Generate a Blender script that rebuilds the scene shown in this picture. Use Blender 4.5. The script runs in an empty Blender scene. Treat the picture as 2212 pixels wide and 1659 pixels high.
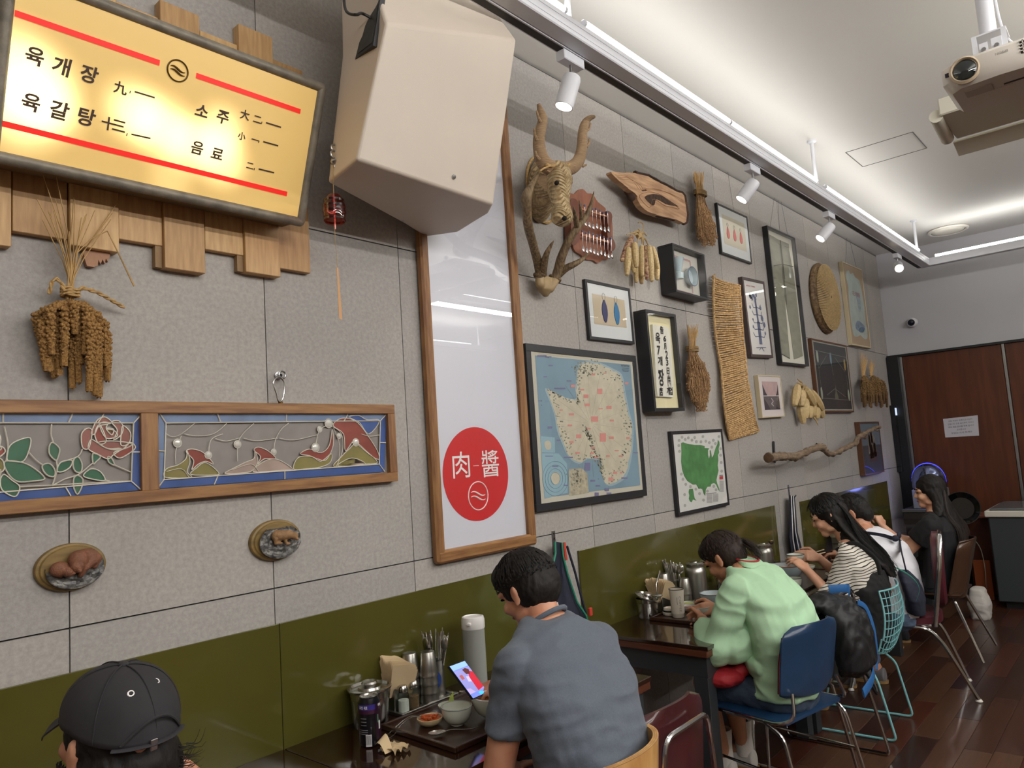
import bpy, math, random, numpy as np
from mathutils import Vector, Matrix, Euler, noise
random.seed(7)
SC = bpy.context.scene; COL = SC.collection
PI = math.pi
# ---------------------------------------------------------------- camera
FPX = 1591.2; YAW = .852976; PIT = .100788; ROL = -.0667122; CAM = Vector((0, -2.2, 1.6))
_r = Vector((math.cos(YAW), -math.sin(YAW), 0))
_w = Vector((math.sin(YAW)*math.cos(PIT), math.cos(YAW)*math.cos(PIT), math.sin(PIT)))
_u = _r.cross(_w)
RT = _r*math.cos(ROL) + _u*math.sin(ROL); UP = -_r*math.sin(ROL) + _u*math.cos(ROL)
cd = bpy.data.cameras.new('camera'); cam = bpy.data.objects.new('camera', cd); COL.objects.link(cam)
cd.sensor_width = 36; cd.lens = FPX/2212*36; cd.clip_start = .02
cam.matrix_world = Matrix(((RT.x, UP.x, -_w.x, CAM.x), (RT.y, UP.y, -_w.y, CAM.y), (RT.z, UP.z, -_w.z, CAM.z), (0, 0, 0, 1)))
SC.camera = cam
# measured points of the photograph turned into places in the room
def _ray(px, py): return _w + RT*((px-1106)/FPX) - UP*((py-829.5)/FPX)
def W(px, py, y=0.0):
    d = _ray(px, py); return CAM + d*((y-CAM.y)/d.y)
def Z(px, py, z):
    d = _ray(px, py); return CAM + d*((z-CAM.z)/d.z)
def X(px, py, x):
    d = _ray(px, py); return CAM + d*(x/d.x)
# ---------------------------------------------------------------- view
SC.view_settings.view_transform = 'Standard'; SC.view_settings.look = 'None'
SC.view_settings.gamma = 1; SC.view_settings.use_curve_mapping = False
SC.view_settings.exposure = 0.2
wd = bpy.data.worlds.new('world'); SC.world = wd; wd.use_nodes = True
wd.node_tree.nodes['Background'].inputs[0].default_value = (.8, .84, 1, 1)
wd.node_tree.nodes['Background'].inputs[1].default_value = .05
def area(name, loc, rot, sx, sy, e, col):
    l = bpy.data.lights.new(name, 'AREA'); l.shape = 'RECTANGLE'; l.size = sx; l.size_y = sy; l.energy = e; l.color = col
    o = bpy.data.objects.new(name, l); COL.objects.link(o); o.location = loc; o.rotation_euler = rot; return o
COOL = (1.0, .98, .95)
def uplight(name, x0, x1, y, z, e):   # ceiling-facing light of the rail tubes, also used for added fill
    area(name, ((x0+x1)/2, y, z), (PI, 0, 0), x1-x0, .05, e, COOL)
uplight('rail_and_fill_glow', -1.0, 7.9, -.66, 3.30, 12)
uplight('rail_and_fill_glow', -1.0, 7.9, -3.0, 3.30, 62)
uplight('rail_and_fill_glow', -1.0, 7.9, -5.2, 3.30, 78)  # added fill bounced off the ceiling, its rail is made up
area('rail_and_fill_glow', (8.05, -1.8, 3.3), (PI, 0, 0), .05, 2.2, 5, COOL)
# side fill: the middle rail's tubes, then an added lamp behind it
area('side_fill_glow', (2.4, -3.0, 3.15), (math.radians(55), 0, 0), 7.5, .045, 55, COOL)
area('side_fill_glow', (2.4, -5.2, 3.15), (math.radians(65), 0, 0), 7.5, .045, 85, COOL)  # added fill lamp for the wall, no known rail at this place
# ---------------------------------------------------------------- materials
def s2l(c):
    return tuple((v/12.92 if v <= .04045 else ((v+.055)/1.055)**2.4) for v in (c[0]/255, c[1]/255, c[2]/255))
MATS = {}
def mat(name, col, rough=.6, metal=0, var=0, vscale=20, bump=0, bscale=60, spec=.5, stretch=None, emit=0, trans=0, kind='noise', sheen=0, alpha=1, col2=None, coat=0, detail=4):
    """col in 0..255 sRGB; var mixes towards col2 (or darker) with noise"""
    if name in MATS: return MATS[name]
    m = bpy.data.materials.new(name); m.use_nodes = True; MATS[name] = m
    nt = m.node_tree; N = nt.nodes; L = nt.links; b = N['Principled BSDF']
    c = s2l(col); b.inputs['Base Color'].default_value = (*c, 1)
    b.inputs['Roughness'].default_value = rough; b.inputs['Metallic'].default_value = metal
    b.inputs['Specular IOR Level'].default_value = spec
    if coat: b.inputs['Coat Weight'].default_value = coat; b.inputs['Coat Roughness'].default_value = .08
    if sheen: b.inputs['Sheen Weight'].default_value = sheen
    if trans: b.inputs['Transmission Weight'].default_value = trans
    if alpha < 1: b.inputs['Alpha'].default_value = alpha
    if emit: b.inputs['Emission Color'].default_value = (*c, 1); b.inputs['Emission Strength'].default_value = emit
    if var or bump:
        tc = N.new('ShaderNodeTexCoord'); mp = N.new('ShaderNodeMapping'); L.new(tc.outputs['Object'], mp.inputs[0])
        if stretch: mp.inputs['Scale'].default_value = stretch
    if var:
        if kind == 'wave':
            t = N.new('ShaderNodeTexWave'); t.inputs['Scale'].default_value = vscale; t.inputs['Distortion'].default_value = 6; t.inputs['Detail'].default_value = 3; t.inputs['Detail Scale'].default_value = 1.5
        else:
            t = N.new('ShaderNodeTexNoise'); t.inputs['Scale'].default_value = vscale; t.inputs['Detail'].default_value = detail
        L.new(mp.outputs[0], t.inputs['Vector'])
        mx = N.new('ShaderNodeMix'); mx.data_type = 'RGBA'
        c2 = s2l(col2) if col2 else tuple(v*(1-var) for v in c)
        mx.inputs['A'].default_value = (*c, 1); mx.inputs['B'].default_value = (*c2, 1)
        rp = N.new('ShaderNodeMapRange'); rp.inputs[1].default_value = .35; rp.inputs[2].default_value = .65
        L.new(t.outputs['Fac'], rp.inputs[0]); L.new(rp.outputs[0], mx.inputs['Factor']); L.new(mx.outputs['Result'], b.inputs['Base Color'])
    if bump:
        t = N.new('ShaderNodeTexNoise'); t.inputs['Scale'].default_value = bscale; t.inputs['Detail'].default_value = 3
        L.new(mp.outputs[0], t.inputs['Vector'])
        bp = N.new('ShaderNodeBump'); bp.inputs['Strength'].default_value = bump; bp.inputs['Distance'].default_value = .004
        L.new(t.outputs['Fac'], bp.inputs['Height']); L.new(bp.outputs[0], b.inputs['Normal'])
    return m
def glassm(name, tint=(255, 255, 255), fres=1.0, rough=0.0):
    """thin clear pane: see-through plus a mirror sheen that follows the Fresnel law"""
    if name in MATS: return MATS[name]
    m = bpy.data.materials.new(name); m.use_nodes = True; MATS[name] = m
    nt = m.node_tree; N = nt.nodes; L = nt.links; N.remove(N['Principled BSDF'])
    tr = N.new('ShaderNodeBsdfTransparent'); tr.inputs[0].default_value = (*s2l(tint), 1)
    gl = N.new('ShaderNodeBsdfGlossy'); gl.inputs['Roughness'].default_value = rough
    fr = N.new('ShaderNodeLayerWeight'); pw = N.new('ShaderNodeMath'); pw.operation = 'POWER'; pw.inputs[1].default_value = 4.2
    L.new(fr.outputs['Facing'], pw.inputs[0])
    ml = N.new('ShaderNodeMath'); ml.operation = 'MULTIPLY_ADD'; ml.inputs[1].default_value = .5*fres; ml.inputs[2].default_value = .035*fres; L.new(pw.outputs[0], ml.inputs[0])
    mx = N.new('ShaderNodeMixShader'); L.new(ml.outputs[0], mx.inputs[0]); L.new(tr.outputs[0], mx.inputs[1]); L.new(gl.outputs[0], mx.inputs[2])
    L.new(mx.outputs[0], N['Material Output'].inputs[0]); return m
# ---------------------------------------------------------------- mesh builder
def frame_of(d):
    d = d.normalized(); a = Vector((0, 0, 1)) if abs(d.z) < .9 else Vector((1, 0, 0))
    s = d.cross(a).normalized(); return s, s.cross(d).normalized()
class M:
    def __init__(s): s.v = []; s.f = []; s.m = []; s.mi = 0
    def add(s, vs, fs):
        o = len(s.v); s.v.extend([tuple(p) for p in vs]); s.f.extend([tuple(i+o for i in f) for f in fs]); s.m.extend([s.mi]*len(fs)); return s
    def mat(s, i): s.mi = i; return s
    def obox(s, c, ax, ay, az, bev=0):
        c = Vector(c); ax = Vector(ax); ay = Vector(ay); az = Vector(az)
        if bev:
            la, lb, lc = ax.length, ay.length, az.length; b = min(bev, la*.45, lb*.45, lc*.45)
            vs = []; idx = {}
            for i in (-1, 1):
                for j in (-1, 1):
                    for k in (-1, 1):
                        for t in range(3):
                            p = [i*(la-(b if t != 0 else 0))/la, j*(lb-(b if t != 1 else 0))/lb, k*(lc-(b if t != 2 else 0))/lc]
                            idx[(i, j, k, t)] = len(vs); vs.append(c+ax*p[0]+ay*p[1]+az*p[2])
            fs = []
            for i in (-1, 1):
                fs.append([idx[(i, -1, -1, 0)], idx[(i, i, -i*1, 0)] if 0 else idx[(i, 1, -1, 0)], idx[(i, 1, 1, 0)], idx[(i, -1, 1, 0)]][::i])
                fs.append([idx[(-1, i, -1, 1)], idx[(-1, i, 1, 1)], idx[(1, i, 1, 1)], idx[(1, i, -1, 1)]][::i])
                fs.append([idx[(-1, -1, i, 2)], idx[(1, -1, i, 2)], idx[(1, 1, i, 2)], idx[(-1, 1, i, 2)]][::i])
            for i in (-1, 1):
                for j in (-1, 1):
                    fs.append([idx[(i, j, -1, 0)], idx[(i, j, 1, 0)], idx[(i, j, 1, 1)], idx[(i, j, -1, 1)]][::(-1 if i*j > 0 else 1)])
                    fs.append([idx[(i, -1, j, 0)], idx[(i, 1, j, 0)], idx[(i, 1, j, 2)], idx[(i, -1, j, 2)]][::(1 if i*j > 0 else -1)])
                    fs.append([idx[(-1, i, j, 1)], idx[(1, i, j, 1)], idx[(1, i, j, 2)], idx[(-1, i, j, 2)]][::(-1 if i*j > 0 else 1)])
                    for k in (-1, 1):
                        fs.append([idx[(i, j, k, 0)], idx[(i, j, k, 1)], idx[(i, j, k, 2)]][::(1 if i*j*k > 0 else -1)])
            return s.add(vs, fs)
        vs = [c+ax*i+ay*j+az*k for i in (-1, 1) for j in (-1, 1) for k in (-1, 1)]
        return s.add(vs, [(0, 1, 3, 2), (4, 6, 7, 5), (0, 4, 5, 1), (2, 3, 7, 6), (0, 2, 6, 4), (1, 5, 7, 3)])
    def box(s, x0, x1, y0, y1, z0, z1, bev=0):
        return s.obox(((x0+x1)/2, (y0+y1)/2, (z0+z1)/2), (abs(x1-x0)/2, 0, 0), (0, abs(y1-y0)/2, 0), (0, 0, abs(z1-z0)/2), bev)
    def bar(s, p0, p1, w, h, up=(0, 0, 1), bev=0):
        p0 = Vector(p0); p1 = Vector(p1); d = p1-p0; u = Vector(up); a = d.cross(u)
        if a.length < 1e-6: a = Vector((1, 0, 0))
        a.normalize(); u = a.cross(d).normalized(); return s.obox((p0+p1)/2, d/2, a*w/2, u*h/2, bev)
    def tube(s, pts, r, n=8, cap=True, closed=False, flat=1.0, ref=None):
        pts = [Vector(p) for p in pts]; k = len(pts); rs = r if isinstance(r, (list, tuple)) else [r]*k
        vs = []; prev = None
        for i, p in enumerate(pts):
            if closed: d = pts[(i+1) % k]-pts[i-1]
            else: d = pts[min(i+1, k-1)]-pts[max(i-1, 0)]
            if d.length < 1e-9: d = Vector((0, 0, 1))
            d.normalize()
            if prev is None:
                a = (d.cross(Vector(ref)).normalized() if ref is not None else frame_of(d)[0])
            else:
                a = prev-d*prev.dot(d)
                if a.length < 1e-6: a = frame_of(d)[0]
                a.normalize()
            prev = a; b = d.cross(a)
            for j in range(n):
                t = 2*PI*j/n; vs.append(p+a*(math.cos(t)*rs[i])+b*(math.sin(t)*rs[i]*flat))
        fs = []
        for i in range(k if closed else k-1):
            for j in range(n):
                a0 = i*n+j; a1 = i*n+(j+1) % n; b0 = ((i+1) % k)*n+j; b1 = ((i+1) % k)*n+(j+1) % n
                fs.append((a0, a1, b1, b0))
        if cap and not closed: fs.append(tuple(range(n))[::-1]); fs.append(tuple((k-1)*n+j for j in range(n)))
        return s.add(vs, fs)
    def lathe(s, prof, n=24, c=(0, 0, 0), ax=(0, 0, 1), sx=1, sy=1):
        """prof: (radius, height) from bottom to top"""
        c = Vector(c); ax = Vector(ax).normalized()
        if abs(ax.z) > .999: a = Vector((1, 0, 0)); b = Vector((0, 1, 0))*(1 if ax.z > 0 else -1)
        else: b, a = frame_of(ax); a, b = b, -b; b = ax.cross(a)
        vs = []; fs = []; rings = []
        for r, h in prof:
            if r < 1e-6: rings.append([len(vs)]); vs.append(c+ax*h)
            else:
                rings.append(list(range(len(vs), len(vs)+n)))
                for j in range(n):
                    t = 2*PI*j/n; vs.append(c+ax*h+a*(math.cos(t)*r*sx)+b*(math.sin(t)*r*sy))
        for q in range(len(rings)-1):
            A, B = rings[q], rings[q+1]
            for j in range(n):
                k = (j+1) % n
                if len(A) == 1 and len(B) == 1: continue
                if len(A) == 1: fs.append((A[0], B[k], B[j]))
                elif len(B) == 1: fs.append((A[j], A[k], B[0]))
                else: fs.append((A[j], A[k], B[k], B[j]))
        return s.add(vs, fs)
    def ell(s, c, r, R=None, n=14, m=9):
        c = Vector(c); vs = []; fs = []
        for i in range(m+1):
            ph = PI*i/m
            for j in range(n):
                t = 2*PI*j/n; p = Vector((math.sin(ph)*math.cos(t)*r[0], math.sin(ph)*math.sin(t)*r[1], math.cos(ph)*r[2]))
                if R is not None: p = R @ p
                vs.append(c+p)
        for i in range(m):
            for j in range(n):
                k = (j+1) % n; fs.append((i*n+j, (i+1)*n+j, (i+1)*n+k, i*n+k))
        return s.add(vs, fs)
    def loft(s, secs, n=20, p=2.0):
        """secs: (centre, side half-vector, front half-vector)"""
        vs = []; fs = []
        for c, a, b in secs:
            c = Vector(c); a = Vector(a); b = Vector(b)
            for j in range(n):
                t = 2*PI*j/n; ct = math.cos(t); st = math.sin(t)
                vs.append(c+a*(math.copysign(abs(ct)**(2/p), ct))+b*(math.copysign(abs(st)**(2/p), st)))
        k = len(secs)
        for i in range(k-1):
            for j in range(n):
                q = (j+1) % n; fs.append((i*n+j, i*n+q, (i+1)*n+q, (i+1)*n+j))
        fs.append(tuple(range(n))[::-1]); fs.append(tuple((k-1)*n+j for j in range(n)))
        return s.add(vs, fs)
    def prism(s, poly, th):
        """closed 3-D polygon pushed along vector th"""
        k = len(poly); th = Vector(th); vs = [Vector(p) for p in poly]+[Vector(p)+th for p in poly]
        fs = [tuple(range(k)), tuple(range(2*k-1, k-1, -1))]+[(i, i+k, (i+1) % k+k, (i+1) % k) for i in range(k)]
        return s.add(vs, fs)
    def grid(s, P, th=None):
        """P[i][j] sheet of points, optional thickness vector"""
        a = len(P); b = len(P[0]); vs = [p for row in P for p in row]
        fs = [(i*b+j, i*b+j+1, (i+1)*b+j+1, (i+1)*b+j) for i in range(a-1) for j in range(b-1)]
        if th is not None:
            th = Vector(th); o = len(vs); vs = vs+[Vector(p)+th for p in vs]
            fs = fs+[tuple(q+o for q in f)[::-1] for f in fs]
            rim = [i*b for i in range(a)]+[(a-1)*b+j for j in range(1, b)]+[i*b+b-1 for i in range(a-2, -1, -1)]+[j for j in range(b-2, 0, -1)]
            for q in range(len(rim)):
                x, y = rim[q], rim[(q+1) % len(rim)]; fs.append((x, y, y+o, x+o))
        return s.add(vs, fs)
def me_obj(name, me, mats, parent=None, smooth=35, origin=None):
    for m in (mats if isinstance(mats, (list, tuple)) else [mats]): me.materials.append(m)
    if smooth:
        me.polygons.foreach_set('use_smooth', [True]*len(me.polygons)); me.set_sharp_from_angle(angle=math.radians(smooth))
    o = bpy.data.objects.new(name, me); COL.objects.link(o)
    if parent is not None:
        w = Vector((0, 0, 0)); q = parent
        while q is not None: w += q.location; q = q.parent
        o.parent = parent; o.location = -w
        # children keep their shape in room coordinates
    elif origin is not None:
        me.transform(Matrix.Translation(-Vector(origin))); o.location = origin
    return o
def obj(name, m, mats, parent=None, smooth=35, origin=None, fix=True):
    me = bpy.data.meshes.new(name); me.from_pydata(m.v, [], m.f)
    if len(set(m.m)) > 1: me.polygons.foreach_set('material_index', m.m)
    me.update()
    if fix and len(m.f) < 60000:
        import bmesh
        bm = bmesh.new(); bm.from_mesh(me); bmesh.ops.recalc_face_normals(bm, faces=bm.faces); bm.to_mesh(me); bm.free()
    if parent is None and origin is None and m.v:
        a = np.array(m.v); origin = ((a[:, 0].min()+a[:, 0].max())/2, (a[:, 1].min()+a[:, 1].max())/2, a[:, 2].min())
    o = me_obj(name, me, mats, parent, smooth, origin)
    return o
def tag(o, label, cat, group=None):
    o['label'] = label; o['category'] = cat
    if group: o['group'] = group
    return o
def thing(name, label, cat, loc, group=None):
    o = bpy.data.objects.new(name, None); COL.objects.link(o); o.location = loc; o.empty_display_size = .05; return tag(o, label, cat, group)
def struct(o): o['kind'] = 'structure'; return o
def stuff(o): o['kind'] = 'stuff'; return o
def lab(o, l): o['label'] = l; return o
def dup(root, loc, label, rz=None, group=None, scale=None):
    r = root.copy(); COL.objects.link(r); r.location = loc; r['label'] = label
    if rz is not None: r.rotation_euler = (0, 0, rz)
    if scale: r.scale = scale
    if group: r['group'] = group
    def rec(a, b):
        for ch in a.children:
            c = ch.copy(); COL.objects.link(c); c.parent = b; rec(ch, c)
    rec(root, r); return r
def rev(o):
    for q in o.children: pass
    return o
def text(name, s, org, U, V, size, m, parent=None, off=0, shear=0, th=.0006, ax='CENTER', sx=1.0, fit=None):
    """flat lettering: org = centre, U right, V up (unit vectors in the room)"""
    c = bpy.data.curves.new('lettering', 'FONT'); c.body = s; c.size = 1; c.align_x = ax; c.align_y = 'CENTER'; c.offset = off; c.shear = shear; c.resolution_u = 3
    t = bpy.data.objects.new('lettering', c); me = bpy.data.meshes.new_from_object(t); bpy.data.objects.remove(t)
    n = len(me.vertices); co = np.empty(n*3); me.vertices.foreach_get('co', co); co = co.reshape(n, 3)
    if n == 0: return None
    co[:, 1] -= (co[:, 1].max()+co[:, 1].min())/2
    if fit: co[:, 0] *= fit[0]/max(1e-6, np.ptp(co[:, 0])); co[:, 1] *= fit[1]/max(1e-6, np.ptp(co[:, 1])); size = 1
    U = Vector(U); V = Vector(V); Nn = U.cross(V).normalized()
    pts = [Vector(org)+U*(x*size*sx)+V*(y*size)+Nn*.0006 for x, y, z in co]
    fs = [tuple(p.vertices) for p in me.polygons]; bpy.data.meshes.remove(me)
    mm = M().add(pts, fs); return obj(name, mm, m, parent, smooth=0, fix=False)
# ---------------------------------------------------------------- voxel-merged soft bodies
def blob(name, mm, voxel, m, parent, smooth=4, disp=None, origin=None):
    me = bpy.data.meshes.new(name); me.from_pydata(mm.v, [], mm.f); me.update()
    o = bpy.data.objects.new(name, me); COL.objects.link(o)
    r = o.modifiers.new('r', 'REMESH'); r.mode = 'VOXEL'; r.voxel_size = voxel
    if smooth: q = o.modifiers.new('s', 'SMOOTH'); q.iterations = smooth; q.factor = .5
    dg = bpy.context.evaluated_depsgraph_get(); me2 = bpy.data.meshes.new_from_object(o.evaluated_get(dg))
    bpy.data.objects.remove(o)
    if disp is not None:
        n = len(me2.vertices); co = np.empty(n*3); me2.vertices.foreach_get('co', co); co = co.reshape(n, 3)
        no = np.empty(n*3); me2.vertices.foreach_get('normal', no); no = no.reshape(n, 3)
        d = disp(co, no); co = co+no*d[:, None]; me2.vertices.foreach_set('co', co.ravel()); me2.update()
    me2.name = name
    return me_obj(name, me2, m, parent, smooth=80, origin=origin)
def caps(mm, p0, p1, r0, r1, n=14):
    """tapered limb with round ends"""
    p0 = Vector(p0); p1 = Vector(p1); d = (p1-p0); L = d.length; d.normalize(); pts = []; rs = []
    for i in range(4): a = PI/2*(1-i/4); pts.append(p0-d*r0*math.sin(a)); rs.append(max(.0008, r0*math.cos(a)))
    for t in (0, .5, 1): pts.append(p0+d*L*t); rs.append(r0+(r1-r0)*t)
    for i in range(1, 5): a = PI/2*i/4; pts.append(p1+d*r1*math.sin(a)); rs.append(max(.0008, r1*math.cos(a)))
    return mm.tube(pts, rs, n)
def fold(amp, sc, dirn=(1, 1, 1), seed=0):
    """cloth folds: stretched sine-noise ridges, numpy only"""
    rs = np.random.RandomState(seed); ws = []
    for _ in range(7):
        k = rs.normal(size=3)*np.array(dirn)*sc; ws.append((k, rs.uniform(0, 6.28), rs.normal(size=3)*sc*.35, rs.uniform(.5, 1)))
    def f(co, no):
        d = np.zeros(len(co))
        for k, ph, q, a in ws: d += a*np.sin(co@k+ph+1.6*np.sin(co@q))
        d = d/7*2
        e = np.zeros(len(co))
        for k, ph, q, a in ws[:5]: e += a*np.sin(2.9*(co@(k+q))+ph*1.7+1.2*np.sin(co@k))
        d = np.clip(d+.35*e/5*2, -1.2, 1.2)
        return amp*(1-np.abs(d))*np.where(np.abs(d) < 1, 1, 0)-amp*.5
    return f
# ================================================================ the room
def wl(o):
    w = Vector((0, 0, 0)); q = o
    while q is not None: w += q.location; q = q.parent
    return w
def piece(name, me, parent, loc, mats=None):
    o = bpy.data.objects.new(name, me); COL.objects.link(o); o.parent = parent; o.location = Vector(loc)-wl(parent)
    if mats: me.materials.append(mats)
    return o
def mesh(m, mats, smooth=0):
    me = bpy.data.meshes.new('piece'); me.from_pydata(m.v, [], m.f); me.update()
    for q in (mats if isinstance(mats, (list, tuple)) else [mats]): me.materials.append(q)
    if smooth: me.polygons.foreach_set('use_smooth', [True]*len(me.polygons)); me.set_sharp_from_angle(angle=math.radians(smooth))
    return me
XF = 8.88; XN = -2.6; YR = -6.4; ZC = 3.6
def cement(name, c, seed):
    m = mat(name, c, .72, spec=.35, bump=.1, bscale=160)
    nt = m.node_tree; N = nt.nodes; L = nt.links; b = N['Principled BSDF']
    g = N.new('ShaderNodeNewGeometry')
    t = N.new('ShaderNodeTexNoise'); t.inputs['Scale'].default_value = 75; t.inputs['Detail'].default_value = 7; t.inputs['Roughness'].default_value = .7
    t2 = N.new('ShaderNodeTexNoise'); t2.inputs['Scale'].default_value = 2.2; t2.inputs['Detail'].default_value = 3
    L.new(g.outputs['Position'], t.inputs['Vector']); L.new(g.outputs['Position'], t2.inputs['Vector'])
    cc = s2l(c); mx = N.new('ShaderNodeMix'); mx.data_type = 'RGBA'; mx.inputs['A'].default_value = (*[v*.88 for v in cc], 1); mx.inputs['B'].default_value = (*[min(1, v*1.1) for v in cc], 1)
    r = N.new('ShaderNodeMapRange'); r.inputs[1].default_value = .38; r.inputs[2].default_value = .62; L.new(t.outputs['Fac'], r.inputs[0]); L.new(r.outputs[0], mx.inputs['Factor'])
    m2 = N.new('ShaderNodeMix'); m2.data_type = 'RGBA'; m2.blend_type = 'MULTIPLY'; m2.inputs['Factor'].default_value = .5
    r2 = N.new('ShaderNodeMapRange'); r2.inputs[1].default_value = .3; r2.inputs[2].default_value = .7; r2.inputs[3].default_value = .8; L.new(t2.outputs['Fac'], r2.inputs[0])
    L.new(mx.outputs['Result'], m2.inputs['A']); L.new(r2.outputs[0], m2.inputs['B']); L.new(m2.outputs['Result'], b.inputs['Base Color']); return m
m_cem = [cement('cement_board_a', (164, 160, 155), 1), cement('cement_board_b', (160, 156, 152), 2), cement('cement_board_c', (168, 163, 157), 3)]
m_joint = mat('dark_joint', (38, 30, 28), .9)
m_white = mat('white_plaster', (226, 226, 226), .8, bump=.04, bscale=90)
m_ceil = mat('ceiling_paint', (222, 220, 215), .85)
m_wallw = mat('far_wall_paint', (182, 182, 186), .8, bump=.05, bscale=60)
wall = struct(obj('wall_left', M().box(XN, XF+.1, .012, .14, 0, ZC), m_joint, smooth=0))
wx = [.6993+.5919*k for k in range(-6, 15)]; wz = [0.0, 1.236, 2.464, 3.588]
k = 0
for i in range(-6, 14):
    x0 = .6993+.5919*i; x1 = x0+.5919
    if x0 > XF: break
    x1 = min(x1, XF+.0)
    for j in range(3):
        z0, z1 = wz[j], wz[j+1]; k += 1
        me = mesh(M().box(-(x1-x0)/2+.0018, (x1-x0)/2-.0018, -.006, .006, -(z1-z0)/2+.0022, (z1-z0)/2-.0022), m_cem[(i*7+j*5) % 3])
        piece('wall_panel', me, wall, ((x0+x1)/2, .006, (z0+z1)/2))
struct(obj('ceiling', M().box(XN, XF+.1, YR, .14, ZC, ZC+.1), m_ceil, smooth=0))
farw = struct(obj('wall_far', M().box(XF, XF+.12, YR, 0, 0, ZC), m_wallw, smooth=0))
struct(obj('wall_right', M().box(XN, XF, YR-.1, YR, 0, ZC), mat('side_wall', (190, 180, 165), .8), smooth=0))
struct(obj('wall_near', M().box(XN-.1, XN, YR, 0, 0, ZC), mat('side_wall', (190, 180, 165), .8), smooth=0))
# brown sliding partition on the far wall: boards with steel strips between
m_brown = mat('brown_laminate', (96, 50, 28), .38, var=.35, vscale=3, stretch=(1, 6, .6), bump=.05)
m_steel = mat('brushed_steel', (170, 170, 172), .3, metal=1, bump=.05, bscale=200, stretch=(1, 1, .05))
m_blk = mat('black_frame', (24, 25, 27), .45)
for a, b in ((-.148, -1.06), (-1.095, -2.0), (-2.035, -2.95), (-2.985, -3.9), (-3.94, -4.85)):
    piece('wood_panel', mesh(M().box(-.012, .012, -abs(b-a)/2, abs(b-a)/2, -1.2, 1.2, .003), m_brown), farw, (XF-.014, (a+b)/2, 1.225))
for y in (-.134, -1.078, -2.018, -2.968, -3.92):
    piece('steel_strip', mesh(M().box(-.014, .014, -.012, .012, -1.2, 1.2).box(-.018, -.014, -.004, .004, -1.2, 1.2), m_steel), farw, (XF-.018, y, 1.222))
piece('head_track', mesh(M().box(-.03, .03, -2.45, 2.45, -.012, .012), m_blk), farw, (XF-.03, -2.45, 2.437))
piece('side_post', mesh(M().box(-.05, .05, -.058, .058, -1.21, 1.21), m_blk), farw, (XF-.055, -.062, 1.22))
# floor: base and boards
m_wood = []
for i, c in enumerate([(70, 42, 28), (82, 54, 38), (60, 36, 26), (90, 62, 44), (76, 40, 27), (54, 32, 24)]):
    m_wood.append(mat('floor_board_%d' % i, c, .3, var=.25, vscale=6, stretch=(.6, 9, 1), bump=.04, bscale=30, coat=.15))
m_fb = mat('floor_base', (86, 42, 24), .3, var=.4, vscale=3, stretch=(1, 8, 1))
floor = struct(obj('floor', M().box(XN, XF+.1, YR, .14, -.05, -.004), m_fb, smooth=0))
rs = random.Random(3); bmesh_c = {}
BL, BW = .9, .124
nb = 0
for j in range(24):
    y1 = -.02-j*BW; off = rs.uniform(0, BL)
    x = 2.6-off
    while x < XF:
        xa = max(x, 2.6); xb = min(x+BL, XF)
        if xb-xa > .04 and nb < 292:
            L_ = round(xb-xa, 2); mi = rs.randrange(6); key = (L_, mi)
            if key not in bmesh_c:
                bmesh_c[key] = mesh(M().box(-L_/2+.0008, L_/2-.0008, -BW/2+.0008, BW/2-.0008, -.008, 0, .0012), m_wood[mi])
            piece('floor_board', bmesh_c[key], floor, ((xa+xb)/2, y1-BW/2, 0)); nb += 1
        x += BL
# ceiling hatch seam, round lamp, camera
hp = [Z(1865, 360, 3.6), Z(2003, 317, 3.6), Z(1970, 286, 3.6), Z(1822, 330, 3.6)]
hx0, hx1 = 5.43, 5.83; hy0, hy1 = -1.17, -.74
h = M()
for p, q in (((hx0, hy0), (hx1, hy0)), ((hx1, hy0), (hx1, hy1)), ((hx1, hy1), (hx0, hy1)), ((hx0, hy1), (hx0, hy0))):
    h.bar((p[0], p[1], 3.5995), (q[0], q[1], 3.5995), .005, .004)
struct(obj('trim_1', h, mat('hatch_seam', (110, 108, 104), .9), smooth=0))
# corner bead where cement boards meet the ceiling
cl = thing('ceiling_vent', 'round white flush disc on the ceiling near the far wall', 'vent', (8.4, -.807, 3.6))
obj('rim', M().lathe([(.17, 0), (.185, -.01), (.18, -.022), (.165, -.026), (.15, -.02)], 40, (8.4, -.807, 3.6)), mat('vent_white', (228, 224, 214), .5), cl)
obj('disc', M().lathe([(.0, -.028), (.1, -.03), (.14, -.022), (.15, -.012)], 40, (8.4, -.807, 3.6)), mat('vent_disc', (240, 236, 222), .4), cl)
sc_ = thing('security_camera', 'small white dome camera high on the far wall', 'camera', (XF, -.29, 2.78))
obj('housing', M().lathe([(.05, 0), (.052, .03), (.045, .06), (.03, .075)], 24, (XF, -.29, 2.78), (-1, 0, 0)), mat('cam_white', (215, 215, 215), .4), sc_)
obj('lens', M().ell((XF-.075, -.29, 2.775), (.036, .036, .036)), mat('dark_lens', (18, 20, 34), .1), sc_)
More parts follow.
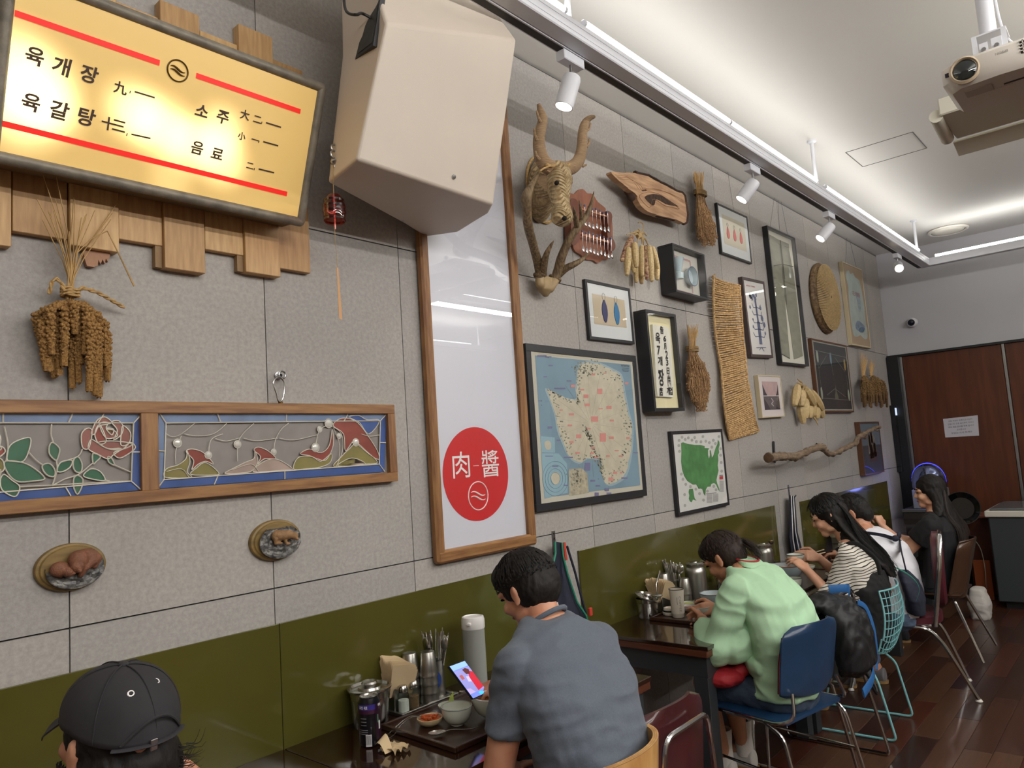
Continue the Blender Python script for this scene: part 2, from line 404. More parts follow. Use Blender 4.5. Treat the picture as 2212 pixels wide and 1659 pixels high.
# green glass splash panels
m_green = mat('green_glass', (80, 77, 32), .13, spec=.5, var=.1, vscale=1.5, coat=.5)
def green(x0, x1, label):
    t = thing('glass_panel', label, 'wall panel', (x0, -.006, .62))
    n = max(1, round((x1-x0)/1.2))
    edges = {(-1.1): [-1.1, .1, 1.3, 2.5]}.get(x0, [x0+(x1-x0)*i/n for i in range(n+1)])
    for a, b in zip(edges[:-1], edges[1:]):
        obj('glass_pane', M().box(a+.001, b-.001, -.011, -.002, .62, 1.125 if x0 < 2 else 1.135 if x0 < 4 else 1.117, .0015), m_green, t, smooth=0)
    return t
green(-1.1, 2.5, 'long olive green glass panel on the wall behind the two nearest diners')
green(2.915, 5.33, 'olive green glass panel behind the woman in the mint shirt')
green(5.83, 8.25, 'farthest olive green glass panel reflecting a blue glow')
# ---------------------------------------------------------------- light rails
m_rail = mat('rail_white', (214, 216, 222), .4, spec=.5)
m_tube = mat('tube_glow', (255, 253, 246), .5, emit=6)
m_slot = mat('track_slot', (40, 34, 32), .6)
def rail(name, label, x0, x1, y, z, tubes, poles, spots=True):
    t = thing(name, label, 'light', ((x0+x1)/2, y, z))
    obj('rail', M().box(x0, x1, y-.035, y+.035, z+.0, z+.075, .004).box(x0, x1, y-.037, y-.035, z+.02, z+.024).box(x0, x1, y-.037, y-.035, z+.05, z+.053), m_rail, t, smooth=0)
    obj('track', M().box(x0, x1, y+.035, y+.085, z-.002, z+.03, .003), m_rail, t, smooth=0)
    obj('track_slot', M().box(x0, x1, y+.044, y+.076, z-.0035, z-.0015), m_slot, t, smooth=0)
    for a, b in tubes:
        q = obj('led_tube', M().tube([(a, y-.028, z+.09), (b, y-.028, z+.09)], .0125, 10), m_tube, t)
        for c in (a-.012, b): obj('end_cap', M().tube([(c, y-.028, z+.088), (c+.012, y-.028, z+.088)], .014, 10), m_rail, q)
    for x in poles:
        obj('hanging_rod', M().lathe([(.013, z+.07-ZC), (.013, -.02), (.014, -.02), (.03, -.012), (.03, 0)], 14, (x, y, ZC)), m_rail, t)
    return t
YB, ZB = -.645, 3.2
rail('light_rail', 'long white hanging light rail along the wall with bright tubes and a spotlight track', -1.5, 8.04, YB, ZB,
     [(-.4, .9), (.96, 2.19), (2.33, 3.62), (3.64, 4.93), (5.11, 6.4), (6.42, 7.66)], [2.26, 5.02, 7.74, -.5])
rail('light_rail', 'parallel light rail over the middle of the room, out of view behind the diners', -1.5, 8.04, -3.0, ZB,
     [(-.4, .9), (.96, 2.19), (2.33, 3.62), (3.64, 4.93), (5.11, 6.4), (6.42, 7.66)], [2.26, 5.02, 7.74, -.5])
rail('light_rail', 'added unseen light rail for fill light, near the side wall behind the camera', -1.5, 8.04, -5.2, ZB, [(-.4, 3.4), (3.6, 7.6)], [2.26, 5.02, 7.74, -.5])  # made-up rail, added to give the rear fill lights a source
t = thing('light_rail', 'short white light rail crossing in front of the far wall', 'light', (8.07, -1.8, ZB))
obj('rail', M().box(8.04, 8.11, -3.03, YB+.085, ZB, ZB+.075, .004), m_rail, t, smooth=0)
for y0_, y1_ in ((-.73, -2.0), (-2.05, -2.9)): obj('led_tube', M().tube([(8.06, y0_, ZB+.09), (8.06, y1_, ZB+.09)], .0125, 10), m_tube, t)
# spotlights on the track
def spotlight(px, py, aim, label):
    p = Z(px, py, ZB-.03); x = p.x; y = YB+.06
    t = thing('track_spotlight', label, 'spotlight', (x, y, ZB), 'spotlights on the wall-side track')
    obj('adapter', M().box(x-.085, x+.05, y-.022, y+.022, ZB-.045, ZB-.004, .003), m_rail, t, smooth=0)
    obj('stem', M().tube([(x-.02, y, ZB-.04), (x-.02, y, ZB-.09)], .006, 8).tube([(x-.02, y-.012, ZB-.085), (x-.02, y+.012, ZB-.085)], .009, 8), m_steel, t)
    d = Vector(aim).normalized(); c = Vector((x-.02, y, ZB-.085))
    hd = obj('lamp_head', M().lathe([(.0, -.015), (.034, -.012), (.038, 0), (.038, .12), (.034, .12), (.032, .10)], 26, c-Vector((0, 0, .02)), d), m_rail, t)
    obj('lens', M().lathe([(0, .112), (.033, .112), (.033, .114), (0, .114)], 24, c-Vector((0, 0, .02)), d), mat('spot_glow', (255, 244, 220), .5, emit=9), hd)
    l = bpy.data.lights.new('spot_beam', 'SPOT'); l.energy = 7; l.color = (1, .93, .82); l.spot_size = math.radians(62); l.spot_blend = .8; l.shadow_soft_size = .03
    o = bpy.data.objects.new('spot_beam', l); COL.objects.link(o); o.location = c-Vector((0, 0, .02))+d*.135
    o.rotation_euler = d.to_track_quat('-Z', 'Y').to_euler()
spotlight(1213, 150, (-.25, .25, -1), 'nearest spotlight, above the woven antlered head')
spotlight(1622, 372, (-.42, .62, -.9), 'second spotlight, above the frame with three pink drops')
spotlight(1780, 472, (-.62, .62, -.9), 'third spotlight, above the round woven basket')
spotlight(1940, 556, (-.9, -.25, -.45), 'farthest spotlight, turned sideways at the end of the track')
# ---------------------------------------------------------------- dining tables
m_top = mat('dark_table_top', (46, 26, 17), .1, var=.3, vscale=4, stretch=(1, 10, 1), coat=.6, spec=.6)
m_edge = mat('table_edge', (92, 48, 28), .4, var=.3, vscale=12, stretch=(1, 1, 12))
m_leg = mat('dark_grey_metal', (44, 47, 50), .5)
def table(x0, x1, label):
    t = thing('dining_table', label, 'table', ((x0+x1)/2, -.33, 0), 'dark tables along the wall')
    obj('table_top', M().box(x0+.002, x1-.002, -.625, -.012, .722, .74, .002), m_top, t, smooth=0)
    obj('top_edge', M().box(x0+.003, x1-.003, -.62, -.014, .69, .722, .004), m_edge, t, smooth=0)
    obj('apron_frame', M().box(x0+.03, x1-.03, -.60, -.565, .6, .69).box(x0+.03, x1-.03, -.07, -.035, .6, .69).box(x0+.03, x0+.065, -.565, -.07, .6, .69).box(x1-.065, x1-.03, -.565, -.07, .6, .69), m_leg, t, smooth=0)
    for x in (x0+.03, x1-.1):
        for y in (-.6, -.105): obj('leg', M().box(x, x+.07, y, y+.07, 0, .6, .003), m_leg, t, smooth=0)
    return t
table(.1, 1.3, 'dark wooden table in front of the man in the black cap')
table(1.3, 2.5, 'dark wooden table holding the grey-shirted man\'s tray')
table(2.96, 4.14, 'dark wooden table where the woman in the mint shirt eats')
table(4.14, 5.32, 'dark wooden table where the woman in stripes eats')
table(5.85, 7.05, 'dark wooden table in front of the woman in black')
table(7.05, 8.2, 'farthest dark wooden table against the green glass')
# ================================================================ things on the wall
m_pine = mat('pine', (154, 112, 66), .5, var=.45, vscale=5, stretch=(1.5, 8, 14), bump=.08, col2=(120, 80, 46))
m_pinev = mat('pine_upright', (150, 108, 64), .5, var=.45, vscale=5, stretch=(14, 8, 1.5), bump=.08, col2=(118, 78, 46))
m_beech = [mat('beech_%d' % i, c, .55, var=.35, vscale=9, stretch=(9, 8, 1.0), bump=.06, col2=d) for i, (c, d) in enumerate([((196, 158, 108), (176, 138, 92)), ((184, 146, 98), (164, 126, 82)), ((204, 168, 116), (182, 144, 96))])]
m_ply = mat('plank_edge', (140, 112, 78), .7)
def plane_uv(px, py, y): p = W(px, py, y); return p
# --- plank backing
t = thing('plank_backing', 'uneven row of pale upright planks mounted behind the lit menu sign', 'wood planks', (.9, -.02, 2.3))
PK = [(-90, 24, 520, 532, None, 1), (26, 147, 497, 519, None, 0), (148, 255, 529, 549, None, 2), (256, 352, 516, 531, (261, 4), 0), (352, 441, 581, 591, (358, 2), 3), (443, 527, 539, 551, (447, 69), 0), (527, 603, 589, 599, (529, 55), 3), (604, 672, 579, 590, (606, 132), 0)]
for i, (xl, xr, yl, yr, top, lay) in enumerate(PK):
    y = -.028-(.012 if lay in (2, 3) else 0)-(.006 if lay == 1 else 0)
    a = W(xl, yl, -.028); b = W(xr, yr, -.028); z0 = (a.z+b.z)/2; z1 = W(top[0]+40, top[1]+18, y).z if top else 3.06+.04*(i % 2)
    o = obj('plank', M().box(a.x+.001, b.x-.001, y, -.002, z0, z1, .0015), m_beech[i % 3], t, smooth=0)
    if lay == 3: obj('plank_layer', M().box(a.x-.02, a.x+.0, y+.0165, -.002, z0+.002, W(xl, PK[i-1][3]-4, -.028).z), m_ply, o, smooth=0)
a = W(183, 545, -.02); b = W(238, 545, -.02)
pts = [W(*q, -.02) for q in ((182, 520), (238, 520), (238, 552), (233, 566), (229, 558), (226, 570), (222, 560), (217, 571), (213, 561), (211, 574), (203, 577), (188, 574), (182, 556))]
obj('broken_plank', M().prism(pts, (0, .014, 0)), mat('raw_wood', (166, 126, 100), .8, bump=.3), t, smooth=0)
# --- lit menu sign
SX0, SX1 = .487, 1.341; SZ0, SZ1 = 2.415, 2.82; SY0, SY1 = -.15, -.30
def SP(u, v, off=0):   # face of the sign, u,v in 0..1 ; tilted forward, slightly turned up to the right
    d = Vector((0, SY1-SY0, SZ1-SZ0)); n = Vector((0, -(SZ1-SZ0), (SY1-SY0))).normalized()
    return Vector((SX0+(SX1-SX0)*u, SY0, SZ0+.006*u))+d*v+n*off
t = thing('menu_sign', 'lit yellow menu lightbox with red bars and brushed dark lettering', 'sign', (.91, -.04, 2.42))
m_fr = mat('weathered_zinc', (132, 124, 110), .5, metal=.15, var=.4, vscale=25, bump=.25, bscale=120)
ff = .022
SU = Vector((1, 0, .007)).normalized(); SV = Vector((0, SY1-SY0, SZ1-SZ0)).normalized(); SN = SU.cross(SV)
fr = M()
for a, b in ((SP(0, 0), SP(1, 0)), (SP(0, 1), SP(1, 1)), (SP(0, 0), SP(0, 1)), (SP(1, 0), SP(1, 1))): fr.tube([a, b], ff*.7, 12)
for a in (SP(0, 0), SP(1, 0), SP(0, 1), SP(1, 1)): fr.ell(a, (ff*.66,)*3)
obj('sign_frame', fr, m_fr, t)
c4 = [SP(0, 0), SP(1, 0), SP(1, 1), SP(0, 1)]
bk = [Vector((c.x, -.04, z)) for c, z in zip(c4, (SZ0+.012, SZ0+.018, SZ1+.05, SZ1+.05))]
ms = M().add(c4+bk, [(0, 1, 5, 4), (1, 2, 6, 5), (2, 3, 7, 6), (3, 0, 4, 7), (4, 5, 6, 7)])
obj('sign_case', ms, mat('sign_case', (120, 104, 82), .6, var=.2, bump=.1), t, smooth=0)
# backlit face: bulbs behind the sheet make hot patches
mf = bpy.data.materials.new('backlit_sheet'); mf.use_nodes = True; nt = mf.node_tree; N = nt.nodes; L = nt.links; b = N['Principled BSDF']
b.inputs['Base Color'].default_value = (*s2l((212, 178, 110)), 1); b.inputs['Roughness'].default_value = .3
tc = N.new('ShaderNodeTexCoord'); acc = None
def on_sign(px, py):   # picture point -> sign surface
    d = _ray(px, py); p0 = SP(0, 0, .006); n = SN; k = (p0-CAM).dot(n)/d.dot(n); return CAM+d*k
for (u, v, s, e) in ((20, 150, .15, 1.0), (85, 185, .13, .9), (50, 250, .12, .9), (120, 240, .10, .6), (290, 240, .11, 1.0), (350, 275, .12, 1.0), (415, 310, .11, .9), (480, 345, .11, .9), (480, 280, .10, .8), (370, 385, .09, .3)):
    p = on_sign(u, v)
    vm = N.new('ShaderNodeVectorMath'); vm.operation = 'DISTANCE'; L.new(tc.outputs['Object'], vm.inputs[0]); vm.inputs[1].default_value = p
    mr = N.new('ShaderNodeMapRange'); mr.interpolation_type = 'SMOOTHERSTEP'; mr.inputs[1].default_value = s*1.15; mr.inputs[2].default_value = 0; mr.inputs[3].default_value = 0; mr.inputs[4].default_value = e
    L.new(vm.outputs['Value'], mr.inputs[0])
    if acc is None: acc = mr.outputs[0]
    else:
        ad = N.new('ShaderNodeMath'); ad.operation = 'ADD'; L.new(acc, ad.inputs[0]); L.new(mr.outputs[0], ad.inputs[1]); acc = ad.outputs[0]
ml = N.new('ShaderNodeMath'); ml.operation = 'MULTIPLY_ADD'; L.new(acc, ml.inputs[0]); ml.inputs[1].default_value = .95; ml.inputs[2].default_value = .30
cr = N.new('ShaderNodeMix'); cr.data_type = 'RGBA'; cr.inputs['A'].default_value = (*s2l((236, 196, 118)), 1); cr.inputs['B'].default_value = (*s2l((255, 238, 170)), 1); L.new(acc, cr.inputs['Factor'])
L.new(cr.outputs['Result'], b.inputs['Emission Color']); L.new(ml.outputs[0], b.inputs['Emission Strength'])
sf = obj('sign_face', M().add([SP(.01, .02, .004), SP(.99, .02, .004), SP(.99, .98, .004), SP(.01, .98, .004)], [(0, 1, 2, 3)]), mf, t, smooth=0)
def on_sign(px, py):   # picture point -> sign surface
    d = _ray(px, py); p0 = SP(0, 0, .006); n = SN; k = (p0-CAM).dot(n)/d.dot(n); return CAM+d*k
m_red = mat('sign_red', (214, 30, 22), .4, emit=.55); m_ink = mat('brush_ink', (62, 36, 20), .6)
for a, b in (((32, 28), (345, 136)), ((424, 163), (649, 241)), ((-30, 258), (620, 419))):
    p, q = on_sign(*a), on_sign(*b); obj('red_bar', M().bar(p, q, .0145, .0012, up=SN, bev=.0003), m_red, t, smooth=0)
for s_, x_, y_, h_ in (('육', 73, 121, .043), ('개', 132, 143, .045), ('장', 191, 160, .043), ('육', 65, 221, .043), ('갈', 126, 238, .045), ('탕', 184, 252, .045), ('소', 435, 239, .04), ('주', 480, 253, .04), ('음', 425, 319, .038), ('료', 468, 332, .038)):
    text('lettering', s_, on_sign(x_, y_), SU, SV, h_*1.06, m_ink, t, off=.024, shear=.12)
for s_, x_, y_, h_ in (('九', 260, 190, .03), ('十', 234, 267, .032), ('三', 257, 272, .032), ('大', 529, 248, .027), ('二', 556, 258, .025), ('小', 522, 294, .022), ('一', 551, 302, .022), ('二', 540, 358, .022)):
    text('lettering', s_, on_sign(x_, y_), SU, SV, h_*1.12, m_ink, t, off=.022)
for a, b in (((291, 198), (334, 211)), ((284, 290), (325, 299)), ((575, 265), (607, 275)), ((569, 306), (601, 315)), ((559, 365), (592, 373))):
    p, q = on_sign(*a), on_sign(*b); obj('dash', M().bar(p, q, .0042, .001, up=SN), m_ink, t, smooth=0)
    p2 = on_sign(a[0]-9, a[1]-2); obj('comma', M().bar(p2, p2-SV*.007-SU*.001, .002, .001, up=SN), m_ink, t, smooth=0)
m_brz = mat('brass_dark', (96, 72, 30), .4, metal=.6)
def wave_logo(cn, U, V, Nn, r, m, parent, name, th):
    mm = M(); mm.tube([cn+U*(math.cos(a)*r)+V*(math.sin(a)*r*1.0) for a in [2*PI*i/40 for i in range(40)]], th, 6, closed=True); obj(name, mm, m, parent)
    for dz in (.16, -.16):
        w = []
        for i in range(17):
            x = -1+2*i/16; w.append(cn+U*(x*r*.72)+V*((dz+.0+.17*-math.sin(x*PI*.75))*r*1.0))
        mm = M(); mm.tube(w, [th*(.5+.9*math.sin(PI*min(1, max(0, i/16)))) for i in range(17)], 6); obj('wave_line', mm, m, parent)
c = on_sign(384, 153); wave_logo(c, SU, SV, SN, .028, m_brz, t, 'ring_emblem', .0022)
# --- millet bunches
m_millet = mat('millet', (170, 130, 74), .9, var=.5, vscale=220, bump=.6, bscale=420, col2=(118, 84, 42))
m_straw = mat('straw', (190, 154, 98), .7, var=.3, vscale=40, stretch=(1, 1, .2))
m_rope = mat('straw_rope', (196, 160, 104), .8, var=.4, vscale=90, bump=.4)
def spike(mm, pts, r, seed, seg=.0085, m=10, n=5):
    """bumpy seed spike along a path: knots of little balls around a core"""
    rr = random.Random(seed); pts = [Vector(p) for p in pts]; L_ = sum((b-a).length for a, b in zip(pts[:-1], pts[1:])); k = max(3, int(L_/seg))
    for i in range(k):
        t_ = i/(k-1)*(len(pts)-1); a = min(int(t_), len(pts)-2); p = pts[a].lerp(pts[a+1], t_-a)
        e = math.sin(PI*min(1, .18+.82*(i/(k-1))))**.4 if i < k-1 else .5; q = r*e
        for j in range(5):
            an = rr.uniform(0, .8)+j*1.257+i*.6; mm.ell(p+Vector((math.cos(an)*q*.66, math.sin(an)*q*.66, rr.uniform(-.5, .5)*seg)), (q*.44, q*.44, q*.42), n=6, m=4)
    mm.tube(pts, r*.72, 6)
def bunch(name, label, top, tie, specs, stems, parent_loc, group=None):
    t = thing(name, label, 'dried millet', parent_loc, group)
    return t
t = thing('millet_bunch', 'large bunch of dried millet tied with straw rope, left of the wall', 'dried millet', W(150, 640, -.03))
tie = W(152, 632, -.05)
hd = [(92, 745, 78, 700), (100, 800, 90, 720), (112, 765, 108, 690), (128, 810, 124, 700), (138, 790, 140, 690), (156, 838, 154, 700), (176, 785, 170, 690), (183, 765, 188, 690), (170, 826, 166, 700), (203, 765, 200, 700), (214, 857, 218, 720), (228, 790, 226, 720), (192, 845, 196, 720), (146, 700, 146, 680), (214, 800, 212, 700), (118, 815, 100, 700), (108, 800, 92, 730), (162, 720, 160, 680), (232, 822, 232, 740), (206, 853, 208, 730)]
for i, (bx, by, mx, my) in enumerate(hd):
    yy = -.03-.06*((i*7) % 5)/5
    mm = M(); spike(mm, [W(152+(mx-152)*.35, 655, -.05), W(mx, my-20, yy-.015), W((mx+bx)/2, (my+by)/2, yy), W(bx, by, yy+.01)], .0128, i)
    stuff(obj('seed_spike', mm, m_millet, t, smooth=60))
rr = random.Random(5)
st = [(90, 368), (118, 362), (80, 430), (92, 475), (104, 455), (108, 458), (116, 455), (130, 475), (160, 424), (162, 438), (185, 464), (205, 455), (188, 462), (258, 432), (243, 461), (240, 474), (120, 430), (150, 500), (176, 470), (168, 520)]
for i, (x_, y_) in enumerate(st):
    e = W(x_, y_, -.05-.04*rr.random()); mid = tie.lerp(e, .45)+Vector(((rr.random()-.5)*.01-(e.x-tie.x)*.18, 0, 0)); s0 = tie+Vector(((i % 5-2)*.004, (i % 3)*.004, -.02))
    obj('stem', M().tube([s0, tie.lerp(mid, .5)+Vector((-(e.x-tie.x)*.05, 0, 0)), mid, e], [.0017, .0018, .0016, .0012], 5), m_straw, t)
obj('stem', M().tube([tie, W(168, 545, -.06), W(198, 515, -.07), W(232, 499, -.08)], [.0016]*4, 5).tube([W(232, 499, -.08), W(255, 545, -.07), W(290, 618, -.06)], [.0015, .002, .0028], 5), m_straw, t)
def twist(pts, r, m, parent, name='rope'):
    pts = [Vector(p) for p in pts]; P = []
    for a, b in zip(pts[:-1], pts[1:]):
        k = max(2, int((b-a).length/(r*.9)))
        for i in range(k): P.append(a.lerp(b, i/k))
    P.append(pts[-1]); mm = M()
    for ph in (0, PI):
        Q = []
        for i, p in enumerate(P):
            d = (P[min(i+1, len(P)-1)]-P[max(0, i-1)]).normalized(); a, b = frame_of(d); w = i*.75+ph; Q.append(p+a*math.cos(w)*r*.5+b*math.sin(w)*r*.5)
        mm.tube(Q, r*.62, 6)
    return obj(name, mm, m, parent)
twist([tie+Vector((-.015, -.01, 0)), W(133, 612, -.06), W(122, 602, -.06), W(113, 607, -.06), W(106, 635, -.05)], .0055, m_rope, t)
twist([tie, W(180, 622, -.06), W(212, 632, -.06), W(240, 648, -.05), W(268, 664, -.04)], .0055, m_rope, t)
for dz in (-.008, 0, .008): twist([tie+Vector((math.cos(a)*.021, math.sin(a)*.017, dz+.002*math.sin(2*a))) for a in [i*PI/5 for i in range(11)]], .005, m_rope, t, 'rope_wrap')
# --- stained glass frame
FY = -.036
t = thing('stained_glass_frame', 'long pine frame with stained glass of roses and waves', 'stained glass', (1.0, -.02, 1.545))
x0f, x1f, z0f, z1f = -.12, 1.797, 1.545, 1.832; bt = .034
obj('top_rail', M().box(x0f, x1f, FY, -.002, z1f-bt, z1f, .002), m_pine, t, smooth=0)
obj('bottom_rail', M().box(x0f, x1f, FY, -.002, z0f, z0f+bt, .002), m_pine, t, smooth=0)
obj('end_stile', M().box(x1f-bt, x1f, FY+.0005, -.002, z0f+bt, z1f-bt, .001), m_pinev, t, smooth=0)
obj('end_stile', M().box(x0f, x0f+bt, FY+.0005, -.002, z0f+bt, z1f-bt, .001), m_pinev, t, smooth=0)
xd = (W(325, 960, FY).x); obj('middle_stile', M().box(xd-.024, xd+.024, FY+.001, -.002, z0f+bt, z1f-bt, .001), m_pinev, t, smooth=0)
GY = -.018
m_gg = glassm('clear_textured_glass', (196, 190, 186), 1.3, .03)
def stain(name, c): return mat(name, c, .18, var=.22, vscale=14, spec=.7, coat=.4)
m_bl = stain('blue_glass', (122, 144, 180)); m_bl2 = stain('deep_blue_glass', (64, 94, 158)); m_gr = stain('green_leaf_glass', (66, 116, 92)); m_pk = stain('rose_glass', (152, 100, 92)); m_rd = stain('red_glass', (146, 74, 66)); m_ol = stain('olive_glass', (140, 132, 80)); m_pl = stain('pale_pink_glass', (176, 156, 146)); m_yl = stain('yellow_glass', (178, 168, 80))
m_lead = mat('pale_lead', (206, 200, 186), .5, metal=.2, bump=.2, bscale=200)
m_backing = mat('frosted_backing', (138, 132, 128), .5, var=.12, vscale=30)
obj('backing_pane', M().box(x0f+bt, xd-.024, GY+.004, GY+.007, z0f+bt, z1f-bt).box(xd+.024, x1f-bt, GY+.004, GY+.007, z0f+bt, z1f-bt), m_backing, t, smooth=0)
def SG(cx, cy): return W(cx*.4069, 840+cy*.4069, GY)   # read off the photograph
def gpane(poly, m, name='glass_piece', y=0):
    pts = [SG(*p)+Vector((0, -.001-y, 0)) for p in poly]; return obj(name, M().prism(pts, (0, .002, 0)), m, t, smooth=0)
leadm = M()
def lead(pts, r=.0021, close=False):
    if len(pts) > 2: pts = smooth_poly(pts, close)
    leadm.tube([SG(*p)+Vector((0, -.0035, 0)) for p in pts], r, 5, closed=close)
def smooth_poly(pts, close=False, k=4):
    n = len(pts); out = []
    rng = range(n if close else n-1)
    for i in rng:
        p0 = pts[(i-1) % n] if (close or i > 0) else pts[i]; p1 = pts[i]; p2 = pts[(i+1) % n]; p3 = pts[(i+2) % n] if (close or i+2 < n) else p2
        for j in range(k):
            s = j/k; out.append(tuple(.5*((2*b)+(-a+c)*s+(2*a-5*b+4*c-d)*s*s+(-a+3*b-3*c+d)*s**3) for a, b, c, d in zip(p0, p1, p2, p3)))
    if not close: out.append(tuple(pts[-1]))
    return out
# right panel border
R_ = dict(ol=842, orr=2050, ot=(126, 130), ob=(530, 440)); 
TLo, TRo, BRo, BLo = (842, 126), (2050, 132), (2040, 440), (832, 530); TLi, TRi, BRi, BLi = (878, 182), (2016, 170), (2010, 400), (868, 482)
def lerp2(a, b, s): return (a[0]+(b[0]-a[0])*s, a[1]+(b[1]-a[1])*s)
def border(o4, i4, tops, bots, ls, rs_):
    TLo, TRo, BRo, BLo = o4; TLi, TRi, BRi, BLi = i4
    for (A, B, a, b, cuts, m) in ((TLo, TRo, TLi, TRi, tops, m_bl), (BLo, BRo, BLi, BRi, bots, m_bl2), (TLo, BLo, TLi, BLi, ls, m_bl), (TRo, BRo, TRi, BRi, rs_, m_bl2)):
        c = [0]+cuts+[1]
        for s0, s1 in zip(c[:-1], c[1:]): gpane([lerp2(A, B, s0), lerp2(A, B, s1), lerp2(a, b, s1), lerp2(a, b, s0)], m)
        for s in cuts: lead([lerp2(A, B, s), lerp2(a, b, s)])
    for a, b in ((TLo, TLi), (TRo, TRi), (BRo, BRi), (BLo, BLi)): lead([a, b])
    for a, b in ((TLi, TRi), (TRi, BRi), (BRi, BLi), (BLi, TLi)): lead([a, b])
border((TLo, TRo, BRo, BLo), (TLi, TRi, BRi, BLi), [.255, .56, .83], [.25, .56], [.5], [.5])
border(((-640, 128), (752, 132), (748, 538), (-640, 650)), ((-600, 180), (706, 182), (694, 490), (-600, 600)), [.2, .47, .735, .855], [.3, .73], [.5], [.5])
# waves
wv = [([(876, 470), (880, 425), (940, 405), (985, 370), (990, 330), (1005, 385), (990, 440), (1010, 470)], m_ol), ([(985, 335), (1010, 320), (1060, 330), (1100, 360), (1130, 400), (1090, 385), (1050, 400), (1015, 430), (1025, 380)], m_rd), ([(1010, 455), (1040, 420), (1080, 392), (1120, 410), (1160, 450), (1130, 458)], m_ol), ([(1190, 450), (1240, 420), (1300, 390), (1345, 370), (1350, 330), (1365, 385), (1340, 430), (1300, 445)], m_pl), ([(1345, 325), (1370, 310), (1420, 330), (1460, 370), (1400, 372), (1365, 400), (1380, 360)], m_rd), ([(1340, 440), (1400, 385), (1470, 375), (1550, 425), (1500, 432)], m_pl),
      ([(1555, 425), (1580, 365), (1650, 360), (1700, 385), (1755, 345), (1750, 390), (1700, 415), (1620, 425)], m_ol), ([(1590, 345), (1640, 320), (1700, 340), (1745, 300), (1760, 215), (1765, 300), (1730, 375), (1690, 375), (1640, 355)], m_rd), ([(1765, 195), (1800, 160), (1850, 158), (1900, 185), (1950, 250), (2000, 330), (2008, 375), (1960, 350), (1900, 300), (1870, 280), (1830, 330), (1820, 240)], m_rd), ([(1770, 415), (1810, 360), (1850, 320), (1890, 290), (1940, 330), (2000, 390), (1930, 400)], m_ol), ([(1790, 410), (1850, 370), (1900, 375), (1930, 402)], m_pl), ([(1850, 150), (1900, 142), (1945, 165), (2012, 168), (1955, 240), (1905, 180)], m_bl2)]
for p, m in wv:
    q = smooth_poly(p, True, 3); gpane(q, m, y=.0008); lead(p, .0017, True)
for p in ([(880, 240), (915, 255), (960, 240), (1030, 184)], [(930, 400), (930, 330), (960, 250)], [(975, 240), (1040, 250), (1130, 240), (1200, 184)], [(1105, 350), (1110, 290), (1130, 260), (1180, 240)], [(1140, 265), (1200, 278), (1270, 260)], [(1258, 385), (1258, 300), (1285, 240), (1345, 184)], [(1290, 262), (1360, 276), (1470, 262)], [(1450, 330), (1460, 270), (1490, 215), (1530, 182)], [(1480, 262), (1560, 272), (1680, 245)], [(1760, 200), (1810, 240), (1815, 330), (1780, 415)], [(1768, 210), (1800, 300), (1790, 410)], [(1670, 320), (1690, 225), (1740, 190)], [(1915, 240), (1960, 252), (2014, 245)], [(880, 440), (960, 425), (1000, 470)], [(1230, 430), (1330, 400), (1370, 440)]): lead(p, .0013)
m_gem = mat('clear_gem', (200, 198, 190), .05, spec=1, coat=1)
for x_, y_, r_ in ((940, 288, 18), (1103, 352, 16), (1258, 295, 17), (1450, 335, 14), (1672, 312, 22), (1694, 215, 14), (1742, 183, 23), (1797, 250, 14), (1886, 284, 20)):
    c = SG(x_, y_); r_ = r_*.00062*1.0
    obj('glass_gem', M().ell(c+Vector((0, -.003, 0)), (r_, .004, r_)), m_gem, t); leadm.tube([c+Vector((math.cos(a)*r_*1.1, -.003, math.sin(a)*r_*1.1)) for a in [i*PI/8 for i in range(16)]], .0014, 5, closed=True)
# roses and leaves on the left panel
rose = [([(435, 310), (430, 240), (460, 210), (485, 220), (480, 270), (465, 318)], m_pk), ([(482, 235), (510, 170), (553, 150), (590, 178), (560, 190), (520, 200), (500, 240)], m_pk), ([(590, 178), (625, 170), (650, 200), (640, 245), (600, 270), (620, 220)], m_pk), ([(640, 240), (650, 195), (690, 235), (680, 290), (640, 300)], m_pk), ([(500, 240), (525, 190), (560, 265), (550, 290), (520, 290)], m_rd), ([(525, 188), (570, 180), (560, 210), (600, 220), (620, 250), (560, 262)], m_pk), ([(560, 210), (600, 215), (590, 245)], m_yl), ([(466, 318), (480, 270), (520, 290), (570, 318), (640, 318), (600, 350), (570, 372), (520, 350)], m_pk), ([(520, 285), (600, 278), (690, 290), (680, 310), (620, 325), (560, 315)], m_pk), ([(600, 340), (650, 320), (690, 285), (716, 312), (680, 345), (630, 368)], m_rd)]
rose2 = [([(p[0]-690, p[1]+20) for p in q], m) for q, m in rose]
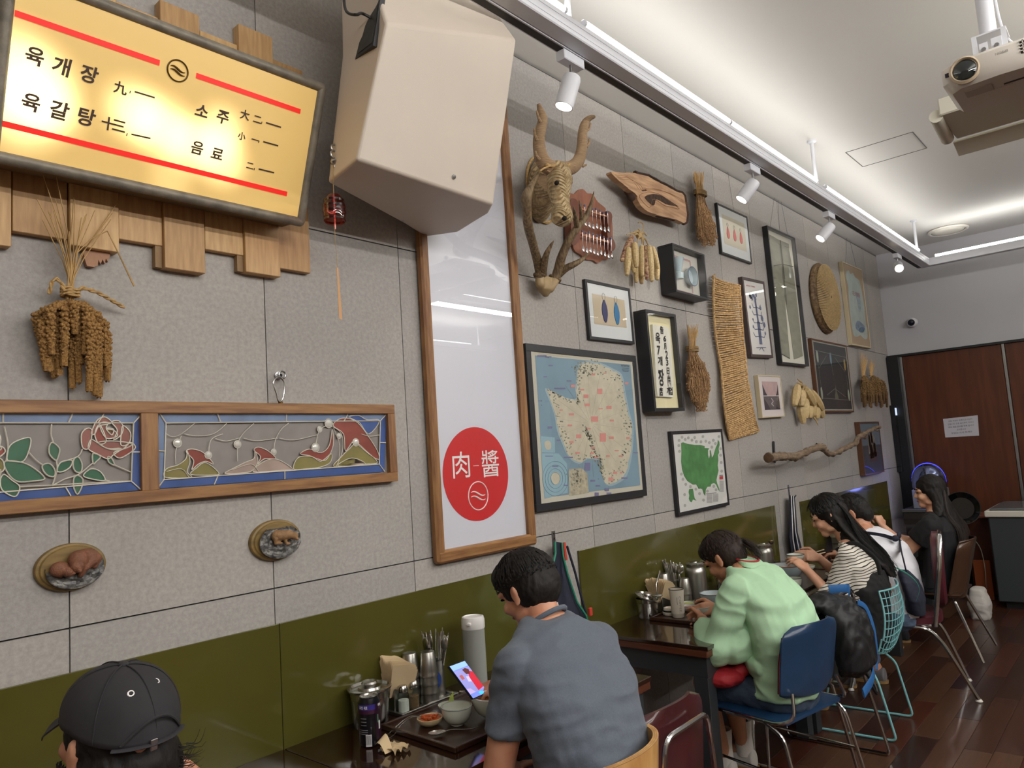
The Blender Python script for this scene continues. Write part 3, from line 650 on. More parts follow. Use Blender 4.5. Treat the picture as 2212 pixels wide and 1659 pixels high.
leaves = [([(35, 375), (45, 310), (90, 275), (158, 262), (150, 330), (120, 385), (70, 385)], m_gr), ([(20, 390), (80, 385), (160, 410), (235, 475), (170, 490), (90, 492), (40, 450)], m_gr), ([(0, 480), (20, 455), (60, 485), (102, 520), (82, 570), (40, 560), (5, 530)], m_gr), ([(275, 285), (312, 315), (310, 350), (295, 380), (262, 350), (258, 310)], m_gr), ([(225, 405), (260, 398), (288, 430), (285, 465), (250, 460), (225, 430)], m_gr), ([(300, 435), (320, 390), (378, 380), (370, 415), (330, 440)], m_gr), ([(412, 362), (432, 395), (428, 440), (400, 440), (385, 410), (390, 375)], m_gr), ([(440, 462), (480, 425), (530, 440), (555, 485), (500, 482)], m_gr), ([(410, 460), (436, 480), (432, 520), (408, 560), (388, 520), (390, 475)], m_gr), ([(490, 345), (530, 360), (510, 385), (492, 398)], m_gr), ([(570, 360), (590, 370), (605, 405), (575, 390)], m_gr), ([(-60, 440), (0, 430), (-20, 500), (-80, 520)], m_gr), ([(-200, 400), (-120, 350), (-100, 420), (-160, 450)], m_gr), ([(-15, 370), (15, 385), (18, 430), (-10, 440)], m_ol)]
for p, m in rose+rose2+leaves:
    gpane(smooth_poly(p, True, 2), m, y=.0008); lead(p, .0019, True)
for p in ([(272, 188), (268, 240), (280, 285)], [(297, 380), (300, 435), (275, 515)], [(148, 335), (190, 380), (225, 405)], [(20, 200), (40, 300), (30, 380)], [(435, 320), (410, 360), (320, 390)], [(275, 515), (340, 480), (415, 455), (470, 410), (490, 395)], [(555, 485), (580, 490)], [(605, 405), (690, 442)], [(102, 520), (275, 512), (580, 495), (692, 490)]): lead(p, .0019)
stuff(obj('lead_lines', leadm, m_lead, t))
obj('cover_glass', M().box(xd+.024, x1f-bt, -.0285, -.0275, z0f+bt, z1f-bt).box(x0f+bt, xd-.024, -.0285, -.0275, z0f+bt, z1f-bt), glassm('cover_glass', (255, 255, 255), .8), t, smooth=0)
# carabiner hanger
m_chr = mat('chrome', (200, 200, 200), .14, metal=1)
t = thing('carabiner_hanger', 'steel eye bolt and carabiner holding up the stained glass frame', 'hanger', W(600, 860, -.02))
e = W(600, 812, 0); obj('eye_bolt', M().lathe([(.014, 0), (.014, .006), (.006, .008), (.005, .02)], 18, e, (0, -1, 0)).tube([e+Vector((math.cos(a)*.012, -.028, math.sin(a)*.012)) for a in [i*PI/8 for i in range(16)]], .0032, 8, closed=True), m_steel, t)
k = [W(*q, -.03) for q in smooth_poly([(598, 816), (590, 828), (597, 850), (601, 866), (608, 866), (613, 852), (614, 828), (606, 816)], True, 3)]
obj('carabiner', M().tube(k, .0026, 8, closed=True), m_chr, t)
k0 = W(606, 866, -.02); obj('screw_eye', M().lathe([(.008, -.006), (.008, .004), (.004, .006)], 14, (k0.x, -.02, 1.832+.002)), m_brz, t)
# --- banner in pine frame
t = thing('framed_banner', 'tall white framed banner with red disc and Chinese characters', 'banner', (2.28, -.02, 1.13))
bx0, bx1, bz0, bz1 = 1.972, 2.578, 1.215, 3.32; bw = .045
for nm, q in (('left_stile', (bx0, bx0+bw, -.04, -.002, bz0, bz1)), ('right_stile', (bx1-bw, bx1, -.04, -.002, bz0, bz1))): obj(nm, M().box(*q, .009), m_pinev, t)
for nm, q in (('bottom_rail', (bx0+.002, bx1-.002, -.042, -.002, bz0-.004, bz0+bw)), ('top_rail', (bx0+.002, bx1-.002, -.042, -.002, bz1-bw, bz1+.004))): obj(nm, M().box(*q, .009), m_pine, t)
m_inner = mat('pine_rebate', (112, 66, 36), .6)
obj('banner_sheet', M().box(bx0+bw, bx1-bw, -.014, -.004, bz0+bw, bz1-bw), mat('banner_white', (214, 216, 226), .35), t, smooth=0)
BP = lambda x_, y_: W(x_, y_, -.016)
dc = (BP(957, 1030)+BP(1098, 1022))/2; top_ = BP(1020, 921); bot_ = BP(1034, 1127); rw = (BP(1098, 1022).x-BP(957, 1030).x)/2; rh = (top_.z-bot_.z)/2; dc = Vector((dc.x, -.0145, (top_.z+bot_.z)/2))
obj('red_disc', M().lathe([(0, 0), (rw, 0), (rw, .001), (0, .001)], 56, dc, (0, -1, 0), 1, 1), mat('banner_red', (206, 44, 48), .35), t, smooth=0)
m_wp = mat('print_white', (238, 234, 232), .4)
U0 = (1, 0, 0); V0 = (0, 0, 1)
p = BP(996, 1004); text('lettering', '肉', (p.x, -.0165, p.z), U0, V0, .13, m_wp, t, off=.004, fit=(BP(1014, 1004).x-BP(977, 1004).x, (BP(995, 976).z-BP(995, 1033).z)))
p = BP(1059, 1001); text('lettering', '醬', (p.x, -.0165, p.z), U0, V0, .13, m_wp, t, off=.004, fit=(BP(1078, 1001).x-BP(1041, 1001).x, (BP(1059, 972).z-BP(1059, 1030).z)))
p = BP(1028, 1006); obj('dash', M().box(p.x-.017, p.x+.017, -.0172, -.0162, p.z-.0012, p.z+.0012), m_wp, t, smooth=0)
c = BP(1033, 1071); wave_logo(Vector((c.x, -.0165, c.z)), Vector(U0), Vector(V0), Vector((0, -1, 0)), .0585, m_wp, t, 'ring_emblem', .0026)
obj('cover_glass', M().box(bx0+bw, bx1-bw, -.024, -.022, bz0+bw, bz1-bw), glassm('frame_glass', (255, 255, 255), 1.25), t, smooth=0)
# --- oval animal plaques
m_plq = mat('plaque_wood', (138, 112, 62), .5, var=.35, vscale=8, stretch=(1, 1, 5), col2=(104, 84, 44), bump=.1)
m_rock = mat('silver_rock', (128, 126, 120), .45, metal=.35, var=.7, vscale=60, bump=.8, bscale=90, col2=(62, 62, 66)); m_fur = mat('bear_brown', (130, 82, 58), .6, bump=.5, bscale=300, var=.3, vscale=60); m_fur2 = mat('cat_tan', (148, 112, 74), .6, bump=.4, bscale=300, var=.3, vscale=60)
def plaque(L4, label, kind):
    l, r, tp, bt_ = [W(*q, -.01) for q in L4]; c = Vector(((l.x+r.x)/2, 0, (tp.z+bt_.z)/2)); rx = (r.x-l.x)/2; rz = (tp.z-bt_.z)/2
    t = thing('oval_plaque', label, 'plaque', c)
    obj('plaque_board', M().lathe([(1, 0), (1, .010), (.97, .014), (.9, .016), (.86, .021), (0, .021)], 48, c, (0, -1, 0), rx, rz) if 0 else M().add(*(lambda P: ([c+Vector((math.cos(a)*rx*s, -h, math.sin(a)*rz*s)) for s, h in P for a in [2*PI*i/48 for i in range(48)]], [(q*48+i, q*48+(i+1) % 48, (q+1)*48+(i+1) % 48, (q+1)*48+i) for q in range(len(P)-1) for i in range(48)]))([(1, 0), (1, .01), (.97, .014), (.9, .016), (.86, .021), (.01, .021)])), m_plq, t)
    mm = M(); P = []
    for i in range(26):
        row = []
        for j in range(33):
            a = 2*PI*j/32; s = .02+.80*i/25; x_ = math.cos(a)*rx*s+rx*.05; z_ = math.sin(a)*rz*s-rz*.07
            low = (z_ < rz*(.12+.25*math.sin(x_/rx*3))) if kind == 'bear' else (z_ < rz*.55)
            h = .022+(.010+.006*noise.noise(Vector((x_*60, z_*60, 3)))+.004*noise.noise(Vector((x_*150, z_*150, 1))) if low else -.002)
            row.append(c+Vector((x_, -h, z_)))
        P.append(row)
    obj('rock_relief', M().grid(P), m_rock, t, smooth=25)
    return t, c, rx, rz
t, c, rx, rz = plaque([(73, 1245), (229, 1205), (165, 1172), (140, 1279)], 'oval wooden plaque with brown mother bear and cub relief', 'bear')
def PQ(x_, z_, y_=-.034): return c+Vector((x_*rx, y_, z_*rz))
b_ = M(); b_.ell(PQ(.33, .32), (.034, .016, .026)).ell(PQ(.10, .30, -.04), (.026, .02, .026)); caps(b_, PQ(.5, .2, -.04), PQ(.22, -.08, -.045), .013, .010); caps(b_, PQ(.22, -.08, -.045), PQ(.15, -.32, -.04), .010, .008); b_.ell(PQ(0, .08, -.052), (.019, .016, .019)); caps(b_, PQ(.0, .02, -.06), PQ(.03, -.12, -.064), .010, .006)
b_.ell(PQ(-.13, .22, -.05), (.006, .005, .007)).ell(PQ(.1, .2, -.05), (.006, .005, .007)); caps(b_, PQ(.62, .25), PQ(.55, -.02), .014, .01)
blob('bear', b_, .0022, m_fur, t, 2)
b_ = M(); b_.ell(PQ(-.42, .02, -.04), (.024, .016, .02)).ell(PQ(-.22, -.12, -.05), (.015, .013, .014)); caps(b_, PQ(-.2, -.14, -.055), PQ(-.1, -.2, -.056), .008, .005); caps(b_, PQ(-.45, -.1), PQ(-.38, -.28), .008, .006); b_.ell(PQ(-.27, .0, -.05), (.005, .004, .006)).ell(PQ(-.15, -.02, -.05), (.005, .004, .006))
blob('bear_cub', b_, .0022, m_fur, t, 2)
t, c, rx, rz = plaque([(540, 1190), (649, 1150), (606, 1121), (585, 1213)], 'oval wooden plaque with tan wild cat on silver rock relief', 'cat')
b_ = M(); b_.ell(PQ(-.12, .22, -.04), (.022, .014, .02)); caps(b_, PQ(-.1, .24, -.042), PQ(.3, .22, -.045), .017, .015); b_.ell(PQ(.45, .15, -.052), (.013, .012, .013)); caps(b_, PQ(.46, .1, -.056), PQ(.52, -.02, -.06), .007, .005); caps(b_, PQ(-.22, .1, -.045), PQ(-.24, -.1, -.045), .009, .006); caps(b_, PQ(-.24, -.1, -.045), PQ(-.05, -.13, -.05), .006, .004); caps(b_, PQ(.1, .12, -.045), PQ(.16, -.2, -.048), .008, .005); caps(b_, PQ(.16, -.2, -.048), PQ(.26, -.2, -.05), .005, .004); b_.ell(PQ(.36, .26, -.05), (.005, .004, .006)).ell(PQ(.52, .26, -.05), (.005, .004, .006))
blob('wild_cat', b_, .002, m_fur2, t, 2)
# --- hanging loudspeaker
t = thing('loudspeaker', 'big off-white wedge loudspeaker cabinet hung high on the wall', 'speaker', (1.66, -.3, 2.53))
m_spk = mat('speaker_paint', (206, 194, 180), .55, bump=.15, bscale=500, var=.05, vscale=3)
zb = 2.532
bot = [Z(770, 345, zb), Z(1065, 443, zb), Z(1055, 462, zb), Z(1035, 474, zb), Z(990, 502, zb), Z(915, 511, zb+.004), Z(870, 482, zb), Z(708, 395, zb)]
bot = [Vector((p.x, min(p.y, -.012), zb)) for p in bot]
TL = W(835, 50, -.60); TR = W(1116, 86, -.60)
cr_ = [Vector((TL.x, -.6, 3.0)), Vector((TR.x, -.6, TR.z))]
A2 = W(835, 50, -.60); zt = A2.z
mid = [A2, Vector((TR.x, -.60, TR.z))]+[Vector((p.x-(.02 if i > 1 else 0), p.y-.04, 3.05+.03*(p.x-1.3))) for i, p in enumerate(bot[2:7])]+[Vector((bot[7].x+.02, bot[7].y-.08, A2.z+.02))]
topz = 3.44
tp = [Vector((mid[0].x+.03, -.42, topz)), Vector((mid[1].x-.03, -.42, topz))]+[Vector((p.x-.03, max(p.y, -.3) if p.y > -.3 else p.y+.12, topz)) for p in mid[2:7]]+[Vector((mid[7].x+.03, mid[7].y+.02, topz))]
mm = M().add(bot+mid+tp, [tuple(range(8))]+[(i, (i+1) % 8, 8+(i+1) % 8, 8+i) for i in range(8)]+[(8+i, 8+(i+1) % 8, 16+(i+1) % 8, 16+i) for i in range(8)]+[tuple(range(16, 24))])
o = obj('cabinet', mm, m_spk, t, smooth=30)
bv = o.modifiers.new('bevel', 'BEVEL'); bv.width = .010; bv.segments = 3; bv.limit_method = 'ANGLE'; bv.angle_limit = math.radians(25)
# terminal plate on the side face
fa, fb, fd = bot[0], mid[0], bot[7]
sn = (fb-fa).cross(fd-fa).normalized(); sn = sn if sn.x < 0 else -sn
def on_side(px, py, off):
    d = _ray(px, py); k = (fa+sn*off-CAM).dot(sn)/d.dot(sn); return CAM+d*k
pl = [on_side(*q, .014) for q in ((767, 128), (789, 40), (822, -5), (806, 98))]
obj('terminal_plate', M().prism(pl, -sn*.016), m_blk, t, smooth=0)
pl2 = [on_side(*q, .0155) for q in ((772, 116), (791, 48), (816, 8), (803, 92))]
obj('socket_recess', M().prism(pl2, -sn*.002), mat('socket_dark', (52, 52, 48), .5, var=.5, vscale=60), t, smooth=0)
for q in ((981, 382),):
    fn = (mid[0]-bot[0]).cross(bot[1]-bot[0]).normalized(); fn = fn if fn.y < 0 else -fn
    d = _ray(*q); k = (bot[0]-CAM).dot(fn)/d.dot(fn); c = CAM+d*k; obj('screw', M().lathe([(.0, .0015), (.0035, .0015), (.008, .001), (.0085, -.001)], 14, c, fn), m_steel, t)
for q in ((870, 477),):
    c = Z(*q, zb); obj('screw', M().lathe([(.0, .0015), (.0035, .0015), (.007, .001)], 14, c, (0, 0, -1)), m_steel, t)
c = on_side(800, 38, .016)
pts = [c+sn*.0, c+sn*.03, W(770, 32, -.55), W(752, 28, -.5), W(744, 10, -.47), W(742, -40, -.45), W(740, -100, -.42)]
q_ = [Vector(p) for p in smooth_poly([tuple(p) for p in pts], False, 5)]; tag(obj('speaker_cable', M().tube(q_, .0045, 8), m_blk), 'black cable curling up from the loudspeaker', 'cable')
# --- wind bell
by = -.30
t = thing('wind_chime', 'small red striped glass wind bell hanging on a string by the loudspeaker', 'wind chime', W(722, 690, by))
p1 = W(727, 262, by); p2 = W(724, 312, by); p3 = W(722, 343, by); p4 = W(719, 372, by); p5 = W(721, 422, by)
obj('chain', M().tube([p1, p1.lerp(p2, .5)+Vector((.002, 0, 0)), p2], .0022, 6), m_steel, t)
for z_, r_ in ((320, .011), (334, .013)):
    c = W(722, z_, by); obj('ring', M().tube([c+Vector((math.cos(a)*r_, 0, math.sin(a)*r_)) for a in [i*PI/8 for i in range(16)]], .0034, 8, closed=True), m_steel, t)
c = W(722, 350, by); obj('hanger_cap', M().lathe([(.012, .006), (.014, 0), (.010, -.007), (.003, -.010), (.002, -.02)], 18, c), m_steel, t)
obj('string', M().tube([c, p4, p5], .0009, 5).tube([p5, W(724, 520, by), W(729, 578, by)], .0009, 5), m_straw, t)
hb = p5.z-W(721, 480, by).z
mg = glassm('red_bell_glass', (232, 150, 138), 1.6, .03)
obj('glass_bell', M().lathe([(.031, -hb), (.035, -hb*.8), (.036, -hb*.5), (.032, -hb*.2), (.02, 0), (.004, .004)], 32, p5), mg, t)
for f_, r_ in ((.22, .033), (.42, .0362), (.62, .0366), (.9, .0345)):
    obj('red_stripe', M().lathe([(r_, -hb*f_-.0035), (r_, -hb*f_+.0035)], 28, p5), glassm('red_stripe', (176, 66, 56), 1.6, .05), t)
obj('clapper', M().tube([p5, p5-Vector((0, 0, hb*1.25))], .0028, 8), mat('pink_glass', (214, 140, 128), .2), t)
a_ = W(729, 578, by); b_ = W(735, 690, by); obj('paper_tail', M().prism([a_+Vector((-.003, 0, 0)), a_+Vector((.003, 0, 0)), b_+Vector((.008, 0, 0)), b_+Vector((-.004, 0, .003))], (0, .0008, 0)), mat('tail_paper', (196, 150, 104), .8), t, smooth=0)
# ================================================================ gallery on the right part of the wall
m_fblk = mat('black_frame_wood', (38, 38, 41), .45, bump=.05)
m_pglass = glassm('picture_glass', (255, 255, 255), 1.15)
m_matw = mat('mat_board', (206, 210, 210), .8)
def picture(label, c4, depth, border, fm, paper, name='framed_picture', cat='picture', recess=.004, lip=None, vis=None):
    """c4: outer corners of the frame's front face (TL TR BR BL) as read in the photograph"""
    y = -depth; tl, tr, br, bl = [W(*q, y) for q in c4]
    w = ((tr-tl).length+(br-bl).length)/2; h = ((tl-bl).length+(tr-br).length)/2; c = (tl+tr+br+bl)/4
    U = ((tr-tl)+(br-bl)).normalized(); U.y = 0; U.normalize(); V = Vector((-U.z, 0, U.x)); N_ = Vector((0, -1, 0))
    t = thing(name, label, cat, (c.x, 0, c.z-h/2))
    hw, hh = w/2, h/2; md = (depth-.002)/2; my = Vector((0, -(depth+.002)/2-c.y, 0))
    C0 = Vector((c.x, -(depth+.002)/2, c.z))
    for nm, a, du, dv in (('top_rail', C0+V*(hh-border/2), hw, border/2), ('bottom_rail', C0-V*(hh-border/2), hw, border/2), ('side_rail', C0-U*(hw-border/2), border/2, hh-border), ('side_rail', C0+U*(hw-border/2), border/2, hh-border)):
        obj(nm, M().obox(a, U*du, Vector((0, md, 0)), V*dv, .0012), fm, t, smooth=0)
    iw, ih = hw-border, hh-border; yb = -(depth-recess) if depth-recess > .006 else -.006
    P = lambda u, v, o=0: Vector((c.x, yb-o, c.z))+U*(u*iw)+V*(v*ih)     # u,v in -1..1
    obj('backing_sheet', M().prism([P(-1, -1), P(1, -1), P(1, 1), P(-1, 1)], (0, .003, 0)), paper, t, smooth=0)
    gy = -(depth-.0015); G = lambda u, v: Vector((c.x, gy, c.z))+U*(u*iw)+V*(v*ih)
    obj('glass_pane', M().add([G(-1, -1), G(1, -1), G(1, 1), G(-1, 1)], [(0, 1, 2, 3)]), m_pglass, t, smooth=0)
    return t, P, U, V, iw, ih, yb
def onp(yb, off): return lambda px, py: W(px, py, yb-off)
def flat(poly, m, parent, name='print_patch', th=.0004): return obj(name, M().prism(poly, (0, th, 0)), m, parent, smooth=0)
def flats(polys, m, parent, name, th=.0004):
    mm = M()
    for p in polys: mm.prism(p, (0, th, 0))
    return obj(name, mm, m, parent, smooth=0)
def crop(x0, y0, s): return lambda P: [(x0+a*s, y0+b*s) for a, b in P]
def tassel(t, P, U, V, u, v, w, h, m, m2, nm='key_tag'):
    c = P(u, v, .0012); n = 14; pts = []
    prof = [(0, 1), (.35, .75), (.75, .2), (1, -.25), (.85, -.7), (.4, -.97), (0, -1)] if nm == 'pink_drop' else [(.2, 1), (.75, .55), (1, .15), (.95, -.3), (.5, -.85), (.15, -1)]
    for a, b in prof: pts.append(c+U*(a*w)+V*(b*h))
    for a, b in reversed(prof): pts.append(c-U*(a*w)+V*(b*h))
    o = obj(nm, M().prism(pts, (0, -.003, 0)), m, t, smooth=0)
    obj('wire_ring', M().tube([c+V*(h*1.28)+U*(math.cos(a)*w*.55)+V*(math.sin(a)*h*.33)+Vector((0, -.002, 0)) for a in [i*PI/8 for i in range(16)]], .0009, 5, closed=True), m2, o)
# 1 two blue tags
t, P, U, V, iw, ih, yb = picture('black framed picture of two blue key tags', [(1266.7, 603), (1364, 624), (1368, 743), (1272, 732)], .022, .017, m_fblk, m_matw)
m_beige = mat('beige_paper', (190, 176, 150), .85)
flat([P(a, b, .001) for a, b in ((-.8, -.52), (.76, -.5), (.76, .6), (-.8, .62))], m_beige, t, 'beige_sheet')
tassel(t, P, U, V, -.28, .02, .026, .062, mat('navy_tag', (42, 46, 92), .3), m_steel); tassel(t, P, U, V, .30, .0, .026, .062, mat('blue_tag', (36, 110, 158), .3), m_steel)
# 2 antarctica map
t, P, U, V, iw, ih, yb = picture('large black framed map of Antarctica with blue seas and red labels', [(1136.6, 741.5), (1374.5, 768.4), (1397.4, 1071), (1159, 1106.7)], .026, .036, m_fblk, mat('map_margin', (190, 186, 170), .6), cat='map', name='framed_map')
Q = crop(1130, 580, .3317); ON = lambda L_, o: [W(*p, yb-o) for p in Q(L_)]
m_sea = mat('map_sea', (124, 152, 168), .6, var=.12, vscale=5); m_ice = mat('map_ice', (196, 190, 168), .6, var=.14, vscale=22); m_ice2 = mat('map_coast', (150, 150, 132), .6, var=.4, vscale=60); m_lbl = mat('map_red', (204, 138, 130), .6); m_vio = mat('map_violet', (118, 116, 150), .6); m_txt = mat('print_ink', (62, 66, 66), .6)
flat([P(a, b, .0006) for a, b in ((-.93, -.93), (.95, -.93), (.95, .95), (-.93, .95))], m_sea, t, 'printed_sea')
flat(ON([(78, 555), (712, 612), (712, 602), (78, 545)], .0012), m_ice, t, 'printed_border')
cont = [(365, 640), (420, 615), (500, 625), (575, 660), (635, 700), (655, 800), (680, 930), (705, 1030), (705, 1130), (690, 1250), (665, 1340), (615, 1385), (555, 1405), (515, 1360), (505, 1250), (480, 1240), (420, 1235), (370, 1265), (305, 1225), (260, 1130), (230, 1050), (215, 960), (190, 880), (155, 790), (190, 800), (250, 830), (300, 850), (350, 850), (345, 800), (350, 740)]
flat(ON(smooth_poly([(a+(a-450)*.05, b+(b-1000)*.03) for a, b in cont], True, 3), .0009), mat('map_shelf', (150, 172, 180), .6), t, 'printed_shelf')
cs = smooth_poly(cont, True, 5); rr = random.Random(2); cs = [(a+rr.uniform(-5, 5), b+rr.uniform(-5, 5)) for a, b in cs]
flat(ON(cs, .0013), m_ice, t, 'printed_continent')
pk = []
for i in range(300):
    a, b = cs[rr.randrange(len(cs))]; f = rr.uniform(.80, 1.0); cx, cy = 450+(a-450)*f, 1010+(b-1010)*f; s = rr.uniform(2, 6)
    pk.append(ON([(cx-s, cy-s), (cx+s, cy-s*.6), (cx+s*.7, cy+s), (cx-s*.6, cy+s*.7)], .0017))
for i in range(90):
    f = rr.random(); cx, cy = 405+f*115+rr.gauss(0, 9), 1030+f*290+rr.gauss(0, 12); s = rr.uniform(3, 7); pk.append(ON([(cx-s, cy-s), (cx+s, cy-s*.6), (cx+s*.7, cy+s), (cx-s*.6, cy+s*.7)], .0017))
for i in range(60):
    cx, cy = 400+rr.gauss(0, 45), 650+rr.gauss(0, 22); s = rr.uniform(3, 6); pk.append(ON([(cx-s, cy-s), (cx+s, cy-s*.6), (cx+s*.7, cy+s), (cx-s*.6, cy+s*.7)], .0017))
flats(pk, m_ice2, t, 'printed_mountains')['kind'] = 'stuff'
lb = []
for x_, y_, w_, h_ in [(500, 800, 32, 34), (410, 832, 32, 24), (418, 888, 34, 18), (385, 790, 26, 10), (560, 905, 32, 20), (466, 980, 46, 34), (315, 950, 32, 14), (362, 1093, 32, 24), (520, 1100, 40, 56), (575, 1102, 30, 16), (578, 990, 26, 12), (305, 1022, 28, 12), (315, 1130, 28, 14), (355, 1200, 30, 12), (427, 1042, 26, 10), (455, 1168, 26, 10), (450, 1202, 24, 12), (553, 1222, 24, 12), (610, 1186, 26, 8), (637, 1222, 26, 10), (600, 1330, 26, 16), (572, 1372, 30, 22), (684, 1104, 20, 14), (325, 765, 28, 18), (457, 690, 24, 12), (533, 682, 20, 6), (475, 1232, 26, 10), (640, 1330, 14, 10), (505, 913, 26, 6), (675, 748, 22, 14), (248, 922, 20, 8)]:
    lb.append(ON([(x_-w_/2, y_-h_/2), (x_+w_/2, y_-h_/2), (x_+w_/2, y_+h_/2), (x_-w_/2, y_+h_/2)], .002))
stuff(flats(lb, m_lbl, t, 'printed_labels'))
lb = []
for x_, y_, w_, h_ in [(165, 575, 40, 8), (180, 632, 26, 8), (123, 570, 60, 12), (300, 732, 30, 8), (240, 780, 70, 10), (420, 1290, 34, 50), (455, 1382, 30, 12), (488, 1415, 26, 10), (545, 1440, 28, 18), (480, 1470, 26, 22), (560, 1465, 30, 12), (210, 1288, 40, 8), (232, 1118, 26, 8), (176, 1035, 28, 14), (278, 1412, 26, 8), (170, 1222, 50, 6), (145, 705, 22, 6), (110, 862, 18, 6), (295, 1230, 60, 8), (660, 1365, 40, 10), (733, 1200, 30, 8)]:
    lb.append(ON([(x_-w_/2, y_-h_/2), (x_+w_/2, y_-h_/2), (x_+w_/2, y_+h_/2), (x_-w_/2, y_+h_/2)], .002))
stuff(flats(lb, m_vio, t, 'printed_sea_labels'))
# radiating meridians
ln = M()
for i in range(18):
    a = i*PI/9+.1
    ln.bar(W(*Q([(440+math.cos(a)*20, 1010+math.sin(a)*30)])[0], yb-.0016), W(*Q([(440+math.cos(a)*235, 1010+math.sin(a)*350)])[0], yb-.0016), .0008, .0003, up=(0, -1, 0))
stuff(obj('printed_meridians', ln, mat('faint_line', (160, 158, 142), .7), t, smooth=0))
flat(ON([(112, 1092), (206, 1100), (208, 1200), (120, 1196)], .0014), mat('inset_blue', (140, 172, 184), .6), t, 'map_inset'); flat(ON(smooth_poly([(140, 1130), (165, 1120), (182, 1140), (180, 1175), (155, 1180), (142, 1160)], True, 2), .002), m_ice, t, 'inset_land')
flat(ON([(118, 1204), (232, 1205), (285, 1270), (290, 1460), (140, 1500)], .0014), mat('inset_blue', (140, 172, 184), .6), t, 'map_inset'); flat(ON(smooth_poly([(185, 1340), (215, 1325), (240, 1345), (236, 1395), (210, 1410), (186, 1380)], True, 2), .002), m_ice, t, 'inset_land')
ln = M()
for r_ in (30, 48, 66, 84): ln.tube([W(*Q([(210+math.cos(a)*r_, 1368+math.sin(a)*r_*1.35)])[0], yb-.0022) for a in [i*PI/12 for i in range(24)]], .0007, 4, closed=True)
stuff(obj('printed_rings', ln, mat('blue_ink', (86, 116, 138), .7), t))
flat(ON([(298, 1305), (385, 1302), (418, 1335), (428, 1460), (300, 1482)], .0014), mat('inset_tan', (184, 176, 152), .6, var=.3, vscale=40), t, 'map_inset')
pk = []
for i in range(46):
    cx, cy = 350+rr.gauss(0, 24), 1370+rr.gauss(0, 34); s = rr.uniform(3, 7); pk.append(ON([(cx-s, cy-s), (cx+s, cy-s*.6), (cx+s*.7, cy+s), (cx-s*.6, cy+s*.7)], .0019))
stuff(flats(pk, m_ice2, t, 'inset_mountains'))
text('lettering', 'ANTARCTICA', W(*Q([(664, 634)])[0], yb-.002), U, V, .02, m_txt, t, off=.01, fit=(.082, .011))
for dy, w_ in ((650, .07), (660, .075), (668, .06)): p = W(*Q([(668, dy)])[0], yb-.002); obj('small_print', M().obox(p, U*w_/2, (0, .0002, 0), V*.0009), m_txt, t, smooth=0)
for x_, y_ in ((120, 862), (408, 612), (365, 815), (392, 860), (683, 923), (642, 1048), (672, 1042), (695, 1035), (343, 1120), (660, 805), (120, 890), (485, 1252), (490, 1370), (448, 1005), (347, 745), (163, 580), (348, 1418), (715, 1090)):
    p = W(*Q([(x_, y_)])[0], yb-.0022); obj('map_dot', M().lathe([(0, 0), (.0022, 0), (.0022, .0004), (0, .0004)], 8, p, (0, -1, 0)), m_txt, t, smooth=0)
# 3 deep black box with calligraphy board
t, P, U, V, iw, ih, yb = picture('deep black box frame with brush calligraphy on a white board', [(1397, 668), (1463, 680), (1476.6, 887), (1413, 888.5)], .085, .018, m_fblk, mat('cream_back', (226, 218, 176), .8), recess=.032)
bd = [W(*p, yb-.016) for p in crop(1370, 560, .2412)([(165, 582), (310, 612), (322, 700), (330, 800), (345, 1000), (352, 1120), (350, 1238), (280, 1232), (210, 1230), (196, 1100), (190, 950), (178, 750)])]
brd = obj('writing_board', M().prism(bd, (0, .014, 0)), mat('whitewashed_board', (224, 222, 210), .7, bump=.2, var=.1, vscale=8, stretch=(6, 6, 1)), t, smooth=0)
m_brush = mat('black_brush', (26, 26, 28), .6)
CQ = lambda x_, y_: W(1370+x_*.2412, 560+y_*.2412, yb-.0175)
for s_, x_, y_, w_, h_ in (('告', 246, 635, 30, 70), ('육', 210, 705, 40, 95), ('7', 216, 815, 30, 80), ('개', 232, 910, 44, 80), ('장', 240, 1060, 50, 150), ('店', 240, 1185, 34, 80), ('6', 272, 710, 24, 54), ('月', 278, 780, 24, 60), ('2', 288, 855, 24, 74), ('3', 294, 925, 22, 56), ('日', 302, 1000, 26, 60), ('(金)', 312, 1085, 30, 110), ('개', 305, 1180, 30, 70), ('업', 330, 1180, 26, 70)):
    a, b = CQ(x_-w_/2, y_), CQ(x_+w_/2, y_); text('lettering', s_, CQ(x_, y_), U, V, .1, m_brush, brd, off=.03, shear=.1, fit=((b-a).length*1.0, (CQ(x_, y_-h_/2)-CQ(x_, y_+h_/2)).length))
# 4 deep box with two cups
t, P, U, V, iw, ih, yb = picture('deep black box frame holding two pale blue enamel cups', [(1455, 526), (1524.6, 550.5), (1528, 648), (1458.4, 628.6)], .105, .014, m_fblk, mat('box_back', (204, 202, 192), .8), recess=.05)
m_en = mat('pale_blue_enamel', (176, 192, 198), .2, coat=.5); m_pinkl = mat('pink_line', (186, 150, 148), .7)
ln = M()
for q in (((-.9, .72), (.5, .72)), ((.5, .72), (.5, -.8)), ((-.9, -.86), (.5, -.86))): ln.bar(P(*q[0], .001), P(*q[1], .001), .012, .0006, up=(0, -1, 0))
obj('printed_lines', ln, m_pinkl, t, smooth=0)
c_ = P(.22, -.12, 0); obj('enamel_cup', M().lathe([(.045, 0), (.052, .01), (.062, .04), (.06, .041), (.05, .012), (0, .008)], 32, c_, (0, -1, 0)), m_en, t)
obj('cup_rim', M().tube([c_+Vector((math.cos(a)*.062, -.041, math.sin(a)*.062)) for a in [i*PI/16 for i in range(32)]], .0022, 6, closed=True), mat('blue_rim', (92, 112, 140), .4), t)
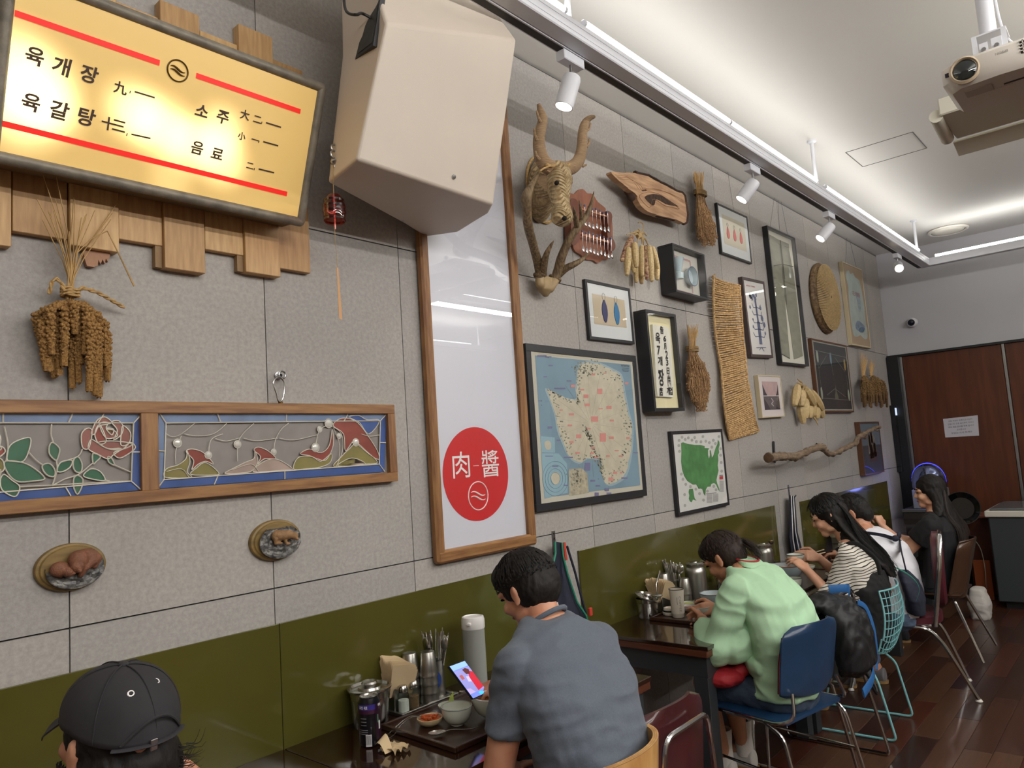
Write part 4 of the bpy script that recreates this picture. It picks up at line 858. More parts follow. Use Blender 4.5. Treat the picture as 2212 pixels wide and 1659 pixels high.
c_ = P(-.66, -.42, 0)+Vector((0, -.03, 0)); obj('enamel_cup', M().lathe([(0, 0), (.03, 0), (.034, .035), (.02, .042), (.022, .05), (.042, .13), (.04, .13), (.02, .055), (0, .05)], 28, c_, (0, 0, 1)), m_en, t)
# 5 three pink drops
t, P, U, V, iw, ih, yb = picture('black framed picture of three small pink drops', [(1552.8, 439.8), (1618, 470), (1621.6, 568.5), (1555.6, 545)], .022, .014, m_fblk, m_matw)
flat([P(a, b, .001) for a, b in ((-.78, -.6), (.78, -.6), (.78, .68), (-.78, .68))], mat('beige_paper2', (198, 192, 172), .85), t, 'beige_sheet')
for u in (-.48, -.03, .42): tassel(t, P, U, V, u, -.05, .024, .045, mat('pink_tag', (196, 112, 108), .5), m_steel, 'pink_drop')
def wires(px, topx, nm, y=-.012, ty=None):
    pass
# 6 map of the united states
t, P, U, V, iw, ih, yb = picture('black framed green map of the United States', [(1450, 931.6), (1561, 926.3), (1575.7, 1091), (1466, 1115.5)], .026, .020, m_fblk, mat('map_paper', (212, 212, 208), .6), cat='map', name='framed_map')
Q = crop(1400, 900, .1386); ON = lambda L_, o: [W(*p, yb-o) for p in Q(L_)]
m_land = mat('map_green', (88, 146, 88), .6, var=.3, vscale=16)
us = [(515, 412), (545, 400), (620, 425), (730, 440), (820, 442), (885, 460), (880, 490), (920, 490), (955, 495), (935, 520), (935, 600), (950, 655), (965, 600), (960, 530), (975, 520), (990, 600), (995, 640), (1020, 600), (1040, 530), (1055, 480), (1080, 430), (1088, 360), (1110, 390), (1115, 440), (1100, 500), (1108, 560), (1090, 600), (1095, 680), (1085, 760), (1098, 840), (1080, 920), (1065, 990), (1080, 1050), (1105, 1110), (1115, 1165), (1095, 1140), (1060, 1060), (1030, 1035), (985, 1050), (975, 1090), (925, 1095), (900, 1140), (890, 1235), (865, 1200), (845, 1130), (810, 1120), (790, 1130), (750, 1055), (700, 1060), (610, 1000), (560, 920), (530, 820), (515, 700), (520, 560)]
flat(ON(us, .001), m_land, t, 'printed_country')
flat(ON([(640, 1130), (700, 1125), (712, 1200), (725, 1270), (755, 1310), (700, 1290), (680, 1335), (655, 1320), (635, 1280), (645, 1230), (632, 1180)], .001), m_land, t, 'printed_state')
ic = []
for x_, y_ in [(485, 370), (530, 320), (580, 355), (628, 330), (685, 365), (727, 325), (755, 390), (825, 392), (855, 310), (900, 382), (955, 405), (1018, 368), (1050, 420), (995, 475), (1105, 310), (480, 450), (490, 540), (520, 895), (545, 975), (588, 1055), (660, 1090), (803, 1200), (865, 1300), (570, 1215), (575, 1385), (1130, 500), (1130, 600), (1140, 715), (1148, 850), (1025, 1085), (1060, 1140), (925, 1160), (745, 1130)]:
    ic.append(ON([(x_+math.cos(a)*21, y_+math.sin(a)*25) for a in [i*PI/4 for i in range(8)]], .001))
stuff(flats(ic, mat('grey_icons', (170, 170, 166), .7), t, 'printed_icons'))
tx = []
for x0_, x1_, y0_, n_ in ((915, 1000, 1215, 12), (1010, 1095, 1200, 12), (1115, 1180, 1000, 16)):
    for i in range(n_): tx.append(ON([(x0_, y0_+i*11), (x1_, y0_+i*11-2), (x1_, y0_+i*11+3), (x0_, y0_+i*11+5)], .001))
stuff(flats(tx, mat('grey_print', (140, 140, 138), .7), t, 'small_print')); flat(ON([(1112, 930), (1168, 925), (1170, 975), (1114, 980)], .001), mat('red_square', (186, 62, 66), .6), t, 'red_square')
flat(ON([(1112, 910), (1168, 906), (1168, 918), (1112, 922)], .001), m_txt, t, 'small_print'); flat(ON([(905, 1200), (1065, 1182), (1065, 1188), (905, 1207)], .001), m_txt, t, 'small_print')
# 7 tree poster
m_fbr = mat('brown_frame', (74, 60, 58), .5)
t, P, U, V, iw, ih, yb = picture('narrow brown framed poster of a tall blue tree with small leaves', [(1606, 598), (1651.7, 608.4), (1670, 773), (1621, 771)], .035, .022, m_fbr, mat('poster_paper', (208, 206, 202), .6))
m_ink2 = mat('blue_grey_ink', (88, 96, 128), .6)
tr_ = M(); tr_.bar(P(.02, -.72, .001), P(.02, -.1, .001), .05, .0006, up=(0, -1, 0)); tr_.bar(P(.0, -.1, .001), P(-.05, .55, .001), .028, .0006, up=(0, -1, 0))
for v, s in ((-.5, 1), (-.3, .95), (-.12, .9), (.1, .8), (.3, .7)):
    for sg in (-1, 1):
        a, b, c = P(0, v, .001), P(sg*.45*s, v-.02, .001), P(sg*.62*s, v+.09, .001); tr_.bar(a, b, .006, .0006, up=(0, -1, 0)); tr_.bar(b, c, .006, .0006, up=(0, -1, 0))
tr_.bar(P(-.5, -.82, .001), P(.5, -.8, .001), .006, .0006, up=(0, -1, 0)); tr_.bar(P(-.2, -.88, .001), P(0, -.8, .001), .006, .0006, up=(0, -1, 0)); tr_.bar(P(.25, -.9, .001), P(.05, -.8, .001), .006, .0006, up=(0, -1, 0))
obj('printed_tree', tr_, m_ink2, t, smooth=0)
for u, v, r_ in ((.45, .02, .024), (.6, -.16, .022), (.4, .3, .018), (-.65, .28, .014), (-.5, -.05, .01), (-.55, -.25, .012), (.6, -.4, .014)):
    c_ = P(u, v, .0012); flat([c_+U*(math.cos(a)*r_*(1 if math.sin(a) < .3 else .8))+V*(math.sin(a)*r_) for a in [i*PI/6 for i in range(12)]], m_ink2, t, 'printed_leaf')
for i in range(9): c_ = P(-.55+.11*(i % 7), .62-.05*(i % 3)+.02*(i//4), .0012); flat([c_+U*a*.014+V*b*.016 for a, b in ((-1, -1), (1, -.6), (.8, 1), (-1, .7))], m_ink2, t, 'printed_leaf')
p = P(-.35, .86, .0014); text('lettering', 'JAZZ TREE', p, U, V, .02, mat('red_ink', (190, 60, 60), .6), t, off=.01, fit=(iw*.9, ih*.045))
# 8 framed trousers
t, P, U, V, iw, ih, yb = picture('tall black framed pair of grey green trousers', [(1664, 490), (1722, 516.7), (1744, 790), (1683, 784)], .045, .014, m_fblk, mat('ivory_back', (214, 212, 196), .8), recess=.03)
m_can = mat('grey_green_canvas', (142, 142, 124), .85, var=.12, vscale=9, bump=.5, bscale=30, stretch=(1, 1, 2))
def cloth(poly_l, poly_r, rows, y0, m, name, parent, amp=.004, seed=1, th=.006):
    rs2 = random.Random(seed); G_ = []
    for i in range(rows+1):
        s = i/rows; k = s*(len(poly_l)-1); a = min(int(k), len(poly_l)-2); f = k-a
        l = poly_l[a].lerp(poly_l[a+1], f); r = poly_r[a].lerp(poly_r[a+1], f); row = []
        for j in range(13):
            u = j/12; p = l.lerp(r, u); ed = min(1, 6*min(u, 1-u))
            row.append(p+Vector((0, -y0-amp*ed*(1+noise.noise(Vector((p.x*9+seed, seed, p.z*26)))*1.6+.6*noise.noise(Vector((p.x*30, seed, p.z*60)))), 0)))
        G_.append(row)
    return obj(name, M().grid(G_, (0, th, 0)), m, parent, smooth=50)
ws = lambda L_: [P(a, b, .003) for a, b in L_]
leg_o = cloth(ws([(-.78, .93), (-.85, .5), (-.86, 0), (-.9, -.5), (-.92, -.86)]), ws([(0, .9), (-.02, .5), (-.06, 0), (-.12, -.5), (-.16, -.93)]), 60, 0, m_can, 'trouser_leg', t, .005, 1)
cloth(ws([(.0, .9), (.0, .5), (-.02, 0), (.1, -.5), (.14, -.93)]), ws([(.7, .86), (.88, .4), (.9, 0), (.9, -.5), (.88, -.86)]), 60, 0, m_can, 'trouser_leg', t, .005, 5)
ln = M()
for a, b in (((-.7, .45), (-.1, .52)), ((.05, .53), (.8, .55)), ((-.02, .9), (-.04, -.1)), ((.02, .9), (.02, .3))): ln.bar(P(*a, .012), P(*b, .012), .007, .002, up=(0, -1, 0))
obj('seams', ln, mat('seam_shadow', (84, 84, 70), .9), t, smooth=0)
obj('belt_band', M().obox(P(-.05, .87, .008), U*iw*.72, (0, .002, 0), V*ih*.035, .001), m_can, t, smooth=0)
# 9 framed antique sheet
m_ivf = mat('ivory_frame', (196, 182, 150), .5)
t, P, U, V, iw, ih, yb = picture('ivory framed pale blue torn sheet on tan paper', [(1827, 569.6), (1867.6, 587), (1876.5, 749), (1833.5, 741)], .04, .012, m_ivf, mat('tan_paper', (168, 144, 112), .8))
rr = random.Random(9); pts = [(-.78, -.72), (-.4, -.8), (0, -.74), (.4, -.82), (.8, -.74), (.78, -.3), (.84, 0), (.76, .4), (.6, .7), (.2, .74), (0, .84), (-.3, .78), (-.45, .86), (-.8, .74), (-.72, .4), (-.8, 0)]
flat([P(a, b, .001) for a, b in smooth_poly(pts, True, 3)], mat('pale_blue_sheet', (170, 184, 178), .8, var=.15, vscale=12), t, 'torn_sheet')
flat([P(a, b, .0016) for a, b in smooth_poly([(-.35, -.62), (.3, -.66), (.6, -.5), (.3, -.42), (-.1, -.38), (-.4, -.5)], True, 3)], mat('blue_wash', (112, 134, 158), .8, var=.4, vscale=20), t, 'blue_wash'); flat([P(a, b, .0016) for a, b in smooth_poly([(.0, .35), (.4, .3), (.45, 0), (.2, -.15), (.1, .1)], True, 3)], mat('grey_wash', (148, 164, 172), .8, var=.3, vscale=30), t, 'grey_wash')
p = P(.05, .3, .0022); text('lettering', '花鳥圖', p, U, V, .04, mat('faded_red', (158, 112, 116), .7), t, fit=(iw*.8, ih*.12))
# 10 dark textile
m_fbr2 = mat('walnut_frame', (92, 58, 38), .45)
t, P, U, V, iw, ih, yb = picture('brown framed dark cloth with pale oval emblems', [(1759, 732.5), (1831.4, 747.6), (1843, 889.4), (1764, 890)], .035, .016, m_fbr2, mat('grey_margin', (150, 152, 140), .8))
flat([P(a, b, .001) for a, b in ((-.94, -.95), (.94, -.95), (.94, .96), (-.94, .96))], mat('dark_cloth', (52, 52, 54), .85, var=.3, vscale=90, bump=.3), t, 'dark_cloth')
m_em = [mat('emblem_pale', (158, 166, 146), .7), mat('emblem_blue', (104, 136, 150), .7), mat('emblem_gold', (168, 142, 80), .7)]
for u, v, m in ((-.8, .55, 0), (-.05, .55, 1), (.78, .42, 2), (-.78, -.5, 0), (.82, -.52, 0)):
    c_ = P(u, v, .0016); flat([c_+U*(math.cos(a)*.024)+V*(math.sin(a)*.055) for a in [i*PI/8 for i in range(16)]], m_em[m], t, 'oval_emblem')
ln = M()
for q in (((-.9, .72), (.9, .66)), ((-.9, -.64), (.9, -.68)), ((-.3, .6), (-.8, .2)), ((.2, .6), (.75, .2)), ((-.8, .3), (-.78, -.3)), ((.8, .1), (.82, -.35)), ((-.05, .4), (0, .05)), ((-.5, -.55), (0, -.35)), ((0, -.35), (.6, -.58))): ln.bar(P(*q[0], .0018), P(*q[1], .0018), .004, .0005, up=(0, -1, 0))
obj('woven_lines', ln, mat('thread_line', (120, 122, 112), .8), t, smooth=0)
c_ = P(.05, -.5, .002); flat([c_+U*a+V*b for a, b in ((-.05, -.05), (.05, -.05), (.04, -.01), (.015, .02), (0, .09), (-.015, .02), (-.04, -.01))], mat('tower_patch', (98, 100, 78), .8), t, 'tower_emblem')
# 11 small landscape
t, P, U, V, iw, ih, yb = picture('small pale framed print of a pink sky over dark cliffs', [(1638.5, 809.4), (1686, 812), (1695.7, 899.5), (1646, 903.3)], .035, .009, m_ivf, mat('print_paper', (216, 208, 206), .7))
flat([P(a, b, .001) for a, b in ((-.72, .02), (.7, .02), (.7, .74), (-.72, .74))], mat('pink_sky', (196, 168, 166), .7, var=.1), t, 'printed_sky'); flat([P(a, b, .001) for a, b in ((-.72, -.68), (.7, -.68), (.7, .02), (-.72, .02))], mat('dark_water', (108, 100, 102), .7, var=.3, vscale=12, stretch=(1, 1, 4)), t, 'printed_water')
m_cl = mat('cliff_ink', (66, 60, 66), .7)
for q in ([(-.72, .6), (-.5, .2), (-.35, .02), (-.3, .0), (-.72, 0)], [(.7, .6), (.6, .3), (.48, .1), (.4, .02), (.7, .02)], [(-.72, -.1), (-.5, -.3), (-.2, -.66), (-.72, -.68)], [(.7, -.1), (.5, -.25), (.3, -.66), (.7, -.68)]): flat([P(a, b, .0016) for a, b in q], m_cl, t, 'printed_cliff')
ln = M()
for q in (((-.05, -.1), (.12, -.25)), ((.12, -.25), (-.08, -.38)), ((-.08, -.38), (.12, -.5)), ((-.72, .02), (.7, .02))): ln.bar(P(*q[0], .0018), P(*q[1], .0018), .006, .0005, up=(0, -1, 0))
obj('printed_glint', ln, mat('glint', (210, 202, 200), .7), t, smooth=0)
# 12 ship
t, P, U, V, iw, ih, yb = picture('brown framed dusky painting of a sailing ship behind the driftwood tip', [(1858, 911), (1900.5, 911), (1909.4, 1019), (1868, 1028)], .05, .014, m_fbr2, mat('dusk_sea', (64, 70, 74), .6, var=.3, vscale=9))
flat([P(a, b, .001) for a, b in ((-.97, .1), (.97, .1), (.97, .97), (-.97, .97))], mat('dusk_sky', (104, 122, 132), .6, var=.2, vscale=5), t, 'painted_sky')
m_sail = mat('sail', (122, 114, 102), .7)
for u, v, w_, h_ in ((-.25, .1, .05, .1), (0, .18, .055, .12), (.25, .1, .05, .1), (-.2, .3, .035, .06), (.05, .42, .035, .06), (-.1, -.15, .06, .07), (.3, -.1, .05, .07)): c_ = P(u, v, .0016); flat([c_+U*a*w_+V*b*h_ for a, b in ((-1, -1), (1, -.9), (.7, 1), (-.7, 1))], m_sail, t, 'painted_sail')
c_ = P(0, -.35, .0016); flat([c_+U*a+V*b for a, b in ((-.14, .02), (.15, .04), (.1, -.05), (-.1, -.05))], mat('hull', (78, 54, 42), .7), t, 'painted_hull')
# hanging wires above frames
def wire(pa, pb, label):
    tag(obj('hanging_wire', M().tube([W(*pa, -.006), W(*pb, -.012)], .0012, 4), mat('wire_dark', (92, 90, 86), .6)), label, 'wire')
wire((1567, 338), (1585, 455), 'thin wire holding the frame with three pink drops'); wire((1664, 490), (1676, 400), 'leftmost thin wire above the framed trousers'); wire((1684, 498), (1679, 402), 'middle thin wire above the framed trousers'); wire((1701, 506), (1681, 402), 'rightmost thin wire above the framed trousers'); wire((1827, 569), (1829, 505), 'left thin wire above the ivory framed sheet'); wire((1850, 578), (1833, 508), 'right thin wire above the ivory framed sheet')
# --- spoon rack
m_rack = mat('rack_wood', (150, 92, 66), .45, var=.25, vscale=7, stretch=(8, 8, 1)); m_rack2 = mat('rack_side', (112, 60, 40), .35, var=.2); m_spn = mat('silver_spoon', (190, 190, 192), .2, metal=1)
Q = crop(1100, 200, .2773)
t = thing('spoon_rack', 'wooden scalloped rack displaying rows of small silver souvenir spoons', 'rack', W(1285, 560, -.02))
bp = smooth_poly([(470, 800), (510, 790), (545, 755), (580, 755), (610, 785), (650, 790), (690, 850), (750, 900), (752, 930), (800, 985), (805, 1200), (780, 1290), (735, 1300), (690, 1328), (650, 1305), (600, 1300), (555, 1260), (500, 1210), (485, 1000)], True, 3)
obj('back_board', M().prism([W(*p, -.014) for p in Q(bp)], (0, .012, 0)), m_rack, t, smooth=0)
for L_, nm in ((smooth_poly([(478, 835), (520, 832), (545, 880), (540, 950), (520, 1010), (535, 1070), (552, 1110), (545, 1150), (500, 1195), (482, 1120), (482, 950)], True, 3), 'side_panel'),):
    obj(nm, M().prism([W(*p, -.055) for p in Q(L_)], (0, .041, 0)), m_rack2, t, smooth=0)
L_ = smooth_poly([(755, 925), (790, 932), (803, 970), (792, 1040), (795, 1110), (825, 1170), (822, 1220), (775, 1255), (790, 1200), (765, 1110), (770, 1010)], True, 3)
obj('side_panel', M().prism([W(*p, -.055) for p in Q(L_)], (0, .041, 0)), m_rack2, t, smooth=0)
shelves = (((548, 905), (785, 972)), ((560, 1108), (812, 1175)))
for a, b in shelves:
    A_, B_ = W(*Q([a])[0], -.048), W(*Q([b])[0], -.048); obj('shelf_bar', M().bar(A_, B_, .010, .009, bev=.001), mat('bar_wood', (186, 132, 96), .5), t, smooth=0)
    a2, b2 = (a[0]+2, a[1]+36), (b[0]-2, b[1]+4)
m_em2 = mat('spoon_emblem', (72, 82, 110), .4)
sp0 = None; SPN = []
for (a, b), n_ in ((shelves[0], 8), (shelves[1], 9)):
    for i in range(n_):
        f = (i+.4)/n_; x_, y_ = a[0]+(b[0]-a[0])*f, a[1]+(b[1]-a[1])*f; SPN.append(W(*Q([(x_, y_)])[0], -.058))
def spoon_proto(p):
    t = thing('souvenir_spoon', 'small silver spoon hanging in the rack', 'spoon', p, 'souvenir spoons in the rack')
    obj('handle', M().tube([p+Vector((0, 0, .018)), p, p-Vector((0, -.003, .035)), p-Vector((0, 0, .055))], [.0028, .0014, .0014, .002], 6), m_spn, t)
    obj('bowl', M().ell(p-Vector((0, 0, .072)), (.0105, .0035, .018), n=12, m=8), m_spn, t)
    obj('emblem', M().lathe([(0, .002), (.007, .002), (.007, -.002), (0, -.002)], 10, p+Vector((0, 0, .025)), (0, -1, 0)), m_em2, t); return t
SLB = 'small silver souvenir spoon hanging on the scalloped wooden rack'
ORD = 'first second third fourth fifth sixth seventh eighth ninth'.split()
SLB = lambda i: '%s silver spoon from the left on the %s bar of the spoon rack' % (ORD[i if i < 8 else i-8], 'upper' if i < 8 else 'lower')
sp0 = spoon_proto(SPN[0]); sp0['label'] = SLB(0)
for i, p in enumerate(SPN[1:]): dup(sp0, p+Vector((0, 0, -.004*(i % 3))), SLB(i+1))
# --- woven deer head
m_wov = mat('woven_straw', (214, 190, 146), .75, var=.4, vscale=50, bump=.3, bscale=150, col2=(170, 142, 98))
nt = m_wov.node_tree; N = nt.nodes; L = nt.links
def add_chevron(m, sx, sz):
    nt = m.node_tree; N = nt.nodes; L = nt.links; b = N['Principled BSDF']; tc = N.new('ShaderNodeTexCoord'); sp = N.new('ShaderNodeSeparateXYZ'); L.new(tc.outputs['Object'], sp.inputs[0])
    a = N.new('ShaderNodeMath'); a.operation = 'PINGPONG'; L.new(sp.outputs['X'], a.inputs[0]); a.inputs[1].default_value = sx
    c = N.new('ShaderNodeMath'); c.operation = 'ADD'; L.new(sp.outputs['Z'], c.inputs[0]); L.new(a.outputs[0], c.inputs[1])
    d = N.new('ShaderNodeMath'); d.operation = 'MULTIPLY'; L.new(c.outputs[0], d.inputs[0]); d.inputs[1].default_value = 6.283/sz
    e = N.new('ShaderNodeMath'); e.operation = 'SINE'; L.new(d.outputs[0], e.inputs[0])
    g = N.new('ShaderNodeMath'); g.operation = 'MULTIPLY'; L.new(sp.outputs['X'], g.inputs[0]); g.inputs[1].default_value = 6.283/(sx*2)
    h = N.new('ShaderNodeMath'); h.operation = 'SINE'; L.new(g.outputs[0], h.inputs[0]); k = N.new('ShaderNodeMath'); k.operation = 'ABSOLUTE'; L.new(h.outputs[0], k.inputs[0])
    q = N.new('ShaderNodeMath'); q.operation = 'MULTIPLY_ADD'; L.new(k.outputs[0], q.inputs[0]); q.inputs[1].default_value = .5; L.new(e.outputs[0], q.inputs[2])
    bp = N.new('ShaderNodeBump'); bp.inputs['Strength'].default_value = 1; bp.inputs['Distance'].default_value = .004; L.new(q.outputs[0], bp.inputs['Height']); L.new(bp.outputs[0], b.inputs['Normal'])
    old = b.inputs['Base Color'].links[0].from_socket; mx = N.new('ShaderNodeMix'); mx.data_type = 'RGBA'; mx.blend_type = 'MULTIPLY'; mx.inputs['Factor'].default_value = .3; L.new(old, mx.inputs['A']); r = N.new('ShaderNodeMapRange'); r.inputs[1].default_value = -.6; r.inputs[2].default_value = .8; r.inputs[3].default_value = .45; L.new(q.outputs[0], r.inputs[0]); L.new(r.outputs[0], mx.inputs['B']); L.new(mx.outputs['Result'], b.inputs['Base Color'])
add_chevron(m_wov, .024, .018)
m_twine = mat('wrapped_twine', (172, 142, 108), .85, var=.35, vscale=30, stretch=(1, 1, 14), bump=.9, bscale=40)
Q = crop(1100, 200, .2773); D = lambda x_, y_, y: W(*Q([(x_, y_)])[0], y)
t = thing('woven_deer_head', 'woven straw deer head with tall twine-wrapped antlers', 'wall sculpture', D(230, 760, 0))
yH = -.27
cr_t = D(375, 590, yH); sn_b = D(415, 1000, yH-.07)
hb = M()
ax = (sn_b-cr_t); fr_ = Vector((-.25, -1, .15)).normalized(); sd = ax.cross(fr_).normalized(); fr_ = sd.cross(ax).normalized()
if sd.x < 0: sd = -sd
for s, wd_, dp in ((-.06, .035, .035), (0, .058, .06), (.15, .072, .078), (.3, .07, .078), (.45, .058, .064), (.6, .046, .05), (.74, .043, .044), (.86, .052, .05), (.96, .056, .052), (1.04, .045, .04)):
    pass
hb.loft([(cr_t+ax*s, sd*wd_, fr_*dp) for s, wd_, dp in ((-.05, .03, .03), (0, .052, .05), (.15, .057, .064), (.3, .055, .066), (.45, .046, .056), (.6, .038, .045), (.74, .038, .042), (.86, .046, .045), (.96, .050, .047), (1.03, .036, .032))], 24, 2.2)
nk = [(D(250, 760, -.004), (.115, .165)), (D(262, 762, -.06), (.105, .15)), (D(300, 740, -.14), (.085, .115)), (D(345, 700, -.21), (.066, .085)), (D(375, 660, -.26), (.05, .06))]
hb.loft([(c, Vector((a, 0, 0)), Vector((0, -.25*b, b))) for c, (a, b) in nk], 24)
blob('head', hb, .0055, m_wov, t, 5)
rimc, (ra, rb) = nk[0]
obj('neck_rim', M().tube([rimc+Vector((math.cos(a)*ra*1.02, -.006, math.sin(a)*rb*1.02)) for a in [i*PI/20 for i in range(40)]], .008, 6, closed=True), m_rope, t)
for x_, y_ in ((370, 703), (430, 980)):
    c = D(x_, y_, yH-.06 if y_ < 800 else yH-.12); obj('eye' if y_ < 800 else 'nostril', M().ell(c, (.010, .012, .010), n=12, m=8), mat('hollow_dark', (28, 20, 14), .9), t)
er = M(); er.loft([(D(330, 690, -.27), (.0, 0, .02), (.008, 0, 0)), (D(280, 700, -.25), (0, 0, .036), (.004, -.012, 0)), (D(235, 670, -.23), (0, 0, .028), (.003, -.01, 0)), (D(228, 655, -.225), (0, 0, .008), (.002, -.004, 0))], 14); obj('ear', er, m_twine, t)
er = M(); er.loft([(D(455, 640, -.25), (.0, 0, .014), (.008, 0, 0)), (D(478, 670, -.22), (0, 0, .02), (.004, -.01, 0)), (D(488, 700, -.2), (0, 0, .008), (.002, -.004, 0))], 14); obj('ear', er, m_twine, t)
def horn(L_, rs_, m=m_twine, nm='antler', n=14, tt=None, k=4):
    P_ = [Vector(D(a, b, c)) for a, b, c in L_]; R = []; S = []
    sm = smooth_poly([tuple(p)+(r,) for p, r in zip(P_, rs_)], False, k)
    return obj(nm, M().tube([q[:3] for q in sm], [q[3] for q in sm], n), m, tt or t)
a1 = horn([(380, 590, yH), (300, 575, yH), (255, 520, yH), (235, 440, yH), (232, 360, yH), (250, 270, yH), (262, 200, yH), (240, 130, yH), (228, 88, yH)], [.03, .034, .033, .029, .027, .024, .021, .014, .008])
for L_ in ([(235, 520), (212, 490), (203, 455)], [(218, 375), (200, 330), (194, 280)], [(245, 232), (225, 190), (214, 142)], [(290, 600), (310, 620), (315, 580)]): obj('tine', M().tube([D(*p, yH-.01) for p in L_], [.008, .006, .005], 7), m_twine, a1)
a2 = horn([(400, 585, yH), (470, 590, yH), (530, 545, yH), (560, 470, yH), (568, 390, yH), (572, 310, yH), (590, 240, yH), (625, 200, yH), (660, 188, yH)], [.03, .033, .03, .027, .025, .023, .02, .014, .009])
for L_ in ([(548, 560), (575, 575), (600, 562)], [(600, 425), (622, 395), (626, 362)], [(598, 300), (622, 285), (634, 240)]): obj('tine', M().tube([D(*p, yH-.01) for p in L_], [.008, .006, .005], 7), m_twine, a2)
obj('cord_tie', M().tube([D(x_, y_, yH-.03) for x_, y_ in ((290, 560), (330, 575), (380, 560), (440, 575), (470, 560))], .007, 7).tube([D(x_, y_, yH-.04) for x_, y_ in ((240, 610), (270, 590), (320, 570))], .004, 6), m_rope, t)
# --- real antlers on skull plate
m_ant = mat('antler_bone', (138, 116, 84), .55, var=.6, vscale=22, stretch=(5, 5, 1), bump=.9, bscale=60, col2=(86, 66, 42)); m_skull = mat('skull_bone', (168, 144, 106), .6, var=.25, vscale=16, bump=.4)
t = thing('deer_antlers', 'real brown antlers on a bone skull plate below the woven head', 'antlers', D(285, 1600, -.02))
sk = M(); sk.loft([(D(285, 1590, -.05), (.012, 0, 0), (0, .01, 0)), (D(275, 1540, -.06), (.042, 0, 0), (0, .03, 0)), (D(270, 1480, -.06), (.045, 0, .0), (0, .032, 0)), (D(280, 1440, -.06), (.044, 0, 0), (0, .026, 0))], 14)
caps(sk, D(240, 1490, -.07), D(238, 1420, -.07), .024, .021); caps(sk, D(315, 1520, -.07), D(358, 1455, -.08), .026, .023)
blob('skull_plate', sk, .004, m_skull, t, 3)
for x_, y_, d_ in ((240, 1418, (0, 0, 1)), (355, 1450, (.45, -.2, .9))): c = D(x_, y_, -.075); dd = Vector(d_).normalized(); a_, b_ = frame_of(dd); obj('burr_ring', M().tube([c+a_*math.cos(q)*.026+b_*math.sin(q)*.026+dd*.004*math.sin(q*5) for q in [i*PI/14 for i in range(28)]], .007, 6, closed=True), m_ant, t)
AY = -.09
horn([(240, 1430, -.075), (225, 1330, -.1), (185, 1180, -.16), (150, 1050, -.22), (135, 900, -.26), (135, 810, -.28), (165, 740, -.29), (205, 670, -.27), (245, 610, -.25)], [.021, .022, .020, .021, .021, .024, .015, .009, .003], m_ant, 'antler', 12, t)
horn([(262, 1420, -.08), (268, 1350, -.12), (290, 1260, -.17), (325, 1190, -.2), (347, 1155, -.22)], [.018, .019, .014, .008, .002], m_ant, 'tine', 10, t)
horn([(352, 1455, -.08), (385, 1380, -.1), (405, 1290, -.13), (460, 1160, -.18), (525, 1060, -.22), (590, 980, -.24), (635, 880, -.26), (660, 770, -.27)], [.021, .025, .022, .019, .018, .014, .010, .002], m_ant, 'antler', 12, t)
horn([(385, 1420, -.09), (440, 1370, -.13), (520, 1330, -.18), (580, 1290, -.2), (622, 1245, -.22)], [.018, .018, .014, .009, .002], m_ant, 'tine', 10, t)
horn([(530, 1060, -.22), (518, 990, -.25), (508, 930, -.28), (500, 885, -.3)], [.014, .012, .008, .002], m_ant, 'tine', 10, t)
horn([(560, 1010, -.22), (560, 940, -.25), (552, 880, -.27), (545, 840, -.28)], [.011, .008, .005, .002], m_ant, 'tine', 10, t)
# --- wood slab
Q = crop(1300, 340, .217); D3 = lambda x_, y_, y: W(*Q([(x_, y_)])[0], y)
t = thing('wood_slab', 'live-edge slab of orange brown wood with a dark hollow knot', 'wood slab', D3(560, 600, -.05))
sl = smooth_poly([(95, 145), (200, 152), (330, 158), (460, 190), (560, 245), (650, 290), (740, 340), (820, 385), (842, 640), (740, 620), (600, 585), (480, 550), (410, 500), (360, 430), (345, 370), (290, 330), (230, 280), (150, 215)], True, 3); sl = [(a, b) for a, b in sl]
rr = random.Random(4); sl = [(a+rr.uniform(-3, 3), b+rr.uniform(-3, 3)) for a, b in sl]
m_slab = mat('slab_wood', (186, 148, 110), .45, var=.5, vscale=7, stretch=(1.2, 1, 9), col2=(152, 112, 78), bump=.05)
m_bark = mat('bark', (74, 52, 40), .9, var=.5, vscale=30, bump=1, bscale=60)
hole = smooth_poly([(430, 390), (500, 365), (580, 375), (650, 410), (720, 460), (765, 490), (700, 478), (640, 465), (580, 430), (540, 420), (525, 470), (500, 475), (450, 430)], True, 3)
obj('slab_face', M().prism([D3(*p, -.10) for p in sl], (0, .035, 0)), m_slab, t, smooth=0)
ed = M().tube([D3(*p, -.080) for p in sl[6:-2]], [.012+.004*rr.random() for _ in sl[6:-2]], 6)
obj('bark_edge', ed, m_bark, t)
obj('knot_hollow', M().prism([D3(*p, -.1012) for p in hole], (0, .012, 0)), mat('hollow_brown', (70, 50, 36), .9, var=.6, vscale=40, bump=1), t, smooth=0); obj('knot_hollow', M().prism([D3(*p, -.1012) for p in [(395, 325), (440, 318), (448, 330), (410, 338)]], (0, .012, 0)), mat('hollow_brown', (70, 50, 36), .9), t, smooth=0)
kr = [D3(450+(a-560)*1.18+80, 425+(b-425)*1.35, -.1012) for a, b in hole]; obj('grain_ring', M().tube(kr, .0012, 5, closed=True), mat('dark_grain', (140, 96, 62), .6), t)
for i, (dx, dy) in enumerate(((0, 0), (18, 22), (36, 44))): obj('grain_line', M().tube([D3(a+dx*1.5, b+dy*.4+8, -.1006) for a, b in smooth_poly([(130, 165+dy*.5), (250, 185+dy*.4), (330, 250), (370, 310), (420, 300), (560, 310), (700, 370), (815, 450)], False, 4)], .0008, 4), mat('dark_grain', (140, 96, 62), .6), t)
